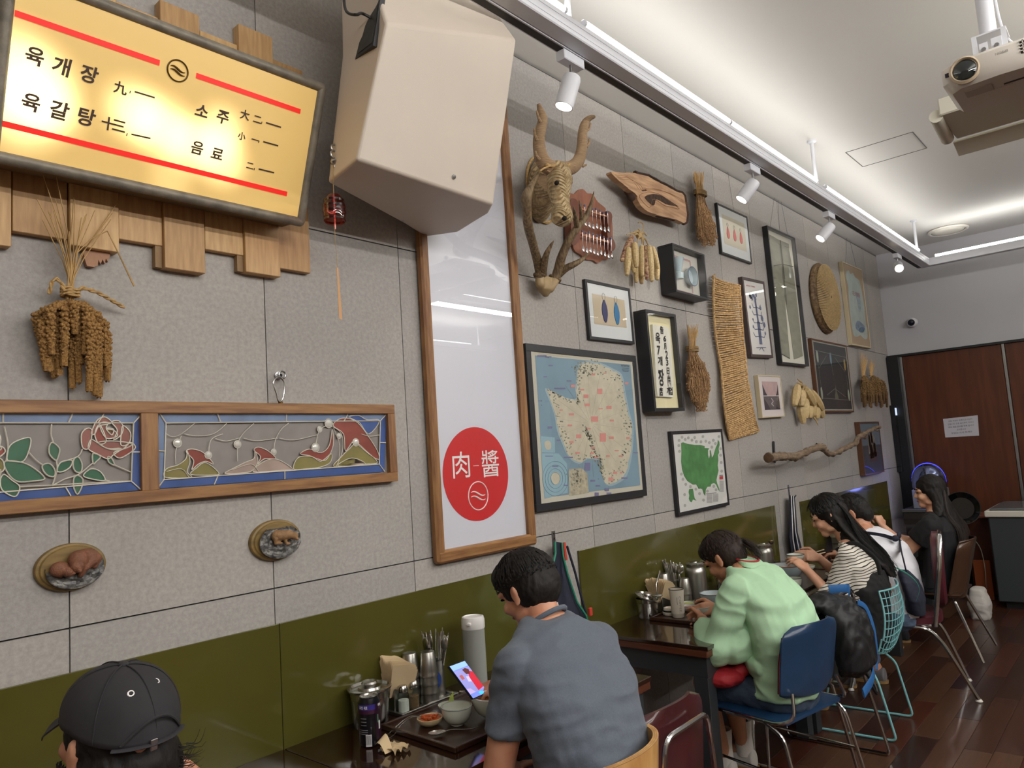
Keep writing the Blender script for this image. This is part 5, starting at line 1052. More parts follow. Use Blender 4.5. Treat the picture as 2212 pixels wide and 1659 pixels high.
obj('bark_knob', M().ell(D3(292, 380, -.07), (.03, .025, .035)).ell(D3(262, 345, -.06), (.028, .02, .022)), m_bark, t)
# --- corn bunches
m_corn = mat('corn_kernels', (212, 190, 140), .55, var=.3, vscale=120, col2=(184, 154, 104)); m_corn2 = mat('maroon_corn', (196, 164, 122), .55, var=1, vscale=75, col2=(112, 62, 58), detail=1); m_husk = mat('husk', (190, 162, 112), .8, var=.3, vscale=20, bump=.4)
def cob(p0, p1, r, m, parent, plain=False, n=12, seed=0):
    p0 = Vector(p0); p1 = Vector(p1); L_ = (p1-p0).length; d = (p1-p0).normalized(); a, b = frame_of(d); vs = []; fs = []
    K = 34; NN = 30 if not plain else 20
    for i in range(K):
        s = i/(K-1); e = (math.sin(PI*(.12+.8*s**.8)))**.5 if s < .99 else .15
        for j in range(NN):
            an = 2*PI*j/NN; bump_ = (1+(.10*max(0, math.sin(an*NN/2/1.5))+.07*math.sin(i*PI)*0)) if plain else 1+.09*abs(math.sin(an*5.5))*(1 if i % 2 else .45)
            rr_ = r*max(.12, e)*bump_; vs.append(p0+d*(s*L_)+a*math.cos(an)*rr_+b*math.sin(an)*rr_)
    fs = [(i*NN+j, i*NN+(j+1) % NN, (i+1)*NN+(j+1) % NN, (i+1)*NN+j) for i in range(K-1) for j in range(NN)]+[tuple(range(NN))[::-1], tuple((K-1)*NN+j for j in range(NN))]
    return obj('corn_cob', M().add(vs, fs), m, parent, smooth=25)
t = thing('corn_bunch', 'hanging bunch of speckled and pale dried corn cobs', 'dried corn', D3(370, 1260, -.03))
for i, (x0, y0, x1, y1, m) in enumerate([(300, 790, 195, 1035, 1), (265, 900, 250, 1180, 0), (325, 850, 345, 1100, 0), (398, 880, 405, 1190, 0), (440, 880, 450, 1225, 1), (470, 880, 500, 1240, 0), (500, 890, 560, 1110, 0), (545, 1040, 552, 1225, 0), (340, 1000, 345, 1250, 0), (300, 1000, 318, 1150, 0), (395, 1100, 395, 1262, 0)]):
    y_ = -.085-.02*(i % 3) if i < 7 else -.05
    cob(D3(x0, y0, y_), D3(x1, y1, y_), .0185 if i < 8 else .016, m_corn2 if m else m_corn, t)
kn = D3(370, 780, -.07)
for i, (x_, y_) in enumerate([(245, 770), (300, 790), (320, 740), (350, 850), (400, 860), (440, 770), (450, 780), (420, 880), (470, 890), (360, 710)]): obj('husk_tie', M().tube([kn, kn.lerp(D3(x_, y_, -.08), .5)+Vector((0, -.01, .012)), D3(x_, y_, -.08)], [.008, .006, .003], 6), m_husk, t)
obj('husk_loop', M().tube([D3(*p, -.06) for p in smooth_poly([(370, 780), (400, 740), (415, 700), (405, 655), (375, 642), (362, 650)], False, 4)], .0035, 6), m_husk, t)
obj('husk_knot', M().ell(kn, (.022, .018, .02)).ell(kn+Vector((.02, 0, .01)), (.016, .014, .014)), m_husk, t)
Q4 = crop(1600, 700, .2532); D4 = lambda x_, y_, y: W(*Q4([(x_, y_)])[0], y)
t = thing('corn_bunch', 'hanging bunch of plain cream dried corn cobs', 'dried corn', D4(580, 860, -.03))
m_corn3 = mat('cream_corn', (204, 178, 128), .6, var=.2, vscale=60)
for i, (x0, y0, x1, y1) in enumerate([(485, 525, 458, 700), (522, 570, 518, 705), (560, 560, 630, 690), (600, 575, 700, 730), (550, 640, 552, 810), (505, 690, 535, 850), (600, 640, 622, 785), (660, 700, 700, 795), (640, 700, 650, 810), (585, 700, 590, 805)]):
    y_ = -.09 if i < 4 else -.06; cob(D4(x0, y0, y_), D4(x1, y1, y_), .033, m_corn3, t, True)
kn = D4(530, 545, -.07)
for x_, y_ in ((485, 470), (500, 520), (545, 560), (480, 500), (560, 530), (515, 580), (590, 570)): obj('husk_tie', M().tube([kn, kn.lerp(D4(x_, y_, -.08), .5)+Vector((0, -.01, .01)), D4(x_, y_, -.08)], [.012, .008, .004], 6), m_husk, t)
obj('husk_tail', M().loft([(D4(620, 790, -.07), (.02, 0, 0), (0, .008, 0)), (D4(645, 825, -.07), (.014, 0, 0), (0, .006, 0)), (D4(660, 865, -.07), (.003, 0, 0), (0, .003, 0))], 8), m_husk, t)
# --- straw brooms
m_bri = mat('broom_bristle', (176, 140, 100), .85, var=.5, vscale=60, col2=(128, 96, 62)); m_bri2 = mat('broom_stalk', (198, 160, 104), .8, var=.3, vscale=60)
def broom(label, DD, tie_, tops, body, n1, n2, seed, ru=.0016, grain=True):
    t = thing('straw_broom', label, 'broom', DD(tie_[0], tie_[1], -.02)); rr = random.Random(seed); mm = M()
    a0, a1, yt = tops
    for i in range(n1):
        f = rr.random(); y_ = -.03-.05*rr.random(); x_ = a0+(a1-a0)*f; yy = yt+rr.uniform(0, 1)*(tie_[1]-yt)*.35
        mm.tube([DD(tie_[0]+(f-.5)*tie_[2]*.9, tie_[1], y_), DD(x_*.6+tie_[0]*.4+(rr.random()-.5)*6, (yy+tie_[1])/2, y_), DD(x_, yy, y_)], [ru, ru, ru*.7], 4)
    stuff(obj('stalks', mm, m_bri2, t)); mm = M()
    for i in range(n2):
        f = rr.random(); s = rr.random(); u = f*2-1; y_ = -.045-.06*math.sqrt(max(0, 1-u*u))*rr.uniform(.2, 1)
        pts = [DD(tie_[0]+(f-.5)*tie_[2], tie_[1], -.03-.03*rr.random())]
        e = .62+.38*rr.random()
        for (yl, xa, xb) in body:
            g = (yl-tie_[1])/(body[-1][0]-tie_[1])
            if g > e: break
            pts.append(DD(xa+(xb-xa)*min(1, max(0, f+rr.uniform(-.04, .04)))+rr.uniform(-3, 3), yl+rr.uniform(-6, 6), y_))
        if len(pts) > 1: mm.tube(pts, [ru]+[ru*1.1]*(len(pts)-2)+[ru*.8], 4)
        if grain:
            for q in pts[2:]:
                for _ in range(3): mm.ell(Vector(q)+Vector((rr.uniform(-.007, .007), rr.uniform(-.007, .004), rr.uniform(-.022, .022))), (ru*1.8, ru*1.8, ru*2.8), n=5, m=3)
    stuff(obj('bristles', mm, m_bri, t))
    c0 = DD(tie_[0], tie_[1], -.05); w_ = (DD(tie_[0]+tie_[2]/2, tie_[1], -.05)-DD(tie_[0]-tie_[2]/2, tie_[1], -.05)).length/2
    mm = M()
    for dz in (-.012, -.004, .006, .014): mm.tube([c0+Vector((math.cos(a)*w_*1.08, math.sin(a)*.034, dz+.003*math.sin(a))) for a in [i*PI/8 for i in range(16)]], .004, 5, closed=True)
    obj('binding_cord', mm, mat('binding', (150, 124, 84), .8), t)
    return t
broom('upper straw broom of bristly golden stalks, right of the wood slab', D3, (980, 360, 76), (905, 1018, 130), [(450, 938, 1030), (560, 934, 1080), (680, 932, 1125), (780, 945, 1143), (850, 985, 1130), (905, 1010, 1100)], 90, 230, 1)
Q5 = crop(1370, 560, .2412); D5 = lambda x_, y_, y: W(*Q5([(x_, y_)])[0], y)
broom('lower straw broom hanging beside the calligraphy box', D5, (520, 805, 62), (472, 575, 580), [(860, 490, 570), (950, 475, 625), (1050, 470, 668), (1150, 475, 678), (1250, 510, 660), (1330, 555, 645), (1385, 590, 615)], 70, 230, 2)
t = thing('millet_bunch', 'pair of dark dried millet bunches hanging near the far corner', 'dried millet', D4(1130, 740, -.02))
for cx, xs in ((1045, (1035, 1060, 1085, 1100, 1120, 1050, 1075, 1110)), (1115, (1130, 1155, 1180, 1205, 1225, 1245, 1150, 1195, 1220))):
    for i, x_ in enumerate(xs):
        mm = M(); spike(mm, [D4(cx+(x_-cx)*.2, 452, -.05), D4(cx+(x_-cx)*.8, 500, -.08-.02*(i % 3)), D4(x_, 600, -.08-.02*(i % 3)), D4(x_+4, 660+((i*37) % 70), -.06)], .017, i, seg=.017); stuff(obj('seed_spike', mm, mat('millet_dark', (140, 108, 66), .9, var=.5, vscale=120, bump=.6), t, smooth=60))
    mm = M(); rr = random.Random(cx)
    for i in range(26): f = rr.random(); mm.tube([D4(cx+(f-.5)*14, 450, -.05), D4(cx-25+f*60 if cx < 1100 else cx-30+f*60, 240+rr.random()*90 if cx < 1100 else 300+rr.random()*60, -.05)], .0018, 4)
    stuff(obj('stalks', mm, m_bri2, t)); obj('binding_cord', M().tube([D4(cx, 440, -.05)+Vector((math.cos(a)*.03, math.sin(a)*.02, 0)) for a in [i*PI/6 for i in range(12)]], .005, 5, closed=True), m_rope, t)
# --- woven straw mat
t = thing('straw_mat', 'long narrow woven straw mat hanging in ribs', 'straw mat', D5(880, 1600, -.02))
LE = [(712, 165), (708, 300), (712, 450), (722, 600), (738, 750), (765, 900), (785, 1020), (792, 1150), (805, 1300), (822, 1430), (838, 1540), (858, 1615)]
RE = [(945, 235), (948, 330), (958, 450), (968, 600), (975, 720), (990, 840), (1000, 960), (1012, 1080), (1035, 1200), (1055, 1320), (1080, 1430), (1112, 1540)]
LE = [(a, b-55) if 0 else (a, b) for a, b in LE]
rr = random.Random(8); NR = 78; m_str = mat('mat_straw', (214, 178, 124), .7, var=.5, vscale=70, stretch=(1, 1, 1), bump=.7, bscale=200, col2=(150, 114, 70))
def pk_(L_, s): k = s*(len(L_)-1); a = min(int(k), len(L_)-2); f = k-a; return (L_[a][0]*(1-f)+L_[a+1][0]*f, L_[a][1]*(1-f)+L_[a+1][1]*f)
for i in range(NR):
    s = i/(NR-1); a, b = pk_(LE, s), pk_(RE, s); pts = []; R = []; ph = rr.uniform(0, 6)
    dpt = -.028-.012*math.sin(s*9+1)-.01*math.sin(s*4)
    for j in range(41):
        u = j/40; x_ = a[0]+(b[0]-a[0])*u; y_ = a[1]+(b[1]-a[1])*u+10*math.sin(u*PI)*(1 if s < .2 else .3)
        p = D5(x_, y_, dpt); pts.append(p+Vector((0, -.0035*math.sin(j*PI*.75+i*PI), .0012*math.sin(u*7+ph)))); R.append(.0065*(.75+.35*abs(math.sin(j*1.1+i*1.57))))
    obj('straw_rib', M().tube(pts, R, 6), m_str, t)
mm = M()
for L_ in (LE, RE): mm.tube([D5(*pk_(L_, i/60), -.03-.012*math.sin(i/60*9+1)-.01*math.sin(i/60*4)) for i in range(61)], [.008+.003*rr.random() for _ in range(61)], 6)
mm.tube([D5(712, 170, -.03), D5(706, 160, -.03), D5(722, 135, -.03)], [.012, .012, .005], 6)
obj('edge_rope', mm, m_str, t)
for i in range(10): x_ = 850+i*27; y0_ = 1608-i*7; obj('fringe', M().tube([D5(x_, y0_, -.03), D5(x_+rr.uniform(-6, 8), y0_+rr.uniform(8, 22), -.03)], [.004, .002], 5), m_str, t)
# --- round woven basket
c = W(1787, 643, -.05); rz = (W(1787, 569, -.05).z-W(1787, 717, -.05).z)/2; rx = (W(1812, 655, -.05).x-W(1760, 640, -.05).x)/2*1.0
t = thing('woven_basket', 'round shallow woven basket mounted on the wall', 'basket', (c.x, 0, c.z-rz))
R0 = rz*.97; prof = []
n_ = 26
for i in range(n_*4+1):
    s = i/(n_*4); r_ = R0*s; h_ = .075-.02*s**2+.006*abs(math.sin(s*n_*PI))-(.045*max(0, (s-.9)/.1)**1.5)
    prof.append((r_, h_))
prof = prof[::-1]+[(0, .0)] if 0 else [(R0, .0), (R0*1.02, .015)]+prof[::-1]
mm = M(); mm.lathe(prof, 72, (c.x, -.004, c.z), (0, -1, 0))
m_bask = mat('basket_weave', (132, 108, 76), .6, var=.5, vscale=45, stretch=(1, 1, 1), bump=.8, bscale=110, col2=(84, 60, 34))
obj('coiled_body', mm, m_bask, t, smooth=25)
mm = M()
for k in range(1, 22):
    r_ = R0*(k+.5)/23; h_ = .075-.02*(k/23)**2+.006; nn = int(10+k*5.0)
    for j in range(nn):
        a = 2*PI*(j+(k % 2)*.5)/nn; p = Vector((c.x+math.cos(a)*r_, -.004-h_, c.z+math.sin(a)*r_)); rad = Vector((math.cos(a), 0, math.sin(a))); tg = Vector((-math.sin(a), 0, math.cos(a)))
        mm.obox(p, rad*.006, Vector((0, .003, 0)), tg*.0042)
stuff(obj('stitches', mm, mat('basket_stitch', (196, 168, 118), .6, var=.3, vscale=60), t, smooth=0))
# --- driftwood on two pegs
m_drift = mat('driftwood', (140, 120, 98), .75, var=.5, vscale=12, stretch=(1, 6, 6), bump=.8, bscale=50, col2=(102, 84, 66))
t = thing('driftwood_branch', 'long crooked driftwood branch resting on black pegs', 'branch', D4(700, 1100, -.1))
dw = [(240, 1142, .044), (290, 1135, .036), (350, 1128, .037), (400, 1128, .034), (450, 1130, .037), (500, 1118, .033), (560, 1090, .034), (620, 1065, .032), (690, 1050, .036), (710, 1072, .03), (745, 1100, .028), (790, 1108, .026), (850, 1080, .027), (920, 1045, .026), (970, 1020, .028), (1010, 965, .027), (1050, 940, .028), (1075, 925, .022), (1120, 900, .02), (1160, 880, .019), (1188, 878, .017)]
sm = smooth_poly([tuple(D4(a, b, -.13-.10*min(1, a/1200)))+(r*.78,) for a, b, r in dw], False, 4)
obj('branch', M().tube([(q[0], q[1]+.006*math.sin(i*1.3), q[2]+.004*math.sin(i*2.1)) for i, q in enumerate(sm)], [q[3]*(1+.1*math.sin(i*1.9)) for i, q in enumerate(sm)], 12), m_drift, t)
obj('cut_end', M().ell(Vector(sm[0][:3])-Vector((.012, 0, 0)), (.008, .034, .034)), mat('cut_wood', (104, 78, 54), .8, var=.4, vscale=30), t)
for a, b in (((690, 1050), (688, 1020)), ((1055, 955), (1062, 975)), ((1160, 895), (1168, 905)), ((470, 1145), (462, 1160)), ((350, 1140), (350, 1165)), ((350, 1110), (350, 1100))): obj('knob', M().tube([D4(*a, -.16), D4(*b, -.16)], [.024, .015], 8), m_drift, t)
for (x_, y0, y1) in ((283, 1000, 1185), (652, 1015, 1060)):
    a, b = D4(x_-3, y0, -.012), D4(x_+8 if y1 > 1100 else x_, y1, -.012); mm = M().bar(a, b, .018, .012, up=(0, -1, 0), bev=.004); o = tag(obj('wall_peg', mm, m_blk), 'black metal peg holding the %s of the driftwood' % ('thick end' if x_ < 300 else 'middle'), 'peg')
    if y1 > 1100: obj('hook_arm', M().tube([D4(293, 1160, -.01), D4(300, 1162, -.08), D4(340, 1160, -.16)], .005, 7), m_blk, o)
    else: obj('hook_arm', M().tube([D4(652, 1058, -.01), D4(652, 1062, -.16)], .005, 7), m_blk, o)
# --- wall screen in the far corner
a = W(1922, 880, 0); t = thing('wall_screen', 'narrow black glass screen on the wall by the far corner', 'screen', (8.75, 0, 1.2))
obj('screen_body', M().box(8.70, 8.80, -.05, -.002, 1.18, 1.90, .004), mat('black_gloss', (16, 17, 20), .08, coat=.5), t, smooth=0); obj('bright_window', M().box(8.71, 8.79, -.0515, -.0505, 1.79, 1.87), mat('window_glow', (190, 208, 240), .5, emit=1.0), t, smooth=0)
# --- paper notice on the brown partition
c0 = [X(*q, XF-.03) for q in ((2037, 905), (2112, 897), (2115, 941), (2042, 945))]; t = thing('paper_notice', 'white printed paper notice taped to the brown partition', 'notice', c0[3])
obj('paper', M().prism(c0, (.0008, 0, 0)), mat('paper', (196, 194, 198), .8), t, smooth=0)
uu = (c0[1]-c0[0]).normalized(); vv = (c0[0]-c0[3]).normalized(); mid_ = sum(c0, Vector())/4
for i, (s_, w_) in enumerate((('저희 식당은 브레이크 타임이', .8), ('있습니다 오후 세시부터 다섯시', .86), ('까지 재료 준비를 위해 쉽니다', .86), ('감사합니다', .3), ('맛있는 식사 되세요', .7))): text('lettering', s_, mid_+vv*(.07-.032*i)-Vector((.001, 0, 0)), uu, vv, .02, mat('notice_ink', (86, 78, 92), .7), t, fit=(.27*w_, .018))
# ================================================================ chairs
def bend(pts, k=5, close=False): return [Vector(p) for p in smooth_poly([tuple(p) for p in pts], close, k)]
def corner(pts, r=.03, k=4):
    """polyline with rounded corners"""
    pts = [Vector(p) for p in pts]; out = [pts[0]]
    for i in range(1, len(pts)-1):
        a, b, c = pts[i-1], pts[i], pts[i+1]; d1 = (a-b); d2 = (c-b); q = min(r, d1.length*.45, d2.length*.45); p1 = b+d1.normalized()*q; p2 = b+d2.normalized()*q
        for j in range(k+1): s = j/k; out.append(p1*(1-s)**2+b*2*s*(1-s)+p2*s*s)
    out.append(pts[-1]); return out
def rod(pts, r=.009, m=None, parent=None, name='leg', rr=.04, n=9): return obj(name, M().tube(corner(pts, rr), r, n), m, parent)
m_blue = mat('blue_shell', (28, 62, 98), .35, var=.35, vscale=3, spec=.6, coat=.2); m_maroon = mat('maroon_shell', (72, 26, 31), .3, var=.25, vscale=4, coat=.4); m_brownp = mat('brown_shell', (72, 50, 36), .25, coat=.5); m_turq = mat('turquoise_wire', (120, 178, 182), .4); m_wine = mat('wine_vinyl', (78, 26, 36), .4, bump=.1, bscale=60); m_blks = mat('black_seat', (24, 24, 26), .5); m_birch = mat('birch_ply', (214, 168, 104), .4, var=.3, vscale=6, stretch=(4, 4, 1), coat=.3, col2=(190, 140, 80)); m_birche = mat('ply_layers', (176, 132, 82), .6, var=.6, vscale=120, stretch=(1, 1, .1)); m_cap = mat('foot_cap', (205, 200, 190), .4)
def shell_back(x, y0, z0, z1, w0, w1, lean, curve, m, parent, th=.008, name='backrest', round_=.06, rows=16, cols=14, crx=1.0):
    G = []
    for i in range(rows+1):
        s = i/rows; z = z0+(z1-z0)*s; w = w0+(w1-w0)*s
        d = min((z1-z), 1e9); e = min(1, d/round_) if round_ else 1; w_ = w*(1-.38*(1-math.sqrt(max(0, 1-(1-e)**2))))
        d2 = z-z0; e2 = min(1, d2/(round_*.6)); w_ *= (1-.22*(1-math.sqrt(max(0, 1-(1-e2)**2))))
        row = []
        for j in range(cols+1):
            u = j/cols*2-1; row.append(Vector((x+u*w_/2, y0-lean*s+curve*(u*u)*(1), z-.012*u*u*s*crx)))
        G.append(row)
    return obj(name, M().grid(G, (0, -th, 0)), m, parent, smooth=50)
def seat_pan(x, ya, yb, z, w, m, parent, th=.012, dish=.012, name='seat', front_drop=.02):
    G = []
    for i in range(13):
        s = i/12; y = ya+(yb-ya)*s; e = min(1, 8*min(s, 1-s)+.25); w_ = w*(.86+.14*math.sqrt(min(1, e)))
        G.append([Vector((x+u*w_/2, y, z-dish*(1-u*u)*math.sin(s*PI)-front_drop*max(0, s-.8)*5*s)) for u in [j/6-1 for j in range(13)]])
    return obj(name, M().grid(G, (0, 0, -th)), m, parent, smooth=50)
def ch_empty(x, y, label): return thing('dining_chair', label, 'chair', (x, y, 0))
# blue shell chair, woman in mint
x = 3.32; t = ch_empty(x, -.75, 'blue metal shell chair on chrome legs, under the woman in the mint shirt')
seat_pan(x, -.95, -.50, .452, .45, m_blue, t, .014, .012)
shell_back(x, -.975, .53, .835, .41, .43, .05, .055, m_blue, t, .008, round_=.07)
obj('back_edge', M().tube([Vector((x-.205, -.925, .56)), Vector((x-.213, -.945, .68)), Vector((x-.2, -.965, .79))], .005, 6), m_maroon, t)
for s in (-1, 1):
    rod([(x+s*.235, -.50, .442), (x+s*.235, -.93, .445), (x+s*.20, -.985, .47), (x+s*.17, -.965, .56)], .0075, m_chr, t, 'side_rail', .05)
    rod([(x+s*.22, -.56, .44), (x+s*.21, -.55, .2), (x+s*.21, -.54, 0)], .0085, m_chr, t, 'leg')
    rod([(x+s*.235, -.86, .445), (x+s*.235, -.95, .40), (x+s*.25, -1.04, .0)], .0085, m_chr, t, 'leg')
    rod([(x+s*.215, -.55, .24), (x+s*.24, -.99, .24)], .006, m_chr, t, 'stretcher')
t.rotation_euler.z = -.2; t.location.x -= .03
# chrome chair with the backpack
x = 3.83; t = ch_empty(x, -.75, 'chrome sled chair with black seat, hidden under the black backpack')
seat_pan(x, -.92, -.52, .455, .42, m_blks, t, .02, .006)
shell_back(x, -.90, .56, .79, .38, .38, .03, .04, m_blks, t, .012)
obj('back_tube', M().tube(corner([(x-.2, -.89, .45), (x-.205, -.905, .72), (x-.18, -.91, .825), (x+.18, -.91, .825), (x+.205, -.905, .72), (x+.2, -.89, .45)], .09, 6), .010, 9), m_chr, t)
for s in (-1, 1): rod([(x+s*.2, -.94, .46), (x+s*.2, -.56, .44), (x+s*.21, -.50, .42), (x+s*.215, -.48, .03), (x+s*.215, -.50, .01), (x+s*.225, -.98, .01), (x+s*.22, -.99, .03), (x+s*.21, -.9, .45)], .0085, m_chr, t, 'sled_leg', .04)
# turquoise wire chair
x = 4.45; t = ch_empty(x, -.75, 'turquoise wire grid chair on sled legs, under the woman in stripes')
def wire_pt(u, v):   # u -1..1 across, v 0 front of seat .. 1 top of back
    w = .20+.045*math.sin(min(1, v*1.1)*PI)*.9
    if v < .5: s = v/.5; y = -.50-.44*s; z = .455-.05*math.sin(s*PI*.75)+.0*s
    else: s = (v-.5)/.5; y = -.94-.06*s-.03*math.sin(s*PI); z = .455-.05*math.sin(PI*.75)+.345*s
    lift = .05*abs(u)**2.5*(1 if v < .6 else .4); pinch = .05*abs(u)**2*(max(0, v-.45))
    return Vector((x+u*w*(1-.1*max(0, v-.9)*5), y+pinch*1.6, z+lift*(1-.9*max(0, v-.75)*4 if v > .75 else 1)))
mm = M(); NU, NV = 10, 17
for i in range(1, NU): u = -1+2*i/NU; obj('wire', M().tube([wire_pt(u, j/30) for j in range(31)], .0027, 5), m_turq, t)
for j in range(1, NV): v = j/NV; obj('cross_wire', M().tube([wire_pt(-1+2*i/14, v) for i in range(15)], .0027, 5), m_turq, t)
edge = [wire_pt(-1, j/24) for j in range(25)]+[wire_pt(-1+2*i/12, 1) for i in range(1, 13)]+[wire_pt(1, 1-j/24) for j in range(1, 25)]+[wire_pt(1-2*i/12, 0) for i in range(1, 12)]
obj('rim_wire', M().tube(edge, .0052, 7, closed=True), m_turq, t)
for s in (-1, 1):
    rod([(x+s*.12, -.82, .415), (x+s*.205, -.905, .30), (x+s*.205, -.965, .008), (x+s*.205, -.49, .008), (x+s*.205, -.56, .30), (x+s*.14, -.62, .40)], .0065, m_turq, t, 'sled_leg', .03)
rod([(x-.12, -.82, .415), (x+.12, -.82, .415)], .006, m_turq, t, 'cross_bar')
t.rotation_euler.z = .04
# wine chair with flat chrome frame
x = 5.12; t = ch_empty(x, -.78, 'wine red padded chair with a flat chrome frame, under the person in white')
G = M(); G.loft([(Vector((x, -.80, .41)), (.19, 0, 0), (0, .19, 0)), (Vector((x, -.80, .43)), (.215, 0, 0), (0, .215, 0)), (Vector((x, -.80, .47)), (.215, 0, 0), (0, .215, 0)), (Vector((x, -.80, .485)), (.17, 0, 0), (0, .17, 0))], 28, 2.8); obj('seat', G, m_wine, t)
G = M(); G.loft([(Vector((x, -1.055, .74)), (.17, 0, 0), (0, -.005, .20)), (Vector((x, -1.04, .74)), (.19, 0, 0), (0, -.006, .225)), (Vector((x, -1.0, .74)), (.19, 0, 0), (0, -.006, .225)), (Vector((x, -.99, .74)), (.15, 0, 0), (0, -.004, .19))], 28, 2.8); obj('backrest', G, m_wine, t)
band = corner([(x-.2, -.97, .42), (x-.208, -1.035, .80), (x-.16, -1.05, .965), (x+.16, -1.05, .965), (x+.208, -1.035, .80), (x+.2, -.97, .42)], .12, 6)
obj('back_band', M().tube(band, .013, 8, flat=.28, ref=(1, 0, 0)), m_chr, t)
for s, yr_ in ((-1, -1.15), (1, -1.11)):
    rod([(x+s*.19, -.60, .42), (x+s*.2, -.93, .41), (x+s*.2, -1.0, .33), (x+s*.205, yr_, .012)], .0115, m_chr, t, 'leg', .1)
    rod([(x+s*.18, -.95, .42), (x+s*.19, -.66, .40), (x+s*.19, -.55, .30), (x+s*.2, -.46, .012)], .0115, m_chr, t, 'leg', .1)
    for yy in (yr_, -.46): obj('foot_cap', M().lathe([(.016, 0), (.02, .004), (.012, .018)], 14, (x+s*.2025, yy, .0)), m_cap, t)
t.rotation_euler.z = .2; t.location.x += .12; t.location.y -= .02
# brown shell chair
x = 6.19; t = ch_empty(x, -.8, 'brown plastic shell chair on chrome legs, under the woman in black')
seat_pan(x, -1.0, -.56, .45, .46, m_brownp, t, .012, .02)
shell_back(x, -.985, .40, .82, .44, .44, .11, .07, m_brownp, t, .01, round_=.09)
obj('top_glint_rim', M().tube([Vector((x+u*.18, -1.095+.07*u*u, .815-.012*u*u)) for u in [i/6-1 for i in range(13)]], .006, 6), m_brownp, t)
for s in (-1, 1):
    rod([(x+s*.1, -.9, .43), (x+s*.17, -.95, .40), (x+s*.26, -1.10, .01)], .0105, m_chr, t, 'leg', .03); rod([(x+s*.1, -.66, .43), (x+s*.17, -.62, .40), (x+s*.23, -.5, .01)], .0105, m_chr, t, 'leg', .03)
# maroon shell chair
x = 2.10; t = ch_empty(x, -.78, 'maroon plastic shell chair with a bent chrome tube behind its back')
seat_pan(x, -.95, -.52, .45, .44, m_maroon, t, .012, .02)
shell_back(x, -.93, .42, .815, .43, .43, .03, .035, m_maroon, t, .012, round_=.08)
obj('back_tube', M().tube(corner([(x-.16, -1.02, .02), (x-.15, -.985, .66), (x-.13, -.99, .745), (x+.13, -.99, .745), (x+.15, -.985, .66), (x+.16, -1.02, .02)], .05, 6), .009, 9), m_chr, t)
for s in (-1, 1): rod([(x+s*.15, -.95, .44), (x+s*.17, -.56, .43), (x+s*.19, -.5, .0)], .009, m_chr, t, 'leg', .05)
# birch plywood chair of the man in grey
def ply_chair(x, label):
    t = ch_empty(x, -.8, label)
    G = []
    for i in range(7):
        z = .62+.20*i/6; G.append([Vector((x+math.sin(a)*.235, -.90-math.cos(a)*.175-.02*i/6, z-.012*(1-math.cos(a*1.4)))) for a in [(-1.25+2.5*j/24) for j in range(25)]])
    mm = M(); vs = [p for r in G for p in r]; NN = 25
    inn = [Vector(p)+(Vector((x, -.86, p.z))-Vector(p)).normalized()*.016 for p in vs]
    o = len(vs); fs = [(i*NN+j, i*NN+j+1, (i+1)*NN+j+1, (i+1)*NN+j) for i in range(6) for j in range(NN-1)]; fs = fs+[tuple(q+o for q in f)[::-1] for f in fs]
    mm.add(vs+inn, fs); obj('backrest', mm, m_birch, t, smooth=50)
    e = M(); top = [6*NN+j for j in range(NN)]; V_ = vs+inn
    for f in ((0, .30), (.36, .64), (.70, 1)):
        P0 = [V_[i].lerp(V_[i+o], f[0])+Vector((0, 0, .0012)) for i in top]; P1 = [V_[i].lerp(V_[i+o], f[1])+Vector((0, 0, .0012)) for i in top]; e.grid([P0, P1])
    obj('ply_edge', e, m_birch, t); e = M()
    e.grid([[V_[i] for i in top], [V_[i+o] for i in top]]); obj('ply_glue_lines', e, m_birche, t)
    for j in (0, NN-1):
        e = M().grid([[V_[i*NN+j] for i in range(7)], [V_[i*NN+j+o] for i in range(7)]]); obj('ply_end', e, m_birche, t)
    seat_pan(x, -1.0, -.55, .45, .43, m_birch, t, .014, .008)
    for s in (-1, 1):
        rod([(x+s*.19, -.93, .63), (x+s*.19, -.99, .42), (x+s*.2, -1.05, 0)], .010, m_chr, t, 'leg', .04); rod([(x+s*.18, -.6, .44), (x+s*.2, -.52, 0)], .010, m_chr, t, 'leg', .03)
    return t
ply_chair(1.68, 'birch plywood chair with a curved back, behind the man in the grey shirt')
ply_chair(.50, 'birch plywood chair under the man in the black cap, below the frame')
# bench edge end seen behind the maroon chair is the corner of the near table
# --- backpack on the chrome chair
m_bag = mat('black_nylon', (20, 20, 24), .55, var=.3, vscale=20, bump=.5, bscale=40); m_strap = mat('blue_strap', (36, 96, 156), .6, bump=.2)
x = 3.80; t = thing('backpack', 'black backpack with blue straps slung over the chrome chair', 'bag', (x, -1.05, .4))
b_ = M(); b_.loft([((x+.02, -1.04, .44), (.13, 0, 0), (0, .06, 0)), ((x+.01, -1.07, .50), (.19, 0, 0), (0, .10, 0)), ((x, -1.07, .62), (.20, 0, 0), (0, .105, 0)), ((x, -1.05, .74), (.19, 0, 0), (0, .09, 0)), ((x-.01, -.98, .83), (.18, 0, 0), (0, .08, 0)), ((x-.01, -.90, .855), (.16, 0, 0), (0, .05, 0))], 24, 2.6)
b_.ell((x-.05, -.92, .83), (.17, .09, .045))
b_.v = [((p[0]-x)*.78+x-.07, (p[1]+1.03)*.72-.955, (p[2]-.44)*.86+.48) for p in b_.v]
blob('bag_body', b_, .009, m_bag, t, 3, fold(.014, 26, (1, 1, 1), 3))
def strap(pts, w=.035, nm='strap', m=m_strap, parent=t, th=.004):
    P_ = bend(pts, 6); mm = M(); mm.tube(P_, w/2, 8, flat=.16, ref=(0, 1, 0)); return obj(nm, mm, m, parent)
x -= .09
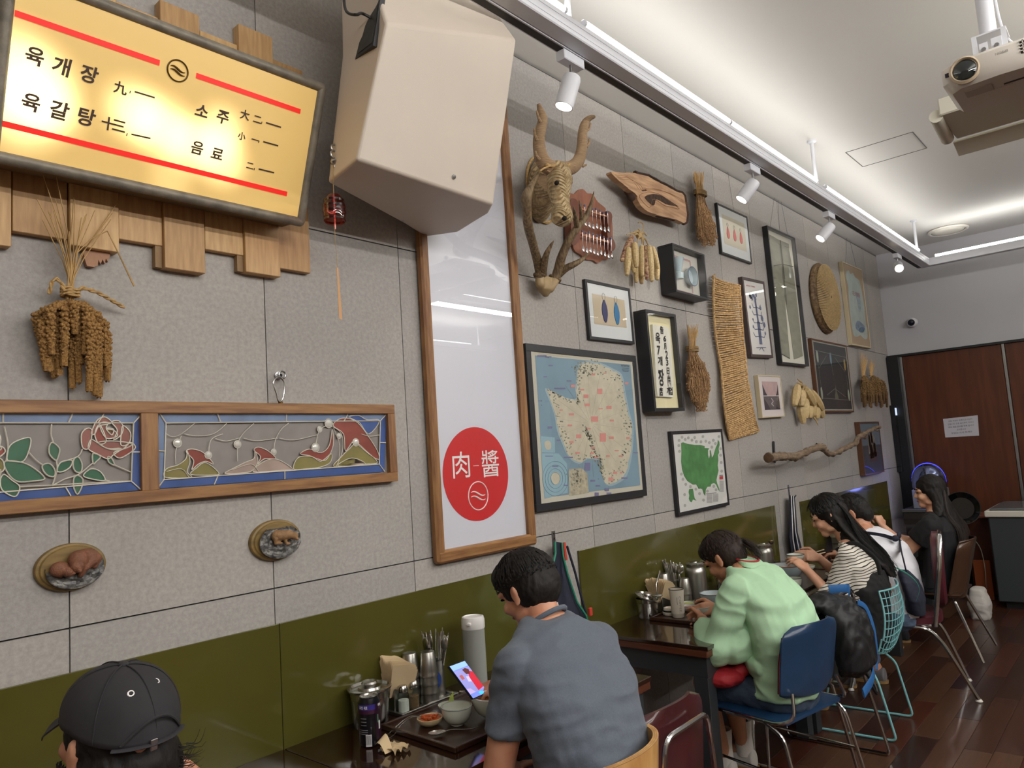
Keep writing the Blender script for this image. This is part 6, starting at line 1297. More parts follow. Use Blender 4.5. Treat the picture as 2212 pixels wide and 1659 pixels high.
strap([(x+.16, -0.935, .80), (x+.12, -0.955, .85), (x+.05, -.96, .872), (x-.0, -.90, .872)], .04)
strap([(x+.10, -0.995, .80), (x+.17, -1.010, .76), (x+.20, -1.025, .66), (x+.205, -1.025, .55), (x+.17, -1.025, .47)], .026); strap([(x-.12, -1.045, .44), (x-.02, -1.055, .47), (x+.06, -1.045, .49), (x+.13, -1.015, .48)], .05)
obj('hang_loop', M().tube(bend([(x+.15, -0.975, .46), (x+.17, -1.005, .40), (x+.13, -1.025, .37), (x+.07, -1.015, .44)]), .008, 6), m_bag, t)
# --- aprons on wall hooks
def coat_hook(px, py, label, h=.075):
    p = W(px, py, 0); t = thing('coat_hook', label, 'hook', (p.x, 0, p.z-h))
    obj('back_plate', M().box(p.x-.012, p.x+.012, -.004, -.0005, p.z-h, p.z, .002), m_steel, t, smooth=0); obj('hook_bar', M().tube([(p.x, -.003, p.z-h+.012), (p.x, -.045, p.z-h+.012), (p.x, -.052, p.z-h+.024)], .006, 8), m_steel, t)
    for z_ in (.012, .035): obj('screw_head', M().lathe([(0, .006), (.004, .006), (.005, .004)], 10, (p.x, 0, p.z-z_), (0, -1, 0)), m_chr, t)
    return p
p = coat_hook(1194, 1147, 'steel coat hook holding the navy apron by the banner', .11)
m_navy = mat('navy_apron', (30, 34, 52), .8, bump=.3, bscale=90); m_piping = mat('green_piping', (40, 130, 104), .6); m_redc = mat('red_strap', (196, 62, 44), .6)
t = thing('hanging_apron', 'navy apron with green edging and white Korean lettering on a hook', 'apron', (2.86, -.05, .75))
A5 = lambda a, b, y=-.06: W(a, b, y)
LEa = [(1199, 1170), (1200, 1195), (1193, 1228), (1184, 1255), (1180, 1300), (1180, 1370)]; REa = [(1214, 1172), (1216, 1200), (1226, 1240), (1246, 1300), (1266, 1330), (1276, 1364)]
G = []
for i in range(31):
    s = i/30; a, b = pk_(LEa, s), pk_(REa, s); G.append([A5(a[0]+(b[0]-a[0])*u, a[1]+(b[1]-a[1])*u, -.05-.02*math.sin(u*9+s*3)*s-.02*s) for u in [j/14 for j in range(15)]])
obj('apron_cloth', M().grid(G, (0, .004, 0)), m_navy, t)
for L_ in (LEa, REa): obj('edge_piping', M().tube([A5(*pk_(L_, i/20), -.06-.02*i/20) for i in range(21)], .0055, 6), m_piping, t)
obj('red_cord', M().tube([A5(1218, 1172), A5(1220, 1196), A5(1222, 1210)], .009, 7), m_redc, t); obj('red_tab', M().box(A5(1268, 1318).x-.01, A5(1268, 1318).x+.012, -.085, -.07, A5(1268, 1330).z, A5(1268, 1312).z, .003), m_redc, t)
obj('tie_string', M().tube([A5(1225, 1180), A5(1242, 1235), A5(1256, 1290), A5(1266, 1325)], .006, 6), m_navy, t)
for s_, y_, h_ in (('수', 1325, .105), ('리', 1368, .09)): text('lettering', s_, A5(1205, y_, -.098), U0, V0, h_, m_wp, t, off=.02)
p = coat_hook(1702, 1048, 'pale coat hook holding the dark aprons beyond the green panel', .10)
t = thing('hanging_apron', 'dark folded aprons with white piping hanging between two green panels', 'apron', (5.62, -.05, .65))
B5 = lambda a, b, y=-.06: W(a, b, y)
LEa = [(1706, 1070), (1707, 1110), (1708, 1145), (1706, 1160), (1712, 1200)]; REa = [(1717, 1072), (1720, 1110), (1723, 1150), (1730, 1175), (1737, 1205)]
G = []
for i in range(21):
    s = i/20; a, b = pk_(LEa, s), pk_(REa, s); G.append([B5(a[0]+(b[0]-a[0])*u, a[1]+(b[1]-a[1])*u, -.05-.02*math.sin(u*9+s*3)*s) for u in [j/10 for j in range(11)]])
obj('apron_cloth', M().grid(G, (0, .006, 0)), m_navy, t)
for f in (.3, .7): obj('white_piping', M().tube([B5(*[pk_(LEa, i/12)[k]*(1-f)+pk_(REa, i/12)[k]*f for k in (0, 1)], -.085) for i in range(13)], .0035, 5), m_wp, t)
# ================================================================ people
m_skin = mat('skin', (206, 152, 122), .5, var=.12, vscale=14, col2=(190, 128, 100)); m_skin2 = mat('skin_light', (220, 172, 142), .5, var=.12, vscale=14, col2=(206, 150, 120)); m_skin3 = mat('skin_tan', (186, 132, 100), .5, var=.12, vscale=14)
for _m in (m_skin, m_skin2, m_skin3): _m.node_tree.nodes['Principled BSDF'].inputs['Subsurface Weight'].default_value = .08; _m.node_tree.nodes['Principled BSDF'].inputs['Subsurface Radius'].default_value = (.02, .008, .004)
m_hair = mat('black_hair', (30, 26, 24), .62, spec=.3, var=.4, vscale=30, stretch=(1, 1, .3), bump=.3, bscale=150); m_hairb = mat('dark_brown_hair', (50, 37, 31), .6, spec=.3, var=.5, vscale=24, stretch=(1, 1, .3), bump=.3, bscale=150)
m_lip = mat('lips', (168, 96, 88), .4); m_eye = mat('eye_dark', (22, 16, 14), .2); m_sock = mat('white_sock', (206, 200, 192), .9, bump=.4, bscale=200); m_shoe = mat('white_shoe', (196, 192, 186), .6); m_sole = mat('tan_sole', (150, 118, 74), .8); m_denim = mat('denim', (58, 72, 92), .85, var=.25, vscale=40, bump=.3, bscale=400); m_denim2 = mat('light_denim', (98, 118, 146), .85, var=.25, vscale=40, bump=.3, bscale=400); m_dark = mat('dark_cloth_trousers', (30, 32, 38), .85)
def basis(F, lean=0):
    F = Vector(F).normalized(); R = F.cross(Vector((0, 0, 1))).normalized(); U = R.cross(F).normalized()
    if lean: q = Matrix.Rotation(lean, 3, F); R = q @ R; U = q @ U
    return F, R, U
def head_prims(mm, H, F, R, U, g=1.0):
    Mx = Matrix((R, F, U)).transposed()
    def e(r, f, u, rr, fr, ur, n=16, m=12): mm.ell(H+(R*r+F*f+U*u)*g, (rr*g, fr*g, ur*g), Mx, n, m)
    e(0, -.008, .018, .074, .094, .088, 24, 16); e(0, .022, -.045, .056, .062, .066); e(0, .062, -.088, .03, .028, .026); e(0, .045, -.03, .06, .045, .05)
    for s in (-1, 1):
        e(s*.036, .066, -.03, .024, .022, .022); e(s*.034, .07, .018, .026, .018, .012); e(s*.046, .01, -.072, .022, .04, .022)
        e(s*.077, -.008, -.012, .007, .017, .030); e(s*.083, -.016, .002, .005, .010, .018); e(s*.078, -.004, -.036, .006, .009, .010)
    a = H+(F*.084+U*.010)*g; b = H+(F*.100-U*.024)*g; caps(mm, a, b, .0065*g, .0105*g, 10)
    for s in (-1, 1): e(s*.011, .090, -.027, .008, .009, .0075, 10, 8)
    e(0, .080, -.053, .022, .012, .008); e(0, .078, -.064, .019, .012, .008)
def hand_prims(mm, wr, D, N_, T, curl=(.5, .6, .7, .8), thumb=.5, g=1.0, spread=.0):
    """D towards the fingers, N_ out of the palm (fingers close that way), T towards the thumb"""
    D = Vector(D).normalized(); T = Vector(T); T = (T-D*T.dot(D)).normalized(); N_ = Vector(N_); N_ = (N_-D*N_.dot(D)-T*N_.dot(T)).normalized(); wr = Vector(wr)
    mm.loft([(wr-D*.02*g, T*.024*g, N_*.018*g), (wr+D*.01*g, T*.028*g, N_*.017*g), (wr+D*.045*g, T*.038*g, N_*.015*g), (wr+D*.078*g, T*.040*g, N_*.013*g), (wr+D*.09*g, T*.037*g, N_*.009*g)], 16, 2.6)
    L_ = ((.042, .026, .020), (.046, .029, .021), (.043, .027, .020), (.034, .020, .018))
    for i in range(4):
        b = wr+D*(.082-.006*abs(i-1))*g+T*(.0295-.0195*i)*g; ang = 0; d = D; r = .0088*g*(1 if i < 3 else .86)
        sp = T*(.12*(1.5-i))*spread
        for k in range(3):
            ang += curl[i]*(1, 1.15, .7)[k]; d = (D*math.cos(ang)+N_*math.sin(ang)+sp).normalized(); e = b+d*L_[i][k]*g; caps(mm, b, e, r*(1-.07*k), r*(1-.07*(k+1)), 8); b = e
    b = wr+D*.022*g+T*.026*g; d = (D*.55+T*.75+N_*.3).normalized(); e = b+d*.042*g; caps(mm, b, e, .0135*g, .0105*g, 9); d2 = (D*.8+T*(.45-.7*thumb)+N_*(.25+.7*thumb)).normalized(); b = e; e = b+d2*.030*g; caps(mm, b, e, .0102*g, .0092*g, 9); d3 = (D*.85+T*(.2-.8*thumb)+N_*(.25+.7*thumb)).normalized(); caps(mm, e, e+d3*.022*g, .0092*g, .0075*g, 9)
def strands(name, paths, r, m, parent, seed=0, taper=.35, jit=.004, segs=6):
    """hair laid along guide paths: list of (points, count, spread vectors)"""
    rr = random.Random(seed); mm = M()
    for pts, cnt, spr in paths:
        pts = [Vector(p) for p in pts]
        for _ in range(cnt):
            o = Vector((rr.gauss(0, 1)*spr[0], rr.gauss(0, 1)*spr[1], rr.gauss(0, 1)*spr[2])); q = []
            n = len(pts); cut = rr.uniform(.8, 1)
            for i, p in enumerate(pts):
                s = i/(n-1); k = (.35+.9*s)
                q.append(p+o*k+Vector((rr.uniform(-jit, jit), rr.uniform(-jit, jit), rr.uniform(-jit, jit))))
            q = [Vector(p) for p in smooth_poly([tuple(p) for p in q], False, 3)]; q = q[:max(3, int(len(q)*cut))]
            mm.tube(q, [r*(1-(1-taper)*i/(len(q)-1)) for i in range(len(q))], 3)
    return stuff(obj(name, mm, m, parent, smooth=60, fix=False))
def scalp_strands(name, H, F, R, U, m, parent, n=500, seed=1, L_=.07, crown=(-.02, .0), back=True, g=1.0, sweep=(0, 0, 0)):
    rr = random.Random(seed); mm = M(); cr = Vector((0, crown[0], 1)).normalized()
    for _ in range(n):
        th = rr.uniform(0, 2*PI); ph = math.acos(rr.uniform(.0, 1)); p = Vector((math.sin(ph)*math.cos(th), math.sin(ph)*math.sin(th), math.cos(ph)))
        if p.y > .62 and p.z < .62: continue
        tdir = (p-cr*p.dot(cr)); 
        if tdir.length < .05: tdir = Vector((rr.uniform(-1, 1), rr.uniform(-1, 1), 0))
        tdir.normalize(); q = []; 
        for k in range(5):
            s = k/4; d = (p+tdir*s*L_*9*.9).normalized(); d = (d+Vector(sweep)*s).normalized()
            e = Vector((d.x*.0885, d.y*.106-.010, d.z*.104+.016))*(1.015+.02*rr.random()+.012*math.sin(s*PI)); q.append(H+(R*e.x+F*e.y+U*e.z)*g)
        mm.tube(q, [.0020, .0020, .0018, .0013, .0005], 3)
    return stuff(obj(name, mm, m, parent, smooth=60, fix=False))
def add_v(a, b): return Vector(a)+Vector(b)
def person(label, sk, secs, neck, head, F, arms, legs, top, bottom, hair=None, lean=0, g=1.0, voxel=.0058, fat=1.0, hands=(None, None), armr=(.046, .037, .026), seat=None):
    """secs: torso sections (centre, half width, half depth, side dir, front dir)"""
    H = Vector(head); F, R, U = basis(F, lean); t = thing('person', label, 'person', (secs[0][0][0], secs[0][0][1], 0))
    mm = M(); head_prims(mm, H, F, R, U, g)
    nb = Vector(neck); caps(mm, nb-Vector((0, 0, .03)), H-U*.035*g-F*.03*g, .056*g*min(1.1, fat), .050*g, 16)
    tor = [(Vector(c), Vector((w, 0, 0)), Vector((0, d, 0))) for c, w, d in secs]
    def tors(k, add): return [(c, a.normalized()*(a.length*k+add), b.normalized()*(b.length*k+add)) for c, a, b in tor]
    mm.loft(tors(.88, 0), 22, 2.3)
    for (sh, el, wr), hd in zip(arms, hands):
        caps(mm, sh, el, armr[0]*fat, armr[1]*fat, 14); caps(mm, el, Vector(el).lerp(Vector(wr), .35), armr[1]*fat, armr[1]*1.02*fat, 14); caps(mm, Vector(el).lerp(Vector(wr), .35), wr, armr[1]*1.02*fat, armr[2], 14); caps(mm, Vector(nb), sh, .045*fat, .045*fat, 12)
        if hd: hand_prims(mm, wr, *hd[:3], **(hd[3] if len(hd) > 3 else {}), g=.97*g)
        else: hand_prims(mm, wr, Vector(wr)-Vector(el), (0, 0, -1), (1 if sh[0] < neck[0] else -1, 0, 0), g=.97*g)
    for hp, kn, an, toe in legs:
        caps(mm, hp, kn, .078*fat, .053*fat, 14); caps(mm, kn, Vector(kn).lerp(Vector(an), .35), .050*fat, .052*fat, 14); caps(mm, Vector(kn).lerp(Vector(an), .35), an, .052*fat, .034, 14); caps(mm, an, toe, .036, .03, 12)
    blob('body', mm, voxel, sk, t, 3)
    for s in (-1, 1):
        c = H+(R*(s*.031)+F*.0845+U*.006)*g; Mx = Matrix((R, F, U)).transposed()
        obj('eye', M().ell(c, (.012*g, .006*g, .0045*g), Mx, 10, 6), m_eye, t); obj('eyebrow', M().tube([H+(R*(s*x_)+F*f_+U*u_)*g for x_, f_, u_ in ((.014, .092, .030), (.030, .0905, .035), (.046, .080, .030))], .003*g, 5), m_hair, t)
    obj('lips', M().ell(H+(F*.0895-U*.0585)*g, (.019*g, .006*g, .0065*g), Matrix((R, F, U)).transposed(), 12, 8), m_lip, t)
    # upper garment
    tm = M(); tm.loft(tors(1.0, top.get('add', .006)), 26, 2.3); slv = top['sleeve']; sr = top.get('sr', .058); se = top.get('se', .052)
    for sh, el, wr in arms:
        sh = Vector(sh); el = Vector(el); wr = Vector(wr)
        caps(tm, Vector(neck)+Vector((0, 0, -.035)), sh, .05*fat, sr*.96, 14)
        if slv <= 1: e = sh.lerp(el, slv); tm.loft([(sh-(el-sh)*.1, *[v*sr*.8 for v in frame_of(el-sh)]), (sh+(el-sh)*.1, *[v*sr for v in frame_of(el-sh)]), (e, *[v*se for v in frame_of(el-sh)])], 18)
        else:
            caps(tm, sh, el, sr, se, 14); e = el.lerp(wr, slv-1); tm.loft([(el, *[v*se for v in frame_of(wr-el)]), (el.lerp(wr, .3*(slv-1)), *[v*se*1.03 for v in frame_of(wr-el)]), (e, *[v*top.get('cuff', se*.8) for v in frame_of(wr-el)])], 18)
    if 'extra' in top: top['extra'](tm)
    gm = blob(top.get('name', 'shirt'), tm, top.get('voxel', .008), top['m'], t, 4, top.get('disp'))
    # lower garment
    lm = M(); c0 = Vector(secs[0][0]); lm.loft([(c, a.normalized()*(a.length+.004), b.normalized()*(b.length+.006)) for c, a, b in [(tor[0][0]-Vector((0, 0, .055)), tor[0][1]*.9, tor[0][2]*.9), tor[0], (tor[0][0].lerp(tor[1][0], .6), tor[0][1].lerp(tor[1][1], .6), tor[0][2].lerp(tor[1][2], .6))]], 22, 2.3); lm.ell(c0+Vector((0, .01, .0)), (secs[0][1]*1.02, secs[0][2]*1.15, .105), None, 20, 12)
    for hp, kn, an, toe in legs:
        hp = Vector(hp); kn = Vector(kn); an = Vector(an); f = bottom['len']
        if f <= 1: lm.loft([(hp, *[v*.088*fat for v in frame_of(kn-hp)]), (hp.lerp(kn, f), *[v*.078*fat for v in frame_of(kn-hp)])], 18)
        else: caps(lm, hp, kn, .088*fat, .066*fat, 14); caps(lm, kn, kn.lerp(an, f-1), .066*fat, .056*fat, 14)
    blob(bottom.get('name', 'trousers'), lm, .009, bottom['m'], t, 4, fold(.006, 30, (1, 1, 1), 9))
    if bottom.get('shoe'):
        for hp, kn, an, toe in legs:
            an = Vector(an); toe = Vector(toe); d = (toe-an); d.z = 0; d.normalize(); s_ = d.cross(Vector((0, 0, 1)))
            if bottom.get('sock'): obj('sock', M().lathe([(.044, -.03), (.041, .06), (.046, .13), (.044, .135), (.03, .13)], 18, an), m_sock, t)
            fl = Vector((an.x, an.y, .0)); sm = M()
            sm.loft([(fl-d*.055+Vector((0, 0, .045)), s_*.022, Vector((0, 0, .03))), (fl-d*.045+Vector((0, 0, .05)), s_*.036, Vector((0, 0, .048))), (fl+d*.02+Vector((0, 0, .052)), s_*.04, Vector((0, 0, .05))), (fl+d*.09+Vector((0, 0, .04)), s_*.047, Vector((0, 0, .036))), (fl+d*.15+Vector((0, 0, .032)), s_*.044, Vector((0, 0, .028))), (fl+d*.19+Vector((0, 0, .026)), s_*.02, Vector((0, 0, .018)))], 18, 2.3)
            so = blob('shoe', sm, .006, bottom['shoe'], t, 3); sl = M(); sl.loft([(fl+Vector((0, 0, .002))+d*.065, d*.128, s_*.046), (fl+Vector((0, 0, .02))+d*.065, d*.132, s_*.048)], 22, 2.6); obj('sole', sl, m_sole, so)
    return t, H, F, R, U, gm
def hair_cap(mm, H, F, R, U, g=1.0, back=1.0, low=0, bang=0):
    Mx = Matrix((R, F, U)).transposed()
    def e(r, f, u, rr, fr, ur): mm.ell(H+(R*r+F*f+U*u)*g, (rr*g, fr*g, ur*g), Mx, 24, 16)
    e(0, -.018, .032, .084, .098, .091); e(0, -.04, .0, .081, .078, .085)
    if low: e(0, -.052, -.045, .066, .056, .058+low)
    if bang: e(0, .035, .062, .070, .062, .052)
# ---- 1 man in black cap
H = W(252, 1582, -.80); t, H, F, R, U, gm = person('man in a black baseball cap, seen from behind at the bottom left corner', m_skin, [((.52, -.93, .50), .18, .125), ((.52, -.95, .65), .17, .12), ((.52, -.93, .78), .185, .125), ((.52, -.9, .91), .2, .115), ((.52, -.88, .99), .17, .08)], (.52, -.84, 1.03), H, (-.16, .95, .10),
    [((.33, -.88, .98), (.27, -.75, .74), (.36, -.55, .78)), ((.72, -.86, .93), (.745, -.67, .93), (.655, -.58, 1.075))], [((.42, -.92, .5), (.40, -.5, .5), (.4, -.5, .09), (.4, -.38, .04)), ((.62, -.92, .5), (.64, -.5, .5), (.64, -.5, .09), (.64, -.38, .04))],
    dict(m=mat('black_tee', (26, 26, 30), .85), sleeve=.5, name='t_shirt', disp=fold(.006, 26)), dict(m=m_dark, len=1.9, shoe=m_shoe), hands=(None, ((-.9, .25, .3), (0, -.2, -1), (.1, .9, .4), dict(curl=(.7, .8, .9, 1)))))
g = 1.0; Mx = Matrix((R, F, U)).transposed(); hm = M(); hm.ell(H-F*.035-U*.045, (.083, .075, .075), Mx, 20, 14).ell(H-F*.012+U*.012, (.0815, .088, .062), Mx, 20, 14).ell(H-F*.06-U*.10, (.068, .055, .06), Mx, 18, 12).ell(H+R*.06-F*.03-U*.06, (.035, .05, .05), Mx)
blob('hair', hm, .005, m_hair, t, 2, fold(.007, 90, (1, 1, .2), 4))
gd = []
for k in range(16):
    a = random.Random(k); s_ = H+R*(.055+.02*a.random())-F*(.05+.04*a.random())-U*(.02+.06*a.random()); gd.append(([s_, s_+R*.018-F*.008-U*.004, s_+R*(.03+.015*a.random())-F*.012+U*a.uniform(-.01, .03)], 3, (.003, .003, .004)))
strands('hair_strands', gd, .0012, m_hair, t, 3, .2)
scalp = []
for k in range(70):
    a = random.Random(k+100); an = a.uniform(-2.4, 2.4); dr = (-F*math.cos(an)+R*math.sin(an)); 
    if dr.dot(F) > .4: continue
    s_ = H+dr*.085-F*.01-U*.03; scalp.append(([s_, s_-U*.04+dr*.004, s_-U*(.08+.03*a.random())+dr*a.uniform(-.005, .01)], 5, (.005, .005, .003)))
strands('nape_hair', scalp, .0014, m_hair, t, 4, .3)
m_capc = mat('cap_cotton', (44, 42, 46), .85, var=.25, vscale=8, bump=.5, bscale=22)
t2 = thing('baseball_cap', 'black cotton cap with metal eyelets on the nearest man', 'cap', tuple(H+U*.02))
G = []; nv, nu = 22, 48
for i in range(nv+1):
    ph = (PI*.5)*i/nv; row = []
    for j in range(nu+1):
        th = 2*PI*j/nu; rr_ = math.sin(ph)**.86 if i else 0
        wob = 1+.012*math.sin(th*3+1)*math.sin(ph*2)+.02*noise.noise(Vector((math.cos(th)*3, math.sin(th)*3, ph*3)))*math.sin(ph)
        x_, y_ = math.cos(th)*.088*rr_*wob, math.sin(th)*.104*rr_*wob-.012; z_ = math.cos(ph)**.85*.086*(1 if ph < PI/2 else 0)+.030-.022*max(0, -math.sin(th))*rr_**3
        row.append(H+R*x_+F*y_+U*z_)
    G.append(row)
crown = obj('crown', M().grid(G), m_capc, t2, smooth=70); sf_ = crown.modifiers.new('s', 'SOLIDIFY'); sf_.thickness = .003
for k in range(6):
    th = 2*PI*k/6+.52; pts = [H+R*math.cos(th)*.0865*math.sin(p_)**.86*1.012+F*(math.sin(th)*.1025*math.sin(p_)**.86*1.012-.012)+U*(math.cos(p_)**.85*.086*1.02+.030-.022*max(0, -math.sin(th))*math.sin(p_)**2.6) for p_ in [PI*.5*i/12*.98+.02 for i in range(13)]]
    obj('seam', M().tube(pts, .0013, 5), m_capc, t2)
obj('top_button', M().ell(H+U*.117-F*.012, (.009, .009, .005), Mx), m_capc, t2)
for th, p_ in ((-1.15, .62), (-2.0, .72), (-.25, .78), (-2.9, .72)):
    q = H+R*math.cos(th)*.0865*math.sin(p_)**.86*1.02+F*(math.sin(th)*.1025*math.sin(p_)**.86*1.02-.012)+U*(math.cos(p_)**.85*.086*1.03+.030-.01); nrm = (q-H).normalized(); a_, b_ = frame_of(nrm); obj('eyelet', M().tube([q+a_*math.cos(w_)*.0045+b_*math.sin(w_)*.0045 for w_ in [i*PI/6 for i in range(12)]], .0016, 6, closed=True), m_wp, t2)
G = []
for i in range(9):
    s = i/8; G.append([H+R*(u*(.074-.016*s*s))+F*(.080+s*.08*(1-.42*u*u)+.018*(1-u*u)*0)+U*(.024-.028*s-.018*u*u) for u in [j/8-1 for j in range(17)]])
obj('brim', M().grid(G, -U*.0035), m_capc, t2, smooth=60)
bp_ = [H+R*(math.sin(a)*.087)-F*(math.cos(a)*.104+.012)+U*(.012) for a in [(-.75+1.5*i/16) for i in range(17)]]
obj('back_strap', M().tube(bp_, .0085, 8, flat=.3, ref=tuple(U)), m_capc, t2); 
arc = [H+R*(math.sin(a)*.088)-F*(math.cos(a)*.1055+.012)+U*(.018+.036*math.cos(a/.62*PI/2)) for a in [(-.62+1.24*i/16) for i in range(17)]]
obj('opening_edge', M().tube(arc, .0024, 6), m_capc, t2)
q = bp_[7]-F*.004; obj('strap_buckle', M().obox(q, R*.006, F*.002, U*.009, .001), m_steel, t2)
# ---- 2 man in grey tee
H = Vector((1.838, -.60, 1.178))
heather = mat('slate_tee', (92, 100, 112), .85, var=.14, vscale=260, bump=.25, bscale=60, sheen=.1)
t, H, F, R, U, gm = person('man in a slate grey t-shirt looking at his phone', m_skin, [((1.75, -.87, .48), .185, .13), ((1.75, -.89, .62), .165, .12), ((1.76, -.875, .78), .18, .128), ((1.78, -.82, .92), .205, .125), ((1.80, -.765, 1.02), .195, .10), ((1.81, -.725, 1.075), .135, .078), ((1.815, -.705, 1.105), .075, .065)], (1.82, -.69, 1.09), H, (-.04, .86, -.45),
    [((1.62, -.73, 1.0), (1.585, -.665, .715), (1.72, -.60, .66)), ((1.98, -.76, 1.0), (2.05, -.60, .80), (1.915, -.44, .83))], [((1.66, -.88, .5), (1.63, -.46, .52), (1.63, -.5, .09), (1.63, -.38, .04)), ((1.86, -.88, .5), (1.88, -.46, .52), (1.88, -.5, .09), (1.88, -.38, .04))],
    dict(m=heather, sleeve=.62, sr=.066, se=.063, name='t_shirt', add=.010, disp=fold(.015, 14, (1, 1, .8), 2), voxel=.007), dict(m=m_dark, len=1.9, shoe=m_shoe), hands=(None, ((-1, .35, .18), (0, -.3, -.9), (.1, .9, .3), dict(curl=(.35, .5, .6, .7), thumb=.5))), armr=(.052, .043, .028), fat=1.05)
hm = M(); hair_cap(hm, H, F, R, U, 1.03, low=.0, bang=1); blob('hair', hm, .005, m_hair, t, 2, fold(.004, 90, (1, 1, .4), 5)); scalp_strands('hair_strands', H, F, R, U, m_hair, t, 900, 2, .075, g=1.05)
obj('collar', M().tube([Vector((1.822, -.687, 1.098))+Vector((math.cos(a)*.066, math.sin(a)*.056, -.036*math.sin(a))) for a in [i*PI/14 for i in range(28)]], .008, 8, closed=True), heather, t)
# ---- 3 woman in mint shirt
H = Vector((3.335, -.555, 1.065)); m_mint = mat('mint_cotton', (176, 214, 176), .85, var=.1, vscale=6, bump=.35, bscale=26)
def ex(tm): tm.ell((3.30, -.78, .63), (.185, .13, .08)); tm.ell((3.14, -.66, .73), (.075, .085, .095))
t, H, F, R, U, gm = person('woman in a mint green shirt and denim shorts bending over her bowl', m_skin3, [((3.30, -.82, .50), .165, .12), ((3.30, -.84, .62), .17, .105), ((3.30, -.835, .76), .19, .115), ((3.31, -.79, .90), .20, .115), ((3.32, -.72, .99), .17, .09), ((3.33, -.67, 1.03), .10, .06)], (3.33, -.64, 1.03), H, (.0, .82, -.56),
    [((3.14, -.70, .94), (3.09, -.60, .70), (3.23, -.47, .79)), ((3.51, -.70, .94), (3.57, -.58, .74), (3.48, -.42, .79))], [((3.22, -.79, .5), (3.24, -.44, .49), (3.40, -.43, .10), (3.40, -.31, .045)), ((3.40, -.79, .5), (3.46, -.44, .49), (3.56, -.46, .10), (3.56, -.34, .045))],
    dict(m=m_mint, sleeve=1.75, sr=.070, se=.070, cuff=.05, add=.014, name='mint_shirt', disp=fold(.022, 15, (1, 1, .8), 11), voxel=.007, extra=ex), dict(m=m_denim, len=.85, shoe=m_shoe, sock=True, name='denim_shorts'), hands=(((.85, .5, .0), (.3, .3, -.9), (.0, .6, .8), dict(curl=(.5, .6, .7, .8))), ((-.8, .5, 0), (-.2, .3, -.9), (0, .6, .8), dict(curl=(.6, .7, .8, .9)))), fat=.92, armr=(.045, .036, .025))
hm = M(); hair_cap(hm, H, F, R, U, .99, low=.0, bang=1); hm.ell(H-F*.10+U*.01, (.032, .034, .032)); blob('hair', hm, .005, m_hairb, t, 2, fold(.003, 110, (1, 1, .4), 5)); scalp_strands('hair_strands', H, F, R, U, m_hairb, t, 700, 3, .06, g=1.02)
b0 = H-F*.12+U*.01; strands('ponytail', [([H-F*.08+U*.01, b0, b0+Vector((.015, -.03, -.012)), b0+Vector((.025, -.055, -.04)), b0+Vector((.03, -.07, -.075))], 150, (.011, .011, .011)), ([H-F*.09, H-F*.11-U*.02, H-F*.11-U*.06], 30, (.02, .008, .006))], .0013, m_hairb, t, 6)
obj('shirt_collar', M().loft([(Vector((3.335, -.70, 1.035)), (.075, 0, 0), (0, .06, .01)), (Vector((3.335, -.68, 1.06)), (.066, 0, 0), (0, .055, .012))], 20), m_mint, t); obj('red_neckband', M().tube([Vector((3.335, -.67, 1.062))+Vector((math.cos(a)*.060, math.sin(a)*.052, .008*math.sin(a))) for a in [i*PI/12 for i in range(24)]], .005, 6, closed=True), mat('red_band', (160, 32, 40), .7), t)
wu = M(); wu.loft([(Vector((3.31, -.82, .50)), (.175, 0, 0), (0, .128, 0)), (Vector((3.31, -.835, .565)), (.178, 0, 0), (0, .124, 0)), (Vector((3.31, -.835, .60)), (.17, 0, 0), (0, .11, 0))], 22); blob('undershirt', wu, .009, mat('white_under', (204, 198, 190), .85), t, 3, fold(.005, 40, (1, 1, .3), 2))
b_ = M(); b_.ell((3.14, -.60, .575), (.11, .09, .045)); b_.ell((3.2, -.66, .60), (.06, .05, .035)); o = blob('red_bag', b_, .007, mat('red_cloth', (150, 20, 30), .7, bump=.2), None, 3, fold(.006, 40), origin=(3.15, -.61, .56)); tag(o, 'small red cloth pouch in the lap of the woman in mint', 'pouch')
# ---- 4 woman in stripes
H = Vector((4.49, -.665, 1.15))
ms_ = mat('striped_knit', (222, 216, 204), .85); nt = ms_.node_tree; N = nt.nodes; L = nt.links; bb = N['Principled BSDF']; tc = N.new('ShaderNodeTexCoord'); sx = N.new('ShaderNodeSeparateXYZ'); L.new(tc.outputs['Object'], sx.inputs[0]); nz = N.new('ShaderNodeTexNoise'); nz.inputs['Scale'].default_value = 7; L.new(tc.outputs['Object'], nz.inputs['Vector'])
ad = N.new('ShaderNodeMath'); ad.operation = 'MULTIPLY_ADD'; L.new(nz.outputs['Fac'], ad.inputs[0]); ad.inputs[1].default_value = .05; L.new(sx.outputs['Z'], ad.inputs[2]); a2_ = N.new('ShaderNodeMath'); a2_.operation = 'MULTIPLY_ADD'; L.new(sx.outputs['Y'], a2_.inputs[0]); a2_.inputs[1].default_value = .25; L.new(ad.outputs[0], a2_.inputs[2])
mo = N.new('ShaderNodeMath'); mo.operation = 'MODULO'; L.new(a2_.outputs[0], mo.inputs[0]); mo.inputs[1].default_value = .0165; ab = N.new('ShaderNodeMath'); ab.operation = 'ABSOLUTE'; L.new(mo.outputs[0], ab.inputs[0]); lt = N.new('ShaderNodeMath'); lt.operation = 'LESS_THAN'; L.new(ab.outputs[0], lt.inputs[0]); lt.inputs[1].default_value = .0045
mx = N.new('ShaderNodeMix'); mx.data_type = 'RGBA'; mx.inputs['A'].default_value = (*s2l((222, 216, 204)), 1); mx.inputs['B'].default_value = (*s2l((50, 46, 46)), 1); L.new(lt.outputs[0], mx.inputs['Factor']); L.new(mx.outputs['Result'], bb.inputs['Base Color'])
def ex(tm): tm.ell((4.30, -.74, .73), (.058, .07, .085))
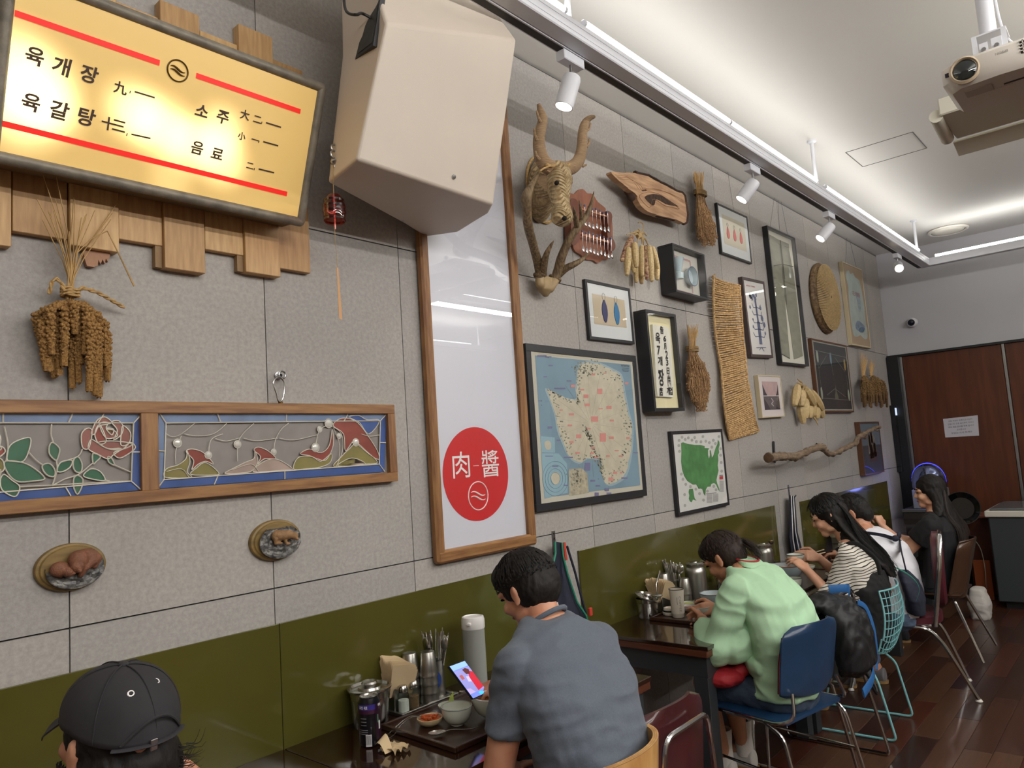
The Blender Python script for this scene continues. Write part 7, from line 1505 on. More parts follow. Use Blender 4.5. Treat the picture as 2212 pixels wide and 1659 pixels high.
t, H, F, R, U, gm = person('long haired woman in a striped shirt and black pinafore raising a small bowl', m_skin2, [((4.46, -.80, .48), .165, .115), ((4.46, -.82, .62), .15, .10), ((4.46, -.83, .76), .165, .105), ((4.47, -.82, .88), .175, .10), ((4.48, -.80, .96), .14, .075), ((4.485, -.785, 1.0), .08, .055)], (4.49, -.765, 1.02), H, (-.32, .84, -.42),
    [((4.33, -.80, .93), (4.30, -.72, .70), (4.30, -.585, .855)), ((4.64, -.79, .93), (4.67, -.64, .76), (4.56, -.56, .89))], [((4.37, -.79, .5), (4.36, -.45, .5), (4.38, -.46, .09), (4.38, -.34, .04)), ((4.54, -.79, .5), (4.55, -.45, .5), (4.57, -.46, .09), (4.57, -.34, .04))],
    dict(m=ms_, sleeve=1.42, sr=.060, se=.066, cuff=.052, name='striped_shirt', disp=fold(.010, 20, (1, 1, .8), 21), voxel=.007, extra=ex), dict(m=mat('black_skirt', (20, 20, 22), .85), len=1.2, shoe=m_dark, name='skirt'), hands=(((.15, .75, .6), (.5, .2, -.8), (.9, -.1, .3), dict(curl=(.35, .4, .5, .6), thumb=.4)), ((-.75, .55, .25), (-.2, .3, -.9), (-.1, .5, .8), dict(curl=(.5, .7, .9, 1)))), fat=.88, armr=(.044, .034, .024), g=.98)
m_pin = mat('black_pinafore', (18, 18, 20), .8, bump=.2)
pm = M(); pm.loft([((4.46, -.80, .46), (.19, 0, 0), (0, .145, 0)), ((4.46, -.826, .62), (.168, 0, 0), (0, .12, 0)), ((4.46, -.838, .76), (.172, 0, 0), (0, .122, 0)), ((4.47, -.832, .85), (.150, 0, 0), (0, .116, 0))], 24, 2.3); blob('pinafore', pm, .008, m_pin, t, 3, fold(.006, 20))
for s in (-1, 1): obj('pinafore_strap', M().tube(bend([(4.47+s*.11, -.955, .84), (4.475+s*.10, -.93, .93), (4.48+s*.105, -.83, 1.005), (4.48+s*.10, -.73, .96)]), .012, 8, flat=.3, ref=(1, 0, 0)), m_pin, t)
hm = M(); hair_cap(hm, H, F, R, U, 1.0, low=.0, bang=0)
back = [(H-F*.04+U*.02, .084, .08), (H-F*.06-U*.05, .095, .075), (Vector((4.49, -.79, 1.06)), .10, .066), (Vector((4.50, -.86, .97)), .10, .052), (Vector((4.52, -.93, .89)), .085, .040), (Vector((4.54, -.965, .81)), .05, .026)]
hm.loft([(c, (w_, 0, 0), (0, d_*.8, d_*.6)) for c, w_, d_ in back], 18); hm.loft([(H+U*.03-R*.05-F*.01, R*.04, F*.05), (H-U*.04-R*.055-F*.02, R*.026, F*.045), (H-U*.11-R*.05-F*.04, R*.022, F*.038), (Vector((4.40, -.79, .98)), (.02, 0, 0), (0, .03, 0))], 14)
blob('hair', hm, .0055, m_hair, t, 3, fold(.004, 80, (1, .6, .3), 7))
scalp_strands('hair_strands', H, F, R, U, m_hair, t, 500, 5, .07, g=1.03)
strands('long_strands', [([H-F*.08+U*.04+R*x_, H-F*.10-U*.04+R*x_*1.2, Vector((4.50+x_, -.84, 1.04)), Vector((4.52+x_*.9, -.905, .95)), Vector((4.545+x_*.7, -.965, .86)), Vector((4.56+x_*.4, -.985, .79))], 40, (.012, .008, .006)) for x_ in (-.06, -.03, 0, .03, .06)], .0013, m_hair, t, 8)
# ---- 5 person in white shirt with apron strings
H = Vector((5.15, -.60, 1.10)); m_wht = mat('white_cotton', (222, 222, 228), .8, bump=.25, bscale=24)
t, H, F, R, U, gm = person('person in a white t-shirt with a navy apron tied behind, bent forward', m_skin, [((5.14, -.82, .47), .17, .125), ((5.14, -.83, .62), .165, .12), ((5.14, -.81, .76), .185, .125), ((5.14, -.77, .88), .19, .12), ((5.15, -.70, .97), .15, .08), ((5.15, -.67, 1.0), .09, .06)], (5.15, -.66, 1.01), H, (-.1, .80, -.6),
    [((4.96, -.74, .89), (4.985, -.83, .655), (4.98, -.62, .70)), ((5.34, -.72, .89), (5.38, -.66, .68), (5.30, -.48, .78))], [((5.04, -.84, .49), (5.02, -.45, .5), (5.04, -.48, .09), (5.04, -.36, .04)), ((5.22, -.84, .49), (5.24, -.45, .5), (5.22, -.62, .09), (5.22, -.50, .04))],
    dict(m=m_wht, sleeve=.55, sr=.072, se=.080, name='white_shirt', add=.012, disp=fold(.012, 17, (1, 1, .8), 31), voxel=.008), dict(m=m_denim2, len=1.85, shoe=mat('grey_shoe', (110, 108, 110), .7), name='jeans'), hands=(None, None), armr=(.045, .036, .026))
hm = M(); hair_cap(hm, H, F, R, U, .98, low=.01, bang=1); blob('hair', hm, .006, m_hair, t, 3, fold(.004, 80, (1, 1, .4), 5)); scalp_strands('hair_strands', H, F, R, U, m_hair, t, 400, 9, .06, g=1.0)
t2 = t
def ribbon(nm, pts, w, m, parent, ref=(0, 1, 0)): return obj(nm, M().tube(bend(pts, 5), w/2, 8, flat=.22, ref=ref), m, parent)
def WN(a, b, y): return CAM+(W(a, b, y)-CAM)*.972
ribbon('apron_string', [WN(1858, 1150, -.66), WN(1880, 1152, -.72), WN(1905, 1156, -.77), WN(1928, 1163, -.80), WN(1945, 1170, -.80)], .032, m_navy, t); ribbon('apron_string', [WN(1944, 1166, -.80), WN(1947, 1190, -.88), WN(1953, 1215, -.93), WN(1957, 1232, -.95)], .04, m_navy, t)
obj('apron_knot', M().ell(WN(1934, 1163, -.83), (.03, .02, .02)).ell(WN(1942, 1156, -.83), (.028, .012, .022)), m_navy, t)
ap = M(); ap.loft([(Vector((5.06, -.93, .50)), (.09, 0, 0), (0, .05, .02)), (Vector((5.03, -.95, .60)), (.125, 0, 0), (0, .045, .01)), (Vector((5.02, -.93, .70)), (.12, 0, 0), (0, .04, 0)), (Vector((5.02, -.90, .77)), (.06, 0, 0), (0, .03, 0))], 18); blob('apron_skirt', ap, .009, m_navy, t, 3, fold(.008, 20))
ribbon('green_binding', [WN(1925, 1222, -.9), WN(1955, 1236, -.95), WN(1978, 1255, -.97), WN(1986, 1275, -.97), WN(1978, 1300, -.95)], .008, m_piping, t)
# ---- 6 woman in black
H = Vector((6.20, -.835, 1.15)); m_blkt = mat('black_blouse', (22, 21, 24), .85, bump=.2, bscale=50)
t, H, F, R, U, gm = person('woman in a black short sleeved top with long dark hair, farthest along', m_skin2, [((6.2, -.83, .47), .20, .14), ((6.2, -.85, .62), .19, .13), ((6.2, -.875, .76), .205, .13), ((6.2, -.88, .88), .205, .12), ((6.2, -.865, .97), .16, .08), ((6.2, -.86, 1.0), .09, .06)], (6.2, -.86, 1.02), H, (-.35, .92, -.12),
    [((6.00, -.86, .91), (5.99, -.685, .735), (5.99, -.545, .91)), ((6.40, -.85, .91), (6.43, -.66, .72), (6.36, -.5, .80))], [((6.1, -.82, .49), (6.08, -.47, .5), (6.1, -.5, .09), (6.1, -.38, .04)), ((6.3, -.82, .49), (6.32, -.47, .5), (6.3, -.5, .09), (6.3, -.38, .04))],
    dict(m=m_blkt, sleeve=.55, sr=.078, se=.076, name='black_top', disp=fold(.009, 18, (1, 1, .8), 41)), dict(m=m_dark, len=1.85, shoe=m_dark), hands=(((.1, .3, .9), (.6, .6, 0), (.8, -.3, .2), dict(curl=(1.1, 1.2, 1.2, 1.2), thumb=.9)), None), fat=1.1, armr=(.05, .042, .027))
hm = M(); hair_cap(hm, H, F, R, U, 1.03, low=.0)
hm.loft([(H-F*.03+U*.02, R*.08, F*.075), (H-F*.055-U*.07, R*.092, F*.062), (Vector((6.22, -.93, 1.0)), (.12, 0, 0), (0, .06, 0)), (Vector((6.23, -.975, .88)), (.145, 0, 0), (0, .05, 0)), (Vector((6.23, -.985, .76)), (.13, 0, 0), (0, .04, 0)), (Vector((6.23, -.985, .68)), (.10, 0, 0), (0, .03, 0))], 20)
hm.loft([(H-R*.06+U*.02-F*.01, R*.03, F*.05), (H-R*.075-U*.07-F*.035, R*.025, F*.045), (Vector((6.08, -.90, .98)), (.03, 0, 0), (0, .03, 0))], 14)
blob('hair', hm, .007, m_hair, t, 3, fold(.005, 60, (1, 1, .3), 8))
strands('long_strands', [([H-F*.09+R*x_*.5, Vector((6.21+x_*.8, -.955, 1.0)), Vector((6.23+x_, -1.015, .88)), Vector((6.23+x_*1.05, -1.02, .76)), Vector((6.23+x_*1.1, -1.01, .66))], 50, (.014, .006, .008)) for x_ in (-.12, -.08, -.04, 0, .04, .08, .12)], .0016, m_hairb, t, 9)
# ================================================================ things on the tables
m_ss = mat('stainless', (190, 188, 184), .22, metal=1, bump=.03, bscale=200, stretch=(1, 1, .05)); m_sst = mat('stainless_satin', (170, 168, 162), .32, metal=1, bump=.06, bscale=140, stretch=(1, 1, .03)); m_cel = mat('celadon_white', (206, 210, 196), .15, coat=.4); m_cer = mat('beige_ceramic', (196, 176, 138), .3, coat=.3); m_tray = mat('dark_tray', (58, 34, 24), .3, var=.3, vscale=8, stretch=(1, 8, 1), coat=.2); m_nap = mat('kraft_napkin', (214, 190, 150), .9); m_soup = mat('orange_soup', (196, 118, 48), .25, var=.4, vscale=60, coat=.4); m_clear = glassm('jar_glass', (226, 232, 228), 1.6)
TZ = .7405
def bowl(name, label, x, y, r, h, m, z=TZ, foot=.45, rim=None, fill=None, group=None, cat='bowl', fz=.7):
    t = thing(name, label, cat, (x, y, z), group)
    P = [(0, .004), (r*foot*.8, .003), (r*foot, 0), (r*foot*1.02, h*.1)]+[(r*(foot+(1-foot)*math.sin(PI/2*s)), h*(.1+.9*(1-math.cos(PI/2*s)**1.0)*.97)) for s in (.2, .4, .6, .8, .95)]+[(r, h), (r-.004, h*1.01)]+[(r*(foot+(1-foot)*math.sin(PI/2*s))-.005, h*(.12+.88*(1-math.cos(PI/2*s)))) for s in (.9, .7, .45, .2)]+[(0, h*.14)]
    obj('bowl_body', M().lathe(P, 32, (x, y, z)), m, t)
    if rim: obj('rim_line', M().tube([(x+math.cos(a)*(r-.001), y+math.sin(a)*(r-.001), z+h) for a in [i*PI/16 for i in range(32)]], .0022, 6, closed=True), rim, t)
    if fill: o = obj('contents', M().lathe([(0, h*fz+.004), (r*.6, h*fz+.003), (r*(.72+.2*fz), h*fz)], 24, (x, y, z)), fill, t, smooth=60)
    return t
def pot(x, y, r, h, label, tilt=0):
    t = thing('steel_pot', label, 'pot', (x, y, TZ)); C_ = (x, y, TZ)
    obj('pot_body', M().lathe([(0, 0), (r*.86, 0), (r*.9, .006), (r*.97, h*.8), (r, h*.82), (r, h), (r*.97, h), (r*.95, h*.8), (0, .006)], 36, C_), m_ss, t)
    ax = (math.sin(tilt)*.3, -math.sin(tilt), math.cos(tilt)) if tilt else (0, 0, 1)
    obj('lid', M().lathe([(r*1.12, .004), (r*1.14, .010), (r*1.0, .012), (r*.9, .004), (r*.62, .004), (r*.56, .012), (0, .013)], 36, (x, y, TZ+h), ax), m_ss, t)
    obj('lid_knob', M().lathe([(r*.3, .012), (r*.42, .022), (r*.36, .028), (0, .027)], 24, (x, y, TZ+h), ax), m_ss, t); return t
def cupstack(x, y, n, label, r=.033, hh=.085, step=.03):
    t = thing('steel_cup_stack', label, 'cups', (x, y, TZ))
    z = TZ
    for i in range(n):
        obj('cup', M().lathe([(r*1.03, 0), (r*1.06, .003), (r*1.02, .008), (r*.98, .025), (r*.78, hh), (r*.74, hh+.002), (0, hh-.004)] if i == n-1 else [(r*1.03, 0), (r*1.06, .003), (r*1.02, .008), (r*.98, .025), (r*.92, step+.012)], 30, (x, y, z)), m_sst, t); z += step
    return t
def shaker(x, y, m, label, h=.095):
    t = thing('shaker', label, 'shaker', (x, y, TZ), 'salt and pepper shakers'); r = .021
    obj('glass_body', M().lathe([(0, 0), (r, 0), (r, h*.62), (r*.78, h*.78)], 8, (x, y, TZ)), m_clear, t, smooth=20); obj('contents', M().lathe([(0, .003), (r*.88, .003), (r*.88, h*.48), (0, h*.52)], 12, (x, y, TZ)), m, t)
    obj('steel_cap', M().lathe([(r*.8, h*.76), (r*.86, h*.8), (r*.84, h*.9), (r*.6, h*.99), (0, h)], 18, (x, y, TZ)), m_ss, t); return t
m_salt = mat('salt', (236, 234, 230), .8); m_pep = mat('pepper', (136, 104, 72), .9, var=.4, vscale=300)
def napkins(x, y, label, rot=0, z=TZ, k=15, sc=1.0):
    t = thing('napkin_holder', label, 'napkins', (x, y, z)); hd = M(); 
    obj('steel_holder', M().box(x-.042, x+.042, y-.03, y+.03, z, z+.085, .003), m_sst, t, smooth=0)
    c, s = math.cos(rot), math.sin(rot); D_ = Vector((c, s, 0)); Nn = Vector((-s, c, 0))
    for i in range(k):
        f = i/(k-1)-.5; a = f*.8; b0 = Vector((x, y, z+.05))+Nn*(f*.045); up = Vector((0, 0, 1))*math.cos(a)+Nn*math.sin(a)*1.2
        p = [b0-D_*.04*sc, b0+D_*.04*sc, b0+D_*.045*sc+up*(.085+.01*math.sin(i*.7))*sc, b0+D_*.01*sc+up*.115*sc, b0-D_*.05*sc+up*(.125+.006*math.sin(i))*sc]
        obj('napkin', M().prism(p, Nn*.0014), m_nap, t, smooth=0)
    return t
CUTP = {}
def cutlery(x, y, label, n=15, seed=1, logo=True, spoons=5, h=.125, r=.034):
    t = thing('cutlery_holder', label, 'holder', (x, y, TZ)); obj('steel_cylinder', M().lathe([(0, 0), (r, 0), (r, h), (r*1.04, h+.003), (r*.96, h), (r*.95, .01), (0, .006)], 30, (x, y, TZ)), m_sst, t)
    if logo: d = Vector((-.72, -.69, 0)); a_, b_ = Vector((.69, -.72, 0)), Vector((0, 0, 1)); c = Vector((x, y, TZ+h*.5)); obj('blue_label', M().grid([[Vector((x, y, TZ+h*(.5+.26*v)))+(d*math.cos(u*.7*math.sqrt(max(0, 1-v*v)))+a_*math.sin(u*.7*math.sqrt(max(0, 1-v*v))))*(r+.0008) for u in [j/6-1 for j in range(13)]] for v in [i/6-1 for i in range(13)]]), mat('blue_label', (34, 62, 126), .4), t)
    rr = random.Random(seed); kinds = [('chopstick', 'steel chopstick standing in the holder', None), ]
    for i in range(n+spoons):
        a = rr.uniform(0, 2*PI); q = r*.8*math.sqrt(rr.random()); b = Vector((x+math.cos(a)*q*.6, y+math.sin(a)*q*.6, TZ+.012)); lean = Vector((math.cos(a)*.16+rr.uniform(-.06, .06), math.sin(a)*.16+rr.uniform(-.06, .06), 1)).normalized(); Lg = rr.uniform(.205, .235) if i < n else .20
        if i < n:
            o = tag(obj('chopstick', M().tube([b, b+lean*Lg*.97, b+lean*Lg], [.0022, .0030, .0018], 7), m_ss), 'steel chopstick among those in ' + label, 'chopstick', 'chopsticks in ' + label)
        else:
            e = b+lean*Lg; a_, b2 = frame_of(lean); mx_ = Matrix((a_, b2, lean)).transposed()
            o = tag(obj('spoon', M().tube([b, e-lean*.045], [.0022, .0034], 6).ell(e-lean*.02, (.018, .005, .028), mx_, 14, 8), m_ss), 'steel spoon with its bowl upwards in ' + label, 'spoon', 'spoons in ' + label)
    return t
def flatbox(name, label, cat, pts, th, m): return tag(obj(name, M().prism(pts, (0, 0, th)), m), label, cat)
def traybox(x0, x1, y0, y1, label, m, lip=.012, th=.006, rot=0, z=TZ, name='tray'):
    t = thing(name, label, 'tray', ((x0+x1)/2, (y0+y1)/2, z))
    obj('tray_base', M().box(x0, x1, y0, y1, z, z+th, .002), m, t, smooth=0)
    for q in ((x0-.008, x0+.004, y0-.008, y1+.008), (x1-.004, x1+.008, y0-.008, y1+.008), (x0+.004, x1-.004, y0-.008, y0+.004), (x0+.004, x1-.004, y1-.004, y1+.008)): obj('tray_lip', M().box(*q, z+.001, z+th+lip, .002), m, t, smooth=0)
    t.rotation_euler.z = rot; return t
def layspoon(pts, bowlc, bdir, label, name='spoon', m=None, r=.0026, bw=(.019, .029)):
    t = M().tube(bend(pts, 4), r, 7, flat=.6, ref=(0, 0, 1)); d = Vector(bdir).normalized(); s = d.cross(Vector((0, 0, 1))).normalized(); n = s.cross(d)
    P = []
    for i in range(9):
        ph = i/8*.98; P.append([Vector(bowlc)+d*(math.cos(a)*bw[1]*ph)+s*(math.sin(a)*bw[0]*ph*(1+.0*math.cos(a)))+n*(-.007*(1-ph*ph)) for a in [j*PI/12 for j in range(25)]])
    t.grid(P, n*.0012); return tag(obj(name, t, m or m_ss), label, 'spoon')
# --- near table
pot(1.585, -.085, .066, .115, 'steel pot with a flat lid beside the black can')
cx, cy = 1.475, -.225; t = thing('drink_can', 'tall black and purple drink can with white lettering and barcode', 'can', (cx, cy, TZ)); cr0 = .034
obj('can_body', M().lathe([(.026, 0), (.030, .002), (cr0, .010), (cr0, .128), (.028, .143), (.0275, .146)], 36, (cx, cy, TZ)), mat('can_black', (28, 26, 32), .3, metal=.5, coat=.4), t)
obj('can_lid', M().lathe([(.0275, .1465), (.029, .148), (.0265, .1475), (.025, .143), (0, .143)], 36, (cx, cy, TZ)), m_ss, t); obj('pull_tab', M().obox((cx, cy, TZ+.146), (.011, .004, 0), (-.0025, .007, 0), (0, 0, .0008), .0005), m_ss, t)
vd = (CAM-Vector((cx, cy, .8))); vd.z = 0; vd.normalize(); vs_ = Vector((-vd.y, vd.x, 0))
def wrap(u0, u1, z0, z1, m, nm, r=cr0+.0006, n=8): return obj(nm, M().grid([[Vector((cx, cy, TZ+z))+(vd*math.cos(u)+vs_*math.sin(u))*r for u in [u0+(u1-u0)*j/n for j in range(n+1)]] for z in (z0, z1)]), m, t)
m_cw = mat('can_print', (214, 212, 214), .5); m_gr2 = mat('can_grey', (120, 118, 124), .5)
wrap(-1.5, 1.5, .112, .128, mat('can_purple', (54, 44, 130), .3, coat=.4), 'purple_band', n=18); wrap(-1.5, 1.4, .100, .112, mat('can_wine', (60, 24, 50), .3), 'wine_band', n=18); wrap(.55, 1.5, .02, .128, mat('can_plum', (44, 22, 38), .3), 'plum_panel', cr0+.0009, 10)
def canword(s_, u, z, h, m=m_cw, wd=None):
    d = vd*math.cos(u)+vs_*math.sin(u); tv = -vd*math.sin(u)+vs_*math.cos(u); text('lettering', s_, Vector((cx, cy, TZ+z))+d*(cr0+.0014), tv, Vector((0, 0, 1)), h, m, t, off=.03, fit=(wd or h*3, h))
canword('포켓', -.75, .120, .010, wd=.014); canword('세로', -.32, .120, .010, wd=.012); canword('쌕쌕', 1.0, .122, .010, wd=.014); canword('알로에', .85, .012, .008, wd=.018)
for i, z_ in enumerate((.086, .076, .066)): wrap(-.9, -.3, z_, z_+.0025, m_gr2, 'small_print')
for z_ in (.052, .046, .040): wrap(-1.3, -.2, z_, z_+.002, m_gr2, 'small_print')
wrap(-.42, .12, .004, .040, m_cw, 'barcode_field', cr0+.001); 
for k in range(9): wrap(-.38+k*.052, -.36+k*.052, .010, .037, mat('bar_black', (20, 20, 22), .6), 'barcode_bar', cr0+.0015, 1)
wrap(.72, .86, .07, .095, mat('green_print', (64, 120, 90), .5), 'green_mark', cr0+.0016, 3); wrap(.85, 1.05, .05, .075, m_cw, 'white_mark', cr0+.0016, 3)
traybox(1.69, 1.945, -.125, -.012, 'shallow steel tray under the condiments on the near table', m_sst, .010, .003, name='condiment_tray')
TZs = TZ; TZ = TZs+.0035
napkins(1.735, -.05, 'steel holder fanned full of kraft napkins on the near table', -.25, TZ, 16, 1.1)
shaker(1.712, -.105, m_salt, 'salt shaker on the steel tray beside the black can'); shaker(1.765, -.098, m_pep, 'brown pepper shaker beside the salt on the near table')
cupstack(1.80, -.045, 4, 'tall stack of steel cups behind the pepper shaker'); cupstack(1.845, -.092, 4, 'tall stack of steel cups nearest the man in grey')
cutlery(1.912, -.055, 'near table cutlery holder', 16, 1)
TZ = TZs
t = thing('water_bottle', 'tall frosted water bottle with a white cap by the wall', 'bottle', (2.07, -.11, TZ)); bx_ = Vector((2.07, -.11, TZ))
obj('bottle_body', M().lathe([(0, 0), (.040, 0), (.043, .004), (.043, .222)], 36, bx_), mat('frosted_plastic', (180, 184, 178), .45, trans=.35, spec=.4), t); obj('cap', M().lathe([(.044, .218), (.0455, .222), (.0455, .25), (.042, .262), (.036, .264), (.034, .260), (0, .260)], 36, bx_), mat('white_plastic', (232, 230, 228), .35), t)
obj('spout', M().obox(bx_+Vector((-.040, -.020, .243)), (.012, .006, 0), (-.003, .007, 0), (0, 0, .005), .002), mat('white_plastic', (232, 230, 228), .35), t)
traybox(1.575, 2.0, -.515, -.165, 'dark brown wooden meal tray of the man in grey', m_tray, .010, .008, -.03)
TT = TZ+.0095
bowl('sauce_dish', 'small beige dish of orange kimchi on the near tray', 1.672, -.285, .043, .024, m_cer, TT, .5, fill=mat('kimchi', (214, 96, 34), .4, var=.5, vscale=150, bump=.8, bscale=200, coat=.3), cat='dish', fz=.75)
km = M(); rr = random.Random(12)
for i in range(16): km.obox((1.672+rr.uniform(-.02, .02), -.285+rr.uniform(-.016, .016), TT+.024+rr.uniform(0, .006)), (.007, .002, 0), (-.001, .005, 0), (0, 0, .0035), .001)
stuff(tag(obj('kimchi', km, mat('kimchi', (214, 96, 34), .4)), 'chopped orange kimchi heaped in the small beige dish', 'food'))
bowl('rice_bowl', 'small pale celadon bowl, nearly empty, on the near tray', 1.722, -.362, .051, .058, m_cel, TT, .42, rim=mat('grey_rim', (150, 154, 148), .3))
bowl('soup_bowl', 'large pale bowl of orange noodle soup in front of the man in grey', 1.838, -.425, .078, .075, m_cel, TT, .42, fill=m_soup, fz=.72)
bowl('side_dish', 'white side dish with green vegetable behind the small bowl', 1.795, -.25, .04, .025, m_cel, TT, .5, cat='dish')
gv = M(); [gv.loft([((1.80+.006*i, -.245, TT+.02), (.012, .004, 0), (0, .004, .004)), ((1.805+.006*i, -.245, TT+.045+.006*i), (.002, 0, 0), (0, .003, .002))], 8) for i in range(3)]
tag(obj('green_pickle', gv, mat('pickle_green', (168, 186, 84), .5)), 'pale green vegetable wedge standing in the white side dish', 'food')
layspoon([(1.735, -.545+.10, TT+.003), (1.70, -.44, TT+.006), (1.655, -.405, TT+.012), (1.64, -.395, TT+.01)][::1], (1.617, -.378, TT+.010), (-.8, .6, 0), 'steel spoon lying on the dark tray beside the napkin')
for k, (dx, lb_) in enumerate(((0, 'upper steel utensil bridging from the table to the kimchi dish'), (.012, 'lower steel utensil bridging from the table to the kimchi dish'))):
    tag(obj('long_spoon', M().tube(bend([(1.655, -.262-dx, TT+.026), (1.63, -.235-dx, TT+.030), (1.60, -.215-dx, TT+.012), (1.56, -.215-dx*2, TZ+.006), (1.527, -.225-dx*2, TZ+.005)], 4), .0026, 7, flat=.6, ref=(0, 0, 1)), m_ss), lb_, 'utensil')
ck = thing('chopstick_pair', 'pair of steel chopsticks resting across the soup bowl', 'chopsticks', (1.80, -.37, TT+.075))
for k in (0, .008): obj('chopstick', M().tube([(1.765, -.335-k, TT+.088), (1.88, -.47-k, TT+.082)], [.0026, .002], 7), m_ss, ck)
nm_ = M(); G = []
for i in range(9):
    G.append([Vector((1.452+.062*i/8+.004*math.sin(j), -.372+.085*j/8, TZ+.002+.018*abs(math.sin(i*1.1+j*.6))*(1-.5*j/8))) for j in range(9)])
nm_.grid(G); G = [[Vector((1.44+.03*i/6, -.34+.05*j/6, TZ+.004+.045*math.sin(PI*j/6*.8)*(.6+.4*i/6))) for j in range(7)] for i in range(7)]; nm_.grid(G)
tag(obj('crumpled_napkin', nm_, m_nap, smooth=40), 'crumpled kraft napkin on the table beside the black can', 'napkin')
# phone in the man's hand
c0 = [W(968, 1440, -.375), W(1003, 1427, -.36), W(1057, 1492, -.40), W(1021, 1512, -.415)]; uu = (c0[1]-c0[0]).normalized(); vv = (c0[0]-c0[3]).normalized(); nn = uu.cross(vv).normalized(); nn = nn if nn.y < 0 else -nn; mid_ = sum(c0, Vector())/4; hw = (c0[1]-c0[0]).length/2; hh = (c0[0]-c0[3]).length/2
t = thing('smartphone', 'smartphone with a bright picture on its screen held by the man in grey', 'phone', mid_)
obj('phone_body', M().obox(mid_-nn*.004, uu*hw, vv*hh, nn*.004, .002), m_blk, t, smooth=0)
S_ = lambda u, v, o=.0004: mid_+uu*(u*hw)+vv*(v*hh)+nn*o
def sp(q, c, o, nm): obj(nm, M().add([S_(a, b, o) for a, b in q], [tuple(range(len(q)))]), mat('screen_%d_%d_%d' % c, c, .3, emit=.75), t, smooth=0)
sp([(-.93, -.96), (.93, -.96), (.93, .96), (-.93, .96)], (126, 148, 236), .0005, 'screen'); sp([(-.93, .68), (.93, .68), (.93, .96), (-.93, .96)], (150, 190, 250), .0007, 'screen_header'); sp([(-.93, -.72), (.93, -.72), (.93, .62), (-.93, .62)], (150, 150, 214), .0009, 'screen_photo'); sp([(.15, -.7), (.93, -.6), (.93, .3), (.5, .45), (.2, .1)], (206, 40, 60), .0011, 'screen_red'); sp([(.1, .3), (.5, .25), (.7, .5), (.4, .62), (.0, .58)], (96, 44, 44), .0013, 'screen_hair'); sp([(-.2, -.1), (.15, -.15), (.2, .15), (-.1, .2)], (206, 196, 226), .0013, 'screen_face'); sp([(-.7, .1), (-.35, .1), (-.35, .35), (-.7, .35)], (180, 96, 96), .0013, 'screen_patch'); sp([(-.93, -.72), (-.2, -.72), (-.5, -.45), (-.93, -.4)], (196, 176, 226), .0013, 'screen_patch'); sp([(.1, -.92), (.7, -.92), (.3, -.76), (.0, -.78)], (60, 220, 250), .0013, 'screen_patch')
# --- second table
pot(3.35, -.10, .058, .098, 'steel pot with a ladle leaning on its lid on the second table', .35)
lt_ = M().tube([(3.37, -.15, TZ+.125), (3.43, -.115, TZ+.150), (3.52, -.09, TZ+.205)], [.008, .007, .009], 9, flat=.5, ref=(0, 1, 0)); lt_.ell((3.345, -.165, TZ+.116), (.032, .028, .008)); tag(obj('ladle', lt_, m_ss), 'steel ladle with a thick handle resting on the pot', 'ladle')
napkins(3.52, -.085, 'steel holder with kraft napkins on the second table', -.2, TZ, 15, 1.0)
cupstack(3.62, -.05, 4, 'stack of steel cups behind the napkins on the second table'); cupstack(3.68, -.14, 3, 'stack of steel cups behind the cream tumbler')
cutlery(3.70, -.07, 'second table cutlery holder', 15, 4, False, 5)
shaker(3.53, -.16, m_salt, 'salt shaker beside the cream tumbler'); shaker(3.58, -.15, m_pep, 'pepper shaker behind the cream tumbler')
def thermos(x, y, label, h=.215, r=.058):
    t = thing('steel_flask', label, 'flask', (x, y, TZ)); obj('flask_body', M().lathe([(0, 0), (r, 0), (r, h*.72), (r*.96, h*.80), (r*.80, h*.86), (r*.80, h*.92)], 36, (x, y, TZ)), m_sst, t); obj('flask_lid', M().lathe([(r*.8, h*.91), (r*.95, h*.92), (r*.95, h*.96), (r*.8, h*.985), (r*.3, h*.98), (r*.26, h), (0, h)], 36, (x, y, TZ)), m_ss, t); return t
thermos(3.83, -.13, 'tall steel water flask behind the head of the woman in mint')
traybox(3.30, 3.76, -.50, -.15, 'dark wooden meal tray of the woman in mint', m_tray, .010, .008)
t = thing('tumbler', 'cream coloured tall tumbler with a dark rim on the second table', 'tumbler', (3.385, -.255, TT)); tb = Vector((3.385, -.255, TT)); m_cream = mat('cream_enamel', (208, 200, 184), .5)
obj('tumbler_body', M().lathe([(0, 0), (.028, 0), (.030, .003), (.034, .09), (.037, .132), (.0375, .138), (.035, .138), (.033, .02), (0, .01)], 32, tb), m_cream, t); obj('tumbler_rim', M().tube([tb+Vector((math.cos(a)*.0365, math.sin(a)*.0365, .139)) for a in [i*PI/14 for i in range(28)]], .0022, 6, closed=True), m_blk, t)
dv = (CAM-tb); dv.z = 0; dv.normalize(); sv = Vector((-dv.y, dv.x, 0)); text('lettering', 'COFFEE', tb+dv*.0345+sv*.014+Vector((0, 0, .07)), Vector((0, 0, -1)), sv, .012, mat('grey_letter', (150, 142, 128), .6), t, fit=(.075, .010)); obj('dark_mark', M().obox(tb+dv*.0355+Vector((0, 0, .085)), sv*.0008, dv*.0004, Vector((0, 0, .018))), m_blk, t, smooth=0)
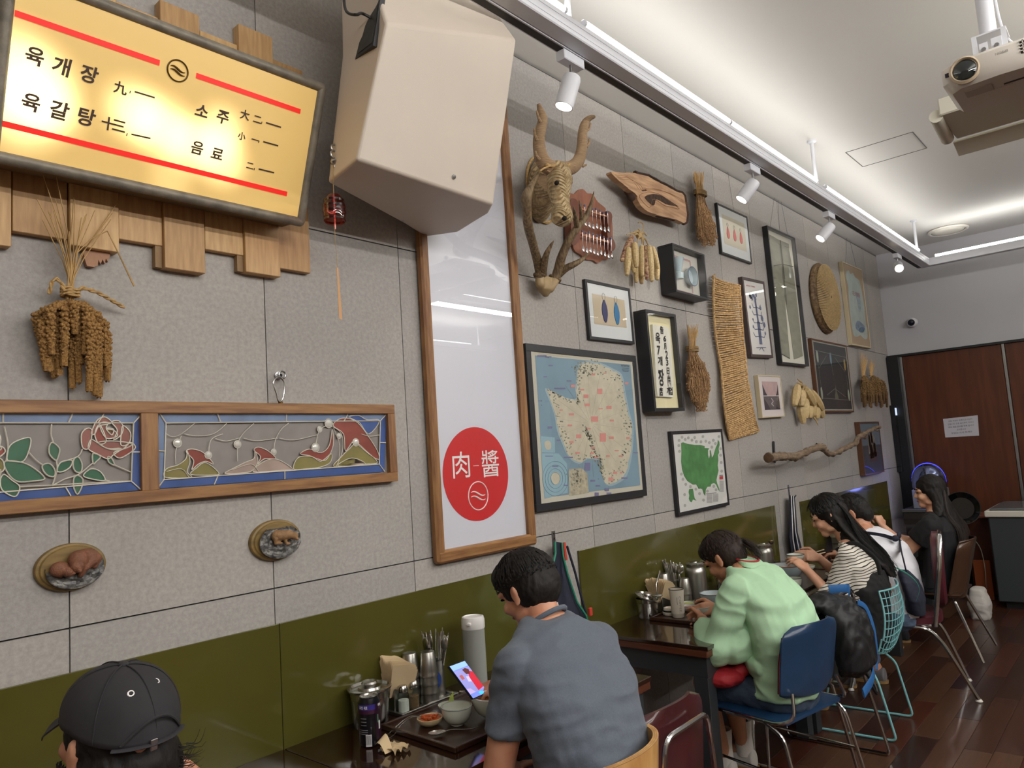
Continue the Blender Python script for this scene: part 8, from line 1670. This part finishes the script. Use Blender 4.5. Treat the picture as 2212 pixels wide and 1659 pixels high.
t = thing('drink_cover', 'cream tumbler cover with a dark gasket lying on the tray', 'lid', (3.42, -.19, TT)); obj('lid_disc', M().lathe([(0, 0), (.036, 0), (.04, .006), (.04, .014), (.037, .016), (0, .014)], 28, (3.42, -.19, TT)), m_cream, t); obj('gasket', M().lathe([(.033, .015), (.037, .016), (.037, .024), (.033, .025)], 28, (3.42, -.19, TT)), m_blk, t); obj('lid_top', M().lathe([(.035, .024), (.033, .034), (.028, .036), (.024, .028), (0, .028)], 28, (3.42, -.19, TT)), m_cream, t)
bowl('side_dish', 'small white dish with reddish sauce on the second tray', 3.53, -.235, .038, .026, m_cel, TT, .5, rim=mat('grey_rim', (150, 154, 148), .3), fill=mat('red_sauce', (170, 104, 84), .4), cat='dish')
bowl('side_dish', 'small white dish with lime green pickle on the second tray', 3.62, -.185, .04, .024, m_cel, TT, .5, fill=mat('lime_food', (196, 206, 92), .5, bump=.8, bscale=90), cat='dish')
bowl('rice_bowl', 'small white bowl in the hand of the woman in mint', 3.43, -.36, .045, .05, m_cel, TT, .45, rim=mat('grey_rim', (150, 154, 148), .3))
bowl('soup_bowl', 'large grey-blue rimmed soup bowl in front of the woman in mint', 3.68, -.31, .075, .07, m_en, TT, .45, rim=mat('dark_rim', (62, 64, 72), .3), fill=m_soup)
# --- third table part
thermos(4.64, -.19, 'steel water flask above the shoulder of the woman in mint')
cutlery(4.50, -.10, 'third table cutlery holder', 13, 7, False, 3); cupstack(4.40, -.12, 3, 'stack of steel cups behind the woman in mint'); shaker(4.72, -.15, m_salt, 'salt shaker with dark cap beside the farther flask', .11)
pot(4.20, -.12, .055, .09, 'steel pot hidden behind the woman in mint')
bowl('soup_bowl', 'large grey-blue soup bowl below the raised hands', 4.55, -.36, .10, .085, m_en, TZ+.012, .42, rim=mat('dark_rim', (62, 64, 72), .3), fill=m_soup, fz=.8)
traybox(4.26, 4.98, -.56, -.20, 'dark tray of the woman in stripes', m_tray, .008, .006)
bowl('rice_bowl', 'small white bowl with a dark rim line by the mint shirt', 4.33, -.49, .045, .055, m_cel, TZ+.008, .5, rim=mat('dark_rim', (62, 64, 72), .3))
hb_ = W(1718, 1203, -.47); t = bowl('rice_bowl', 'small white bowl lifted in the hand of the woman in stripes', hb_.x, hb_.y, .052, .035, m_cel, hb_.z-.02, .5, rim=mat('dark_rim', (62, 64, 72), .3)); t['label'] = 'shallow white bowl lifted in the hand of the woman in stripes'
ck = thing('chopstick_pair', 'pair of pale chopsticks in the hand of the woman in stripes', 'chopsticks', W(1760, 1195, -.52)); m_wc = mat('pale_wood_stick', (226, 214, 186), .5)
obj('chopstick', M().tube([W(1734, 1206, -.47), W(1783, 1193, -.58)], [.0022, .0034], 7), m_wc, ck); obj('chopstick', M().tube([W(1742, 1199, -.47), W(1780, 1187, -.58)], [.0022, .0034], 7), m_wc, ck)
layspoon([(4.70, -.15, .80), (4.66, -.20, .91), (4.62, -.24, .955)], (4.60, -.26, .965), (-.6, -.4, .5), 'steel spoon standing up behind the lifted bowl')
tag(obj('black_cup', M().lathe([(0, 0), (.028, 0), (.034, .07), (.032, .07), (.027, .01), (0, .01)], 24, (4.80, -.16, TZ)), m_blk), 'small black cup behind the hands of the woman in stripes', 'cup')
tag(obj('crumpled_napkin', M().ell((4.90, -.12, TZ+.022), (.03, .025, .022), None, 8, 5), m_salt, smooth=20), 'white crumpled tissue beside the small black cup', 'tissue')
bowl('side_dish', 'white dish of orange food behind the striped sleeve', 4.98, -.33, .05, .03, m_cel, TZ, .5, fill=mat('kimchi', (214, 96, 34), .4), cat='dish')
nm_ = M().grid([[Vector((4.82+.07*i/4, -.42+.06*j/4, TZ+.016+.008*math.sin(i+j))) for j in range(5)] for i in range(5)]); tag(obj('folded_paper', nm_, mat('pale_paper', (206, 200, 160), .8)), 'pale folded paper on the tray edge under the hands', 'paper')
# --- far table
thermos(6.65, -.12, 'slim dark steel flask on the far table', .25, .035)
cupstack(6.5, -.12, 4, 'stack of steel cups beside the far flask'); pot(6.28, -.22, .06, .1, 'steel pot on the far table'); cutlery(6.4, -.08, 'far table cutlery holder', 12, 9, False, 3); napkins(6.30, -.10, 'holder with one upright kraft napkin on the far table', -.2, TZ, 8, 1.15)
# --- equipment in the far corner
t = thing('serving_counter', 'low dark counter by the far wall under the domed machine', 'counter', (8.35, -.35, 0))
obj('counter_body', M().box(8.22, 8.72, -.62, -.13, 0, .80, .005), mat('counter_dark', (40, 36, 34), .5), t, smooth=0); obj('counter_top', M().box(8.21, 8.73, -.64, -.125, .80, .83, .004), mat('counter_top', (86, 84, 82), .35), t, smooth=0)
t = thing('domed_machine', 'chrome domed machine glowing blue on a grey base with switches', 'machine', (8.45, -.36, .83)); m_blueg = mat('blue_glow', (52, 60, 255), .4, emit=2.2)
bx_ = Vector((8.42, -.36, .83)); obj('machine_base', M().box(8.28, 8.56, -.5, -.22, .83, 1.02, .006), mat('grey_machine', (120, 122, 126), .4), t, smooth=0)
for k in range(3): obj('switch', M().box(8.277, 8.28, -.40, -.33, .86+.045*k, .868+.045*k), m_wp, t, smooth=0)
obj('dome', M().lathe([(.158, .20)]+[(.158*math.cos(a), .27+.175*math.sin(a)) for a in [i*PI/20 for i in range(11)]][:-1]+[(0, .445)], 32, bx_), mat('mirror_dome', (140, 150, 190), .12, metal=1), t)
obj('neon_arch', M().tube([bx_+Vector((-.02+.0*a, math.cos(a)*.150, .27+.172*math.sin(a))) for a in [PI*(-.12+1.24*i/20) for i in range(21)]], .008, 6), m_blueg, t)
l = bpy.data.lights.new('machine_glow', 'POINT'); l.energy = 1.3; l.color = (.25, .3, 1); l.shadow_soft_size = .1; o = bpy.data.objects.new('machine_glow', l); COL.objects.link(o); o.location = (8.2, -.33, 1.12)
t = thing('kitchen_pan', 'glossy black round pan with an upright handle behind the woman in black', 'pan', (8.2, -.75, .83))
pc = X(2078, 1098, 8.1); obj('pan_body', M().lathe([(0, 0), (.10, .0), (.145, .03), (.155, .05), (.148, .05), (.10, .008), (0, .006)], 32, pc, (-.9, -.15, .15)), mat('black_gloss2', (14, 14, 16), .1, coat=.6), t); obj('pan_handle', M().tube([pc+Vector((0, .12, .10)), pc+Vector((0, .2, .2)), pc+Vector((0, .215, .30))], [.012, .013, .016], 8), m_blk, t); obj('handle_ferrule', M().tube([pc+Vector((0, .12, .10)), pc+Vector((0, .155, .15))], .014, 8), m_chr, t)
t = thing('small_cabinet', 'reddish wooden cabinet standing behind the brown chair', 'cabinet', (8.4, -.78, 0)); obj('cabinet_body', M().box(8.28, 8.60, -.86, -.66, .02, .74, .004), mat('red_wood', (96, 46, 30), .45, var=.3, vscale=6), t, smooth=0); obj('cabinet_top', M().box(8.24, 8.62, -.88, -.64, .74, .765, .004), mat('red_wood2', (112, 60, 40), .4), t, smooth=0)
for q in ((8.3, -.84), (8.58, -.84), (8.3, -.68), (8.58, -.68)): obj('foot', M().box(q[0]-.015, q[0]+.015, q[1]-.015, q[1]+.015, 0, .02), m_blk, t, smooth=0)
tag(obj('orange_board', M().box(8.16, 8.18, -.84, -.70, .001, .36, .003), mat('orange_panel', (168, 84, 40), .5)), 'orange board leaning at the foot of the reddish cabinet', 'board')
wb = M(); wb.loft([((7.35, -.86, 0), (.09, 0, 0), (0, .07, 0)), ((7.35, -.86, .12), (.11, 0, 0), (0, .085, 0)), ((7.35, -.86, .25), (.085, 0, 0), (0, .05, 0))], 14, 3); tag(blob('paper_bag', wb, .012, mat('white_bag', (190, 186, 180), .8), None, 1, fold(.012, 20), origin=(7.35, -.86, 0)), 'crumpled white bag on the floor beyond the brown chair', 'bag')
tag(obj('power_cord', M().tube(bend([X(2100, 1160, 8.2), X(2118, 1185, 8.15), X(2128, 1230, 8.1), X(2130, 1262, 8.1), Z(2135, 1285, .006)], 5), .004, 6), mat('cream_cord', (186, 180, 166), .6)), 'thin pale power cord hanging by the reddish cabinet', 'cord')
t = thing('chest_freezer', 'dark grey chest freezer with a white metal rim and grey lid', 'freezer', (8.1, -1.6, 0)); 
obj('freezer_body', M().box(7.78, 8.56, -2.3, -.93, .06, .80, .01), mat('freezer_grey', (52, 58, 60), .5), t, smooth=0); obj('top_rim', M().box(7.76, 8.58, -2.32, -.91, .80, .855, .006), mat('white_rim', (206, 202, 190), .35), t, smooth=0); obj('sliding_lid', M().box(7.79, 8.55, -2.28, -.95, .855, .875, .004), mat('lid_grey', (92, 96, 98), .25), t, smooth=0); obj('lid_handle', M().box(7.83, 7.86, -1.9, -1.2, .875, .885, .003), mat('lid_grey', (92, 96, 98), .25), t, smooth=0)
obj('base_plinth', M().box(7.83, 8.52, -2.25, -.98, 0, .06), m_blk, t, smooth=0)
# --- projector
t = thing('projector', 'white ceiling projector hanging upside down on a white pole', 'projector', (2.99, -1.92, 2.75)); m_prj = mat('projector_shell', (206, 200, 190), .45)
x0, x1, y0, y1, z0, z1 = 2.84, 3.14, -2.09, -1.765, 2.752, 2.845
mm = M(); sh = lambda k, z: [Vector((x0+k+.03, y1-k, z)), Vector((x0+k+.004, y1-k-.03, z)), Vector((x0+k-.006, -1.93, z)), Vector((x0+k+.004, y0+k+.03, z)), Vector((x0+k+.03, y0+k, z)), Vector((x1-k-.03, y0+k, z)), Vector((x1-k, y0+k+.03, z)), Vector((x1-k, y1-k-.03, z)), Vector((x1-k-.03, y1-k, z))]
L0, L1, L2, L3 = sh(.022, z0), sh(.0, z0+.028), sh(.0, z1-.012), sh(.012, z1); vs = L0+L1+L2+L3; n9 = 9
mm.add(vs, [tuple(range(9))]+[(q*9+i, q*9+(i+1) % 9, (q+1)*9+(i+1) % 9, (q+1)*9+i) for q in range(3) for i in range(9)]+[tuple(range(27, 36))]); obj('housing', mm, m_prj, t, smooth=40)
lc = Vector((x0+.0, -1.838, 2.80)); obj('lens_ring', M().lathe([(.044, .012), (.047, -.002), (.040, -.010), (.036, -.004), (.036, .01)], 32, lc, (1, .06, 0)), mat('lens_ring', (188, 170, 144), .35), t); obj('lens', M().lathe([(.036, .012), (.034, -.004), (.022, -.010), (0, -.013)], 32, lc, (1, .06, 0)), mat('lens_glass', (14, 22, 24), .05, coat=1), t)
obj('sensor_window', M().box(x0+.002, x0+.006, -1.793, -1.779, 2.797, 2.811), mat('sensor', (40, 30, 50), .1), t, smooth=0)
text('lettering', 'EPSON', (x0-.0055, -1.945, 2.815), (0, 1, 0), (0, 0, -1), .012, mat('grey_brand', (150, 144, 136), .5), t, off=.02, fit=(.035, .008))
text('lettering', 'EPSON', (x0+.12, -1.93, z0-.001), (0, 1, 0), (1, 0, 0), .012, mat('grey_brand', (150, 144, 136), .5), t, fit=(.045, .008))
vt = M().box(x0-.003, x0+.02, -2.05, -1.995, 2.79, 2.835, .002); obj('vent_recess', vt, mat('vent_dark', (40, 36, 34), .8), t, smooth=0)
for k in range(4): obj('vent_bar', M().box(x0-.006, x0, -2.052, -1.993, 2.797+.011*k, 2.800+.011*k), m_prj, t, smooth=0)
for k in range(3): obj('vent_bar', M().box(x0-.006, x0, -2.041+.018*k, -2.038+.018*k, 2.79, 2.835), m_prj, t, smooth=0)
obj('slider', M().box(x0+.06, x0+.12, -1.90, -1.82, z0-.004, z0+.002, .001), mat('slider_grey', (176, 168, 156), .5), t, smooth=0); obj('slot', M().box(x0+.10, x0+.108, -2.0, -1.93, z0-.0025, z0+.002), mat('slot_dark', (70, 62, 58), .8), t, smooth=0)
obj('bracket_plate', M().box(2.90, 3.0, -1.96, -1.86, 2.925, 2.930).box(2.90, 2.905, -1.96, -1.945, 2.85, 2.93).box(2.90, 2.905, -1.875, -1.86, 2.85, 2.93).box(2.895, 2.90, -1.945, -1.915, 2.845, 2.90).box(2.895, 2.90, -1.905, -1.88, 2.845, 2.895), m_rail, t, smooth=0)
for y_ in (-1.93, -1.893): obj('bracket_screw', M().lathe([(0, .006), (.007, .006), (.008, .0)], 12, (2.893, y_, 2.87), (-1, 0, 0)), m_steel, t)
obj('pole', M().tube([(2.955, -1.905, 2.93), (2.955, -1.905, ZC)], .026, 20), m_rail, t); obj('ceiling_plate', M().lathe([(.06, 0), (.06, -.01), (.03, -.02)], 24, (2.955, -1.905, ZC)), m_rail, t)
tag(obj('projector_cable', M().tube(bend([(3.06, -2.06, 2.85), (3.04, -1.99, 2.90), (2.99, -1.95, 2.935), (2.975, -1.935, 3.1), (2.975, -1.935, 3.58)], 5), .004, 6), m_rail), 'white cable running from the projector up its pole', 'cable')
t = thing('ceiling_unit', 'white hanging ceiling unit with angled flaps behind the projector', 'ceiling unit', (3.95, -1.9, 3.0)); m_unit = mat('unit_white', (206, 202, 186), .6, bump=.1)
P_ = [Z(2022, 256, 3.02), Z(2060, 303, 3.02)]; 
mm = M().box(3.76, 4.14, -2.9, -1.60, 3.02, 3.10, .006); obj('unit_body', mm, m_unit, t, smooth=0); obj('side_roll', M().tube([(3.78, -1.585, 3.03), (4.12, -1.565, 3.03)], .03, 12), m_unit, t)
obj('front_flap', M().obox((4.22, -2.2, 3.0), (.055, 0, -.02), (0, .62, 0), (.003, 0, .006), .002), m_unit, t, smooth=0); obj('lower_flap', M().obox((4.36, -2.2, 3.05), (.05, 0, .01), (0, .52, 0), (0, 0, .005), .002), m_unit, t, smooth=0)
for y_ in (-2.5, -2.8): obj('hanger_rod', M().tube([(3.95, y_, 3.1), (3.95, y_, ZC)], .006, 8), m_rail, t)
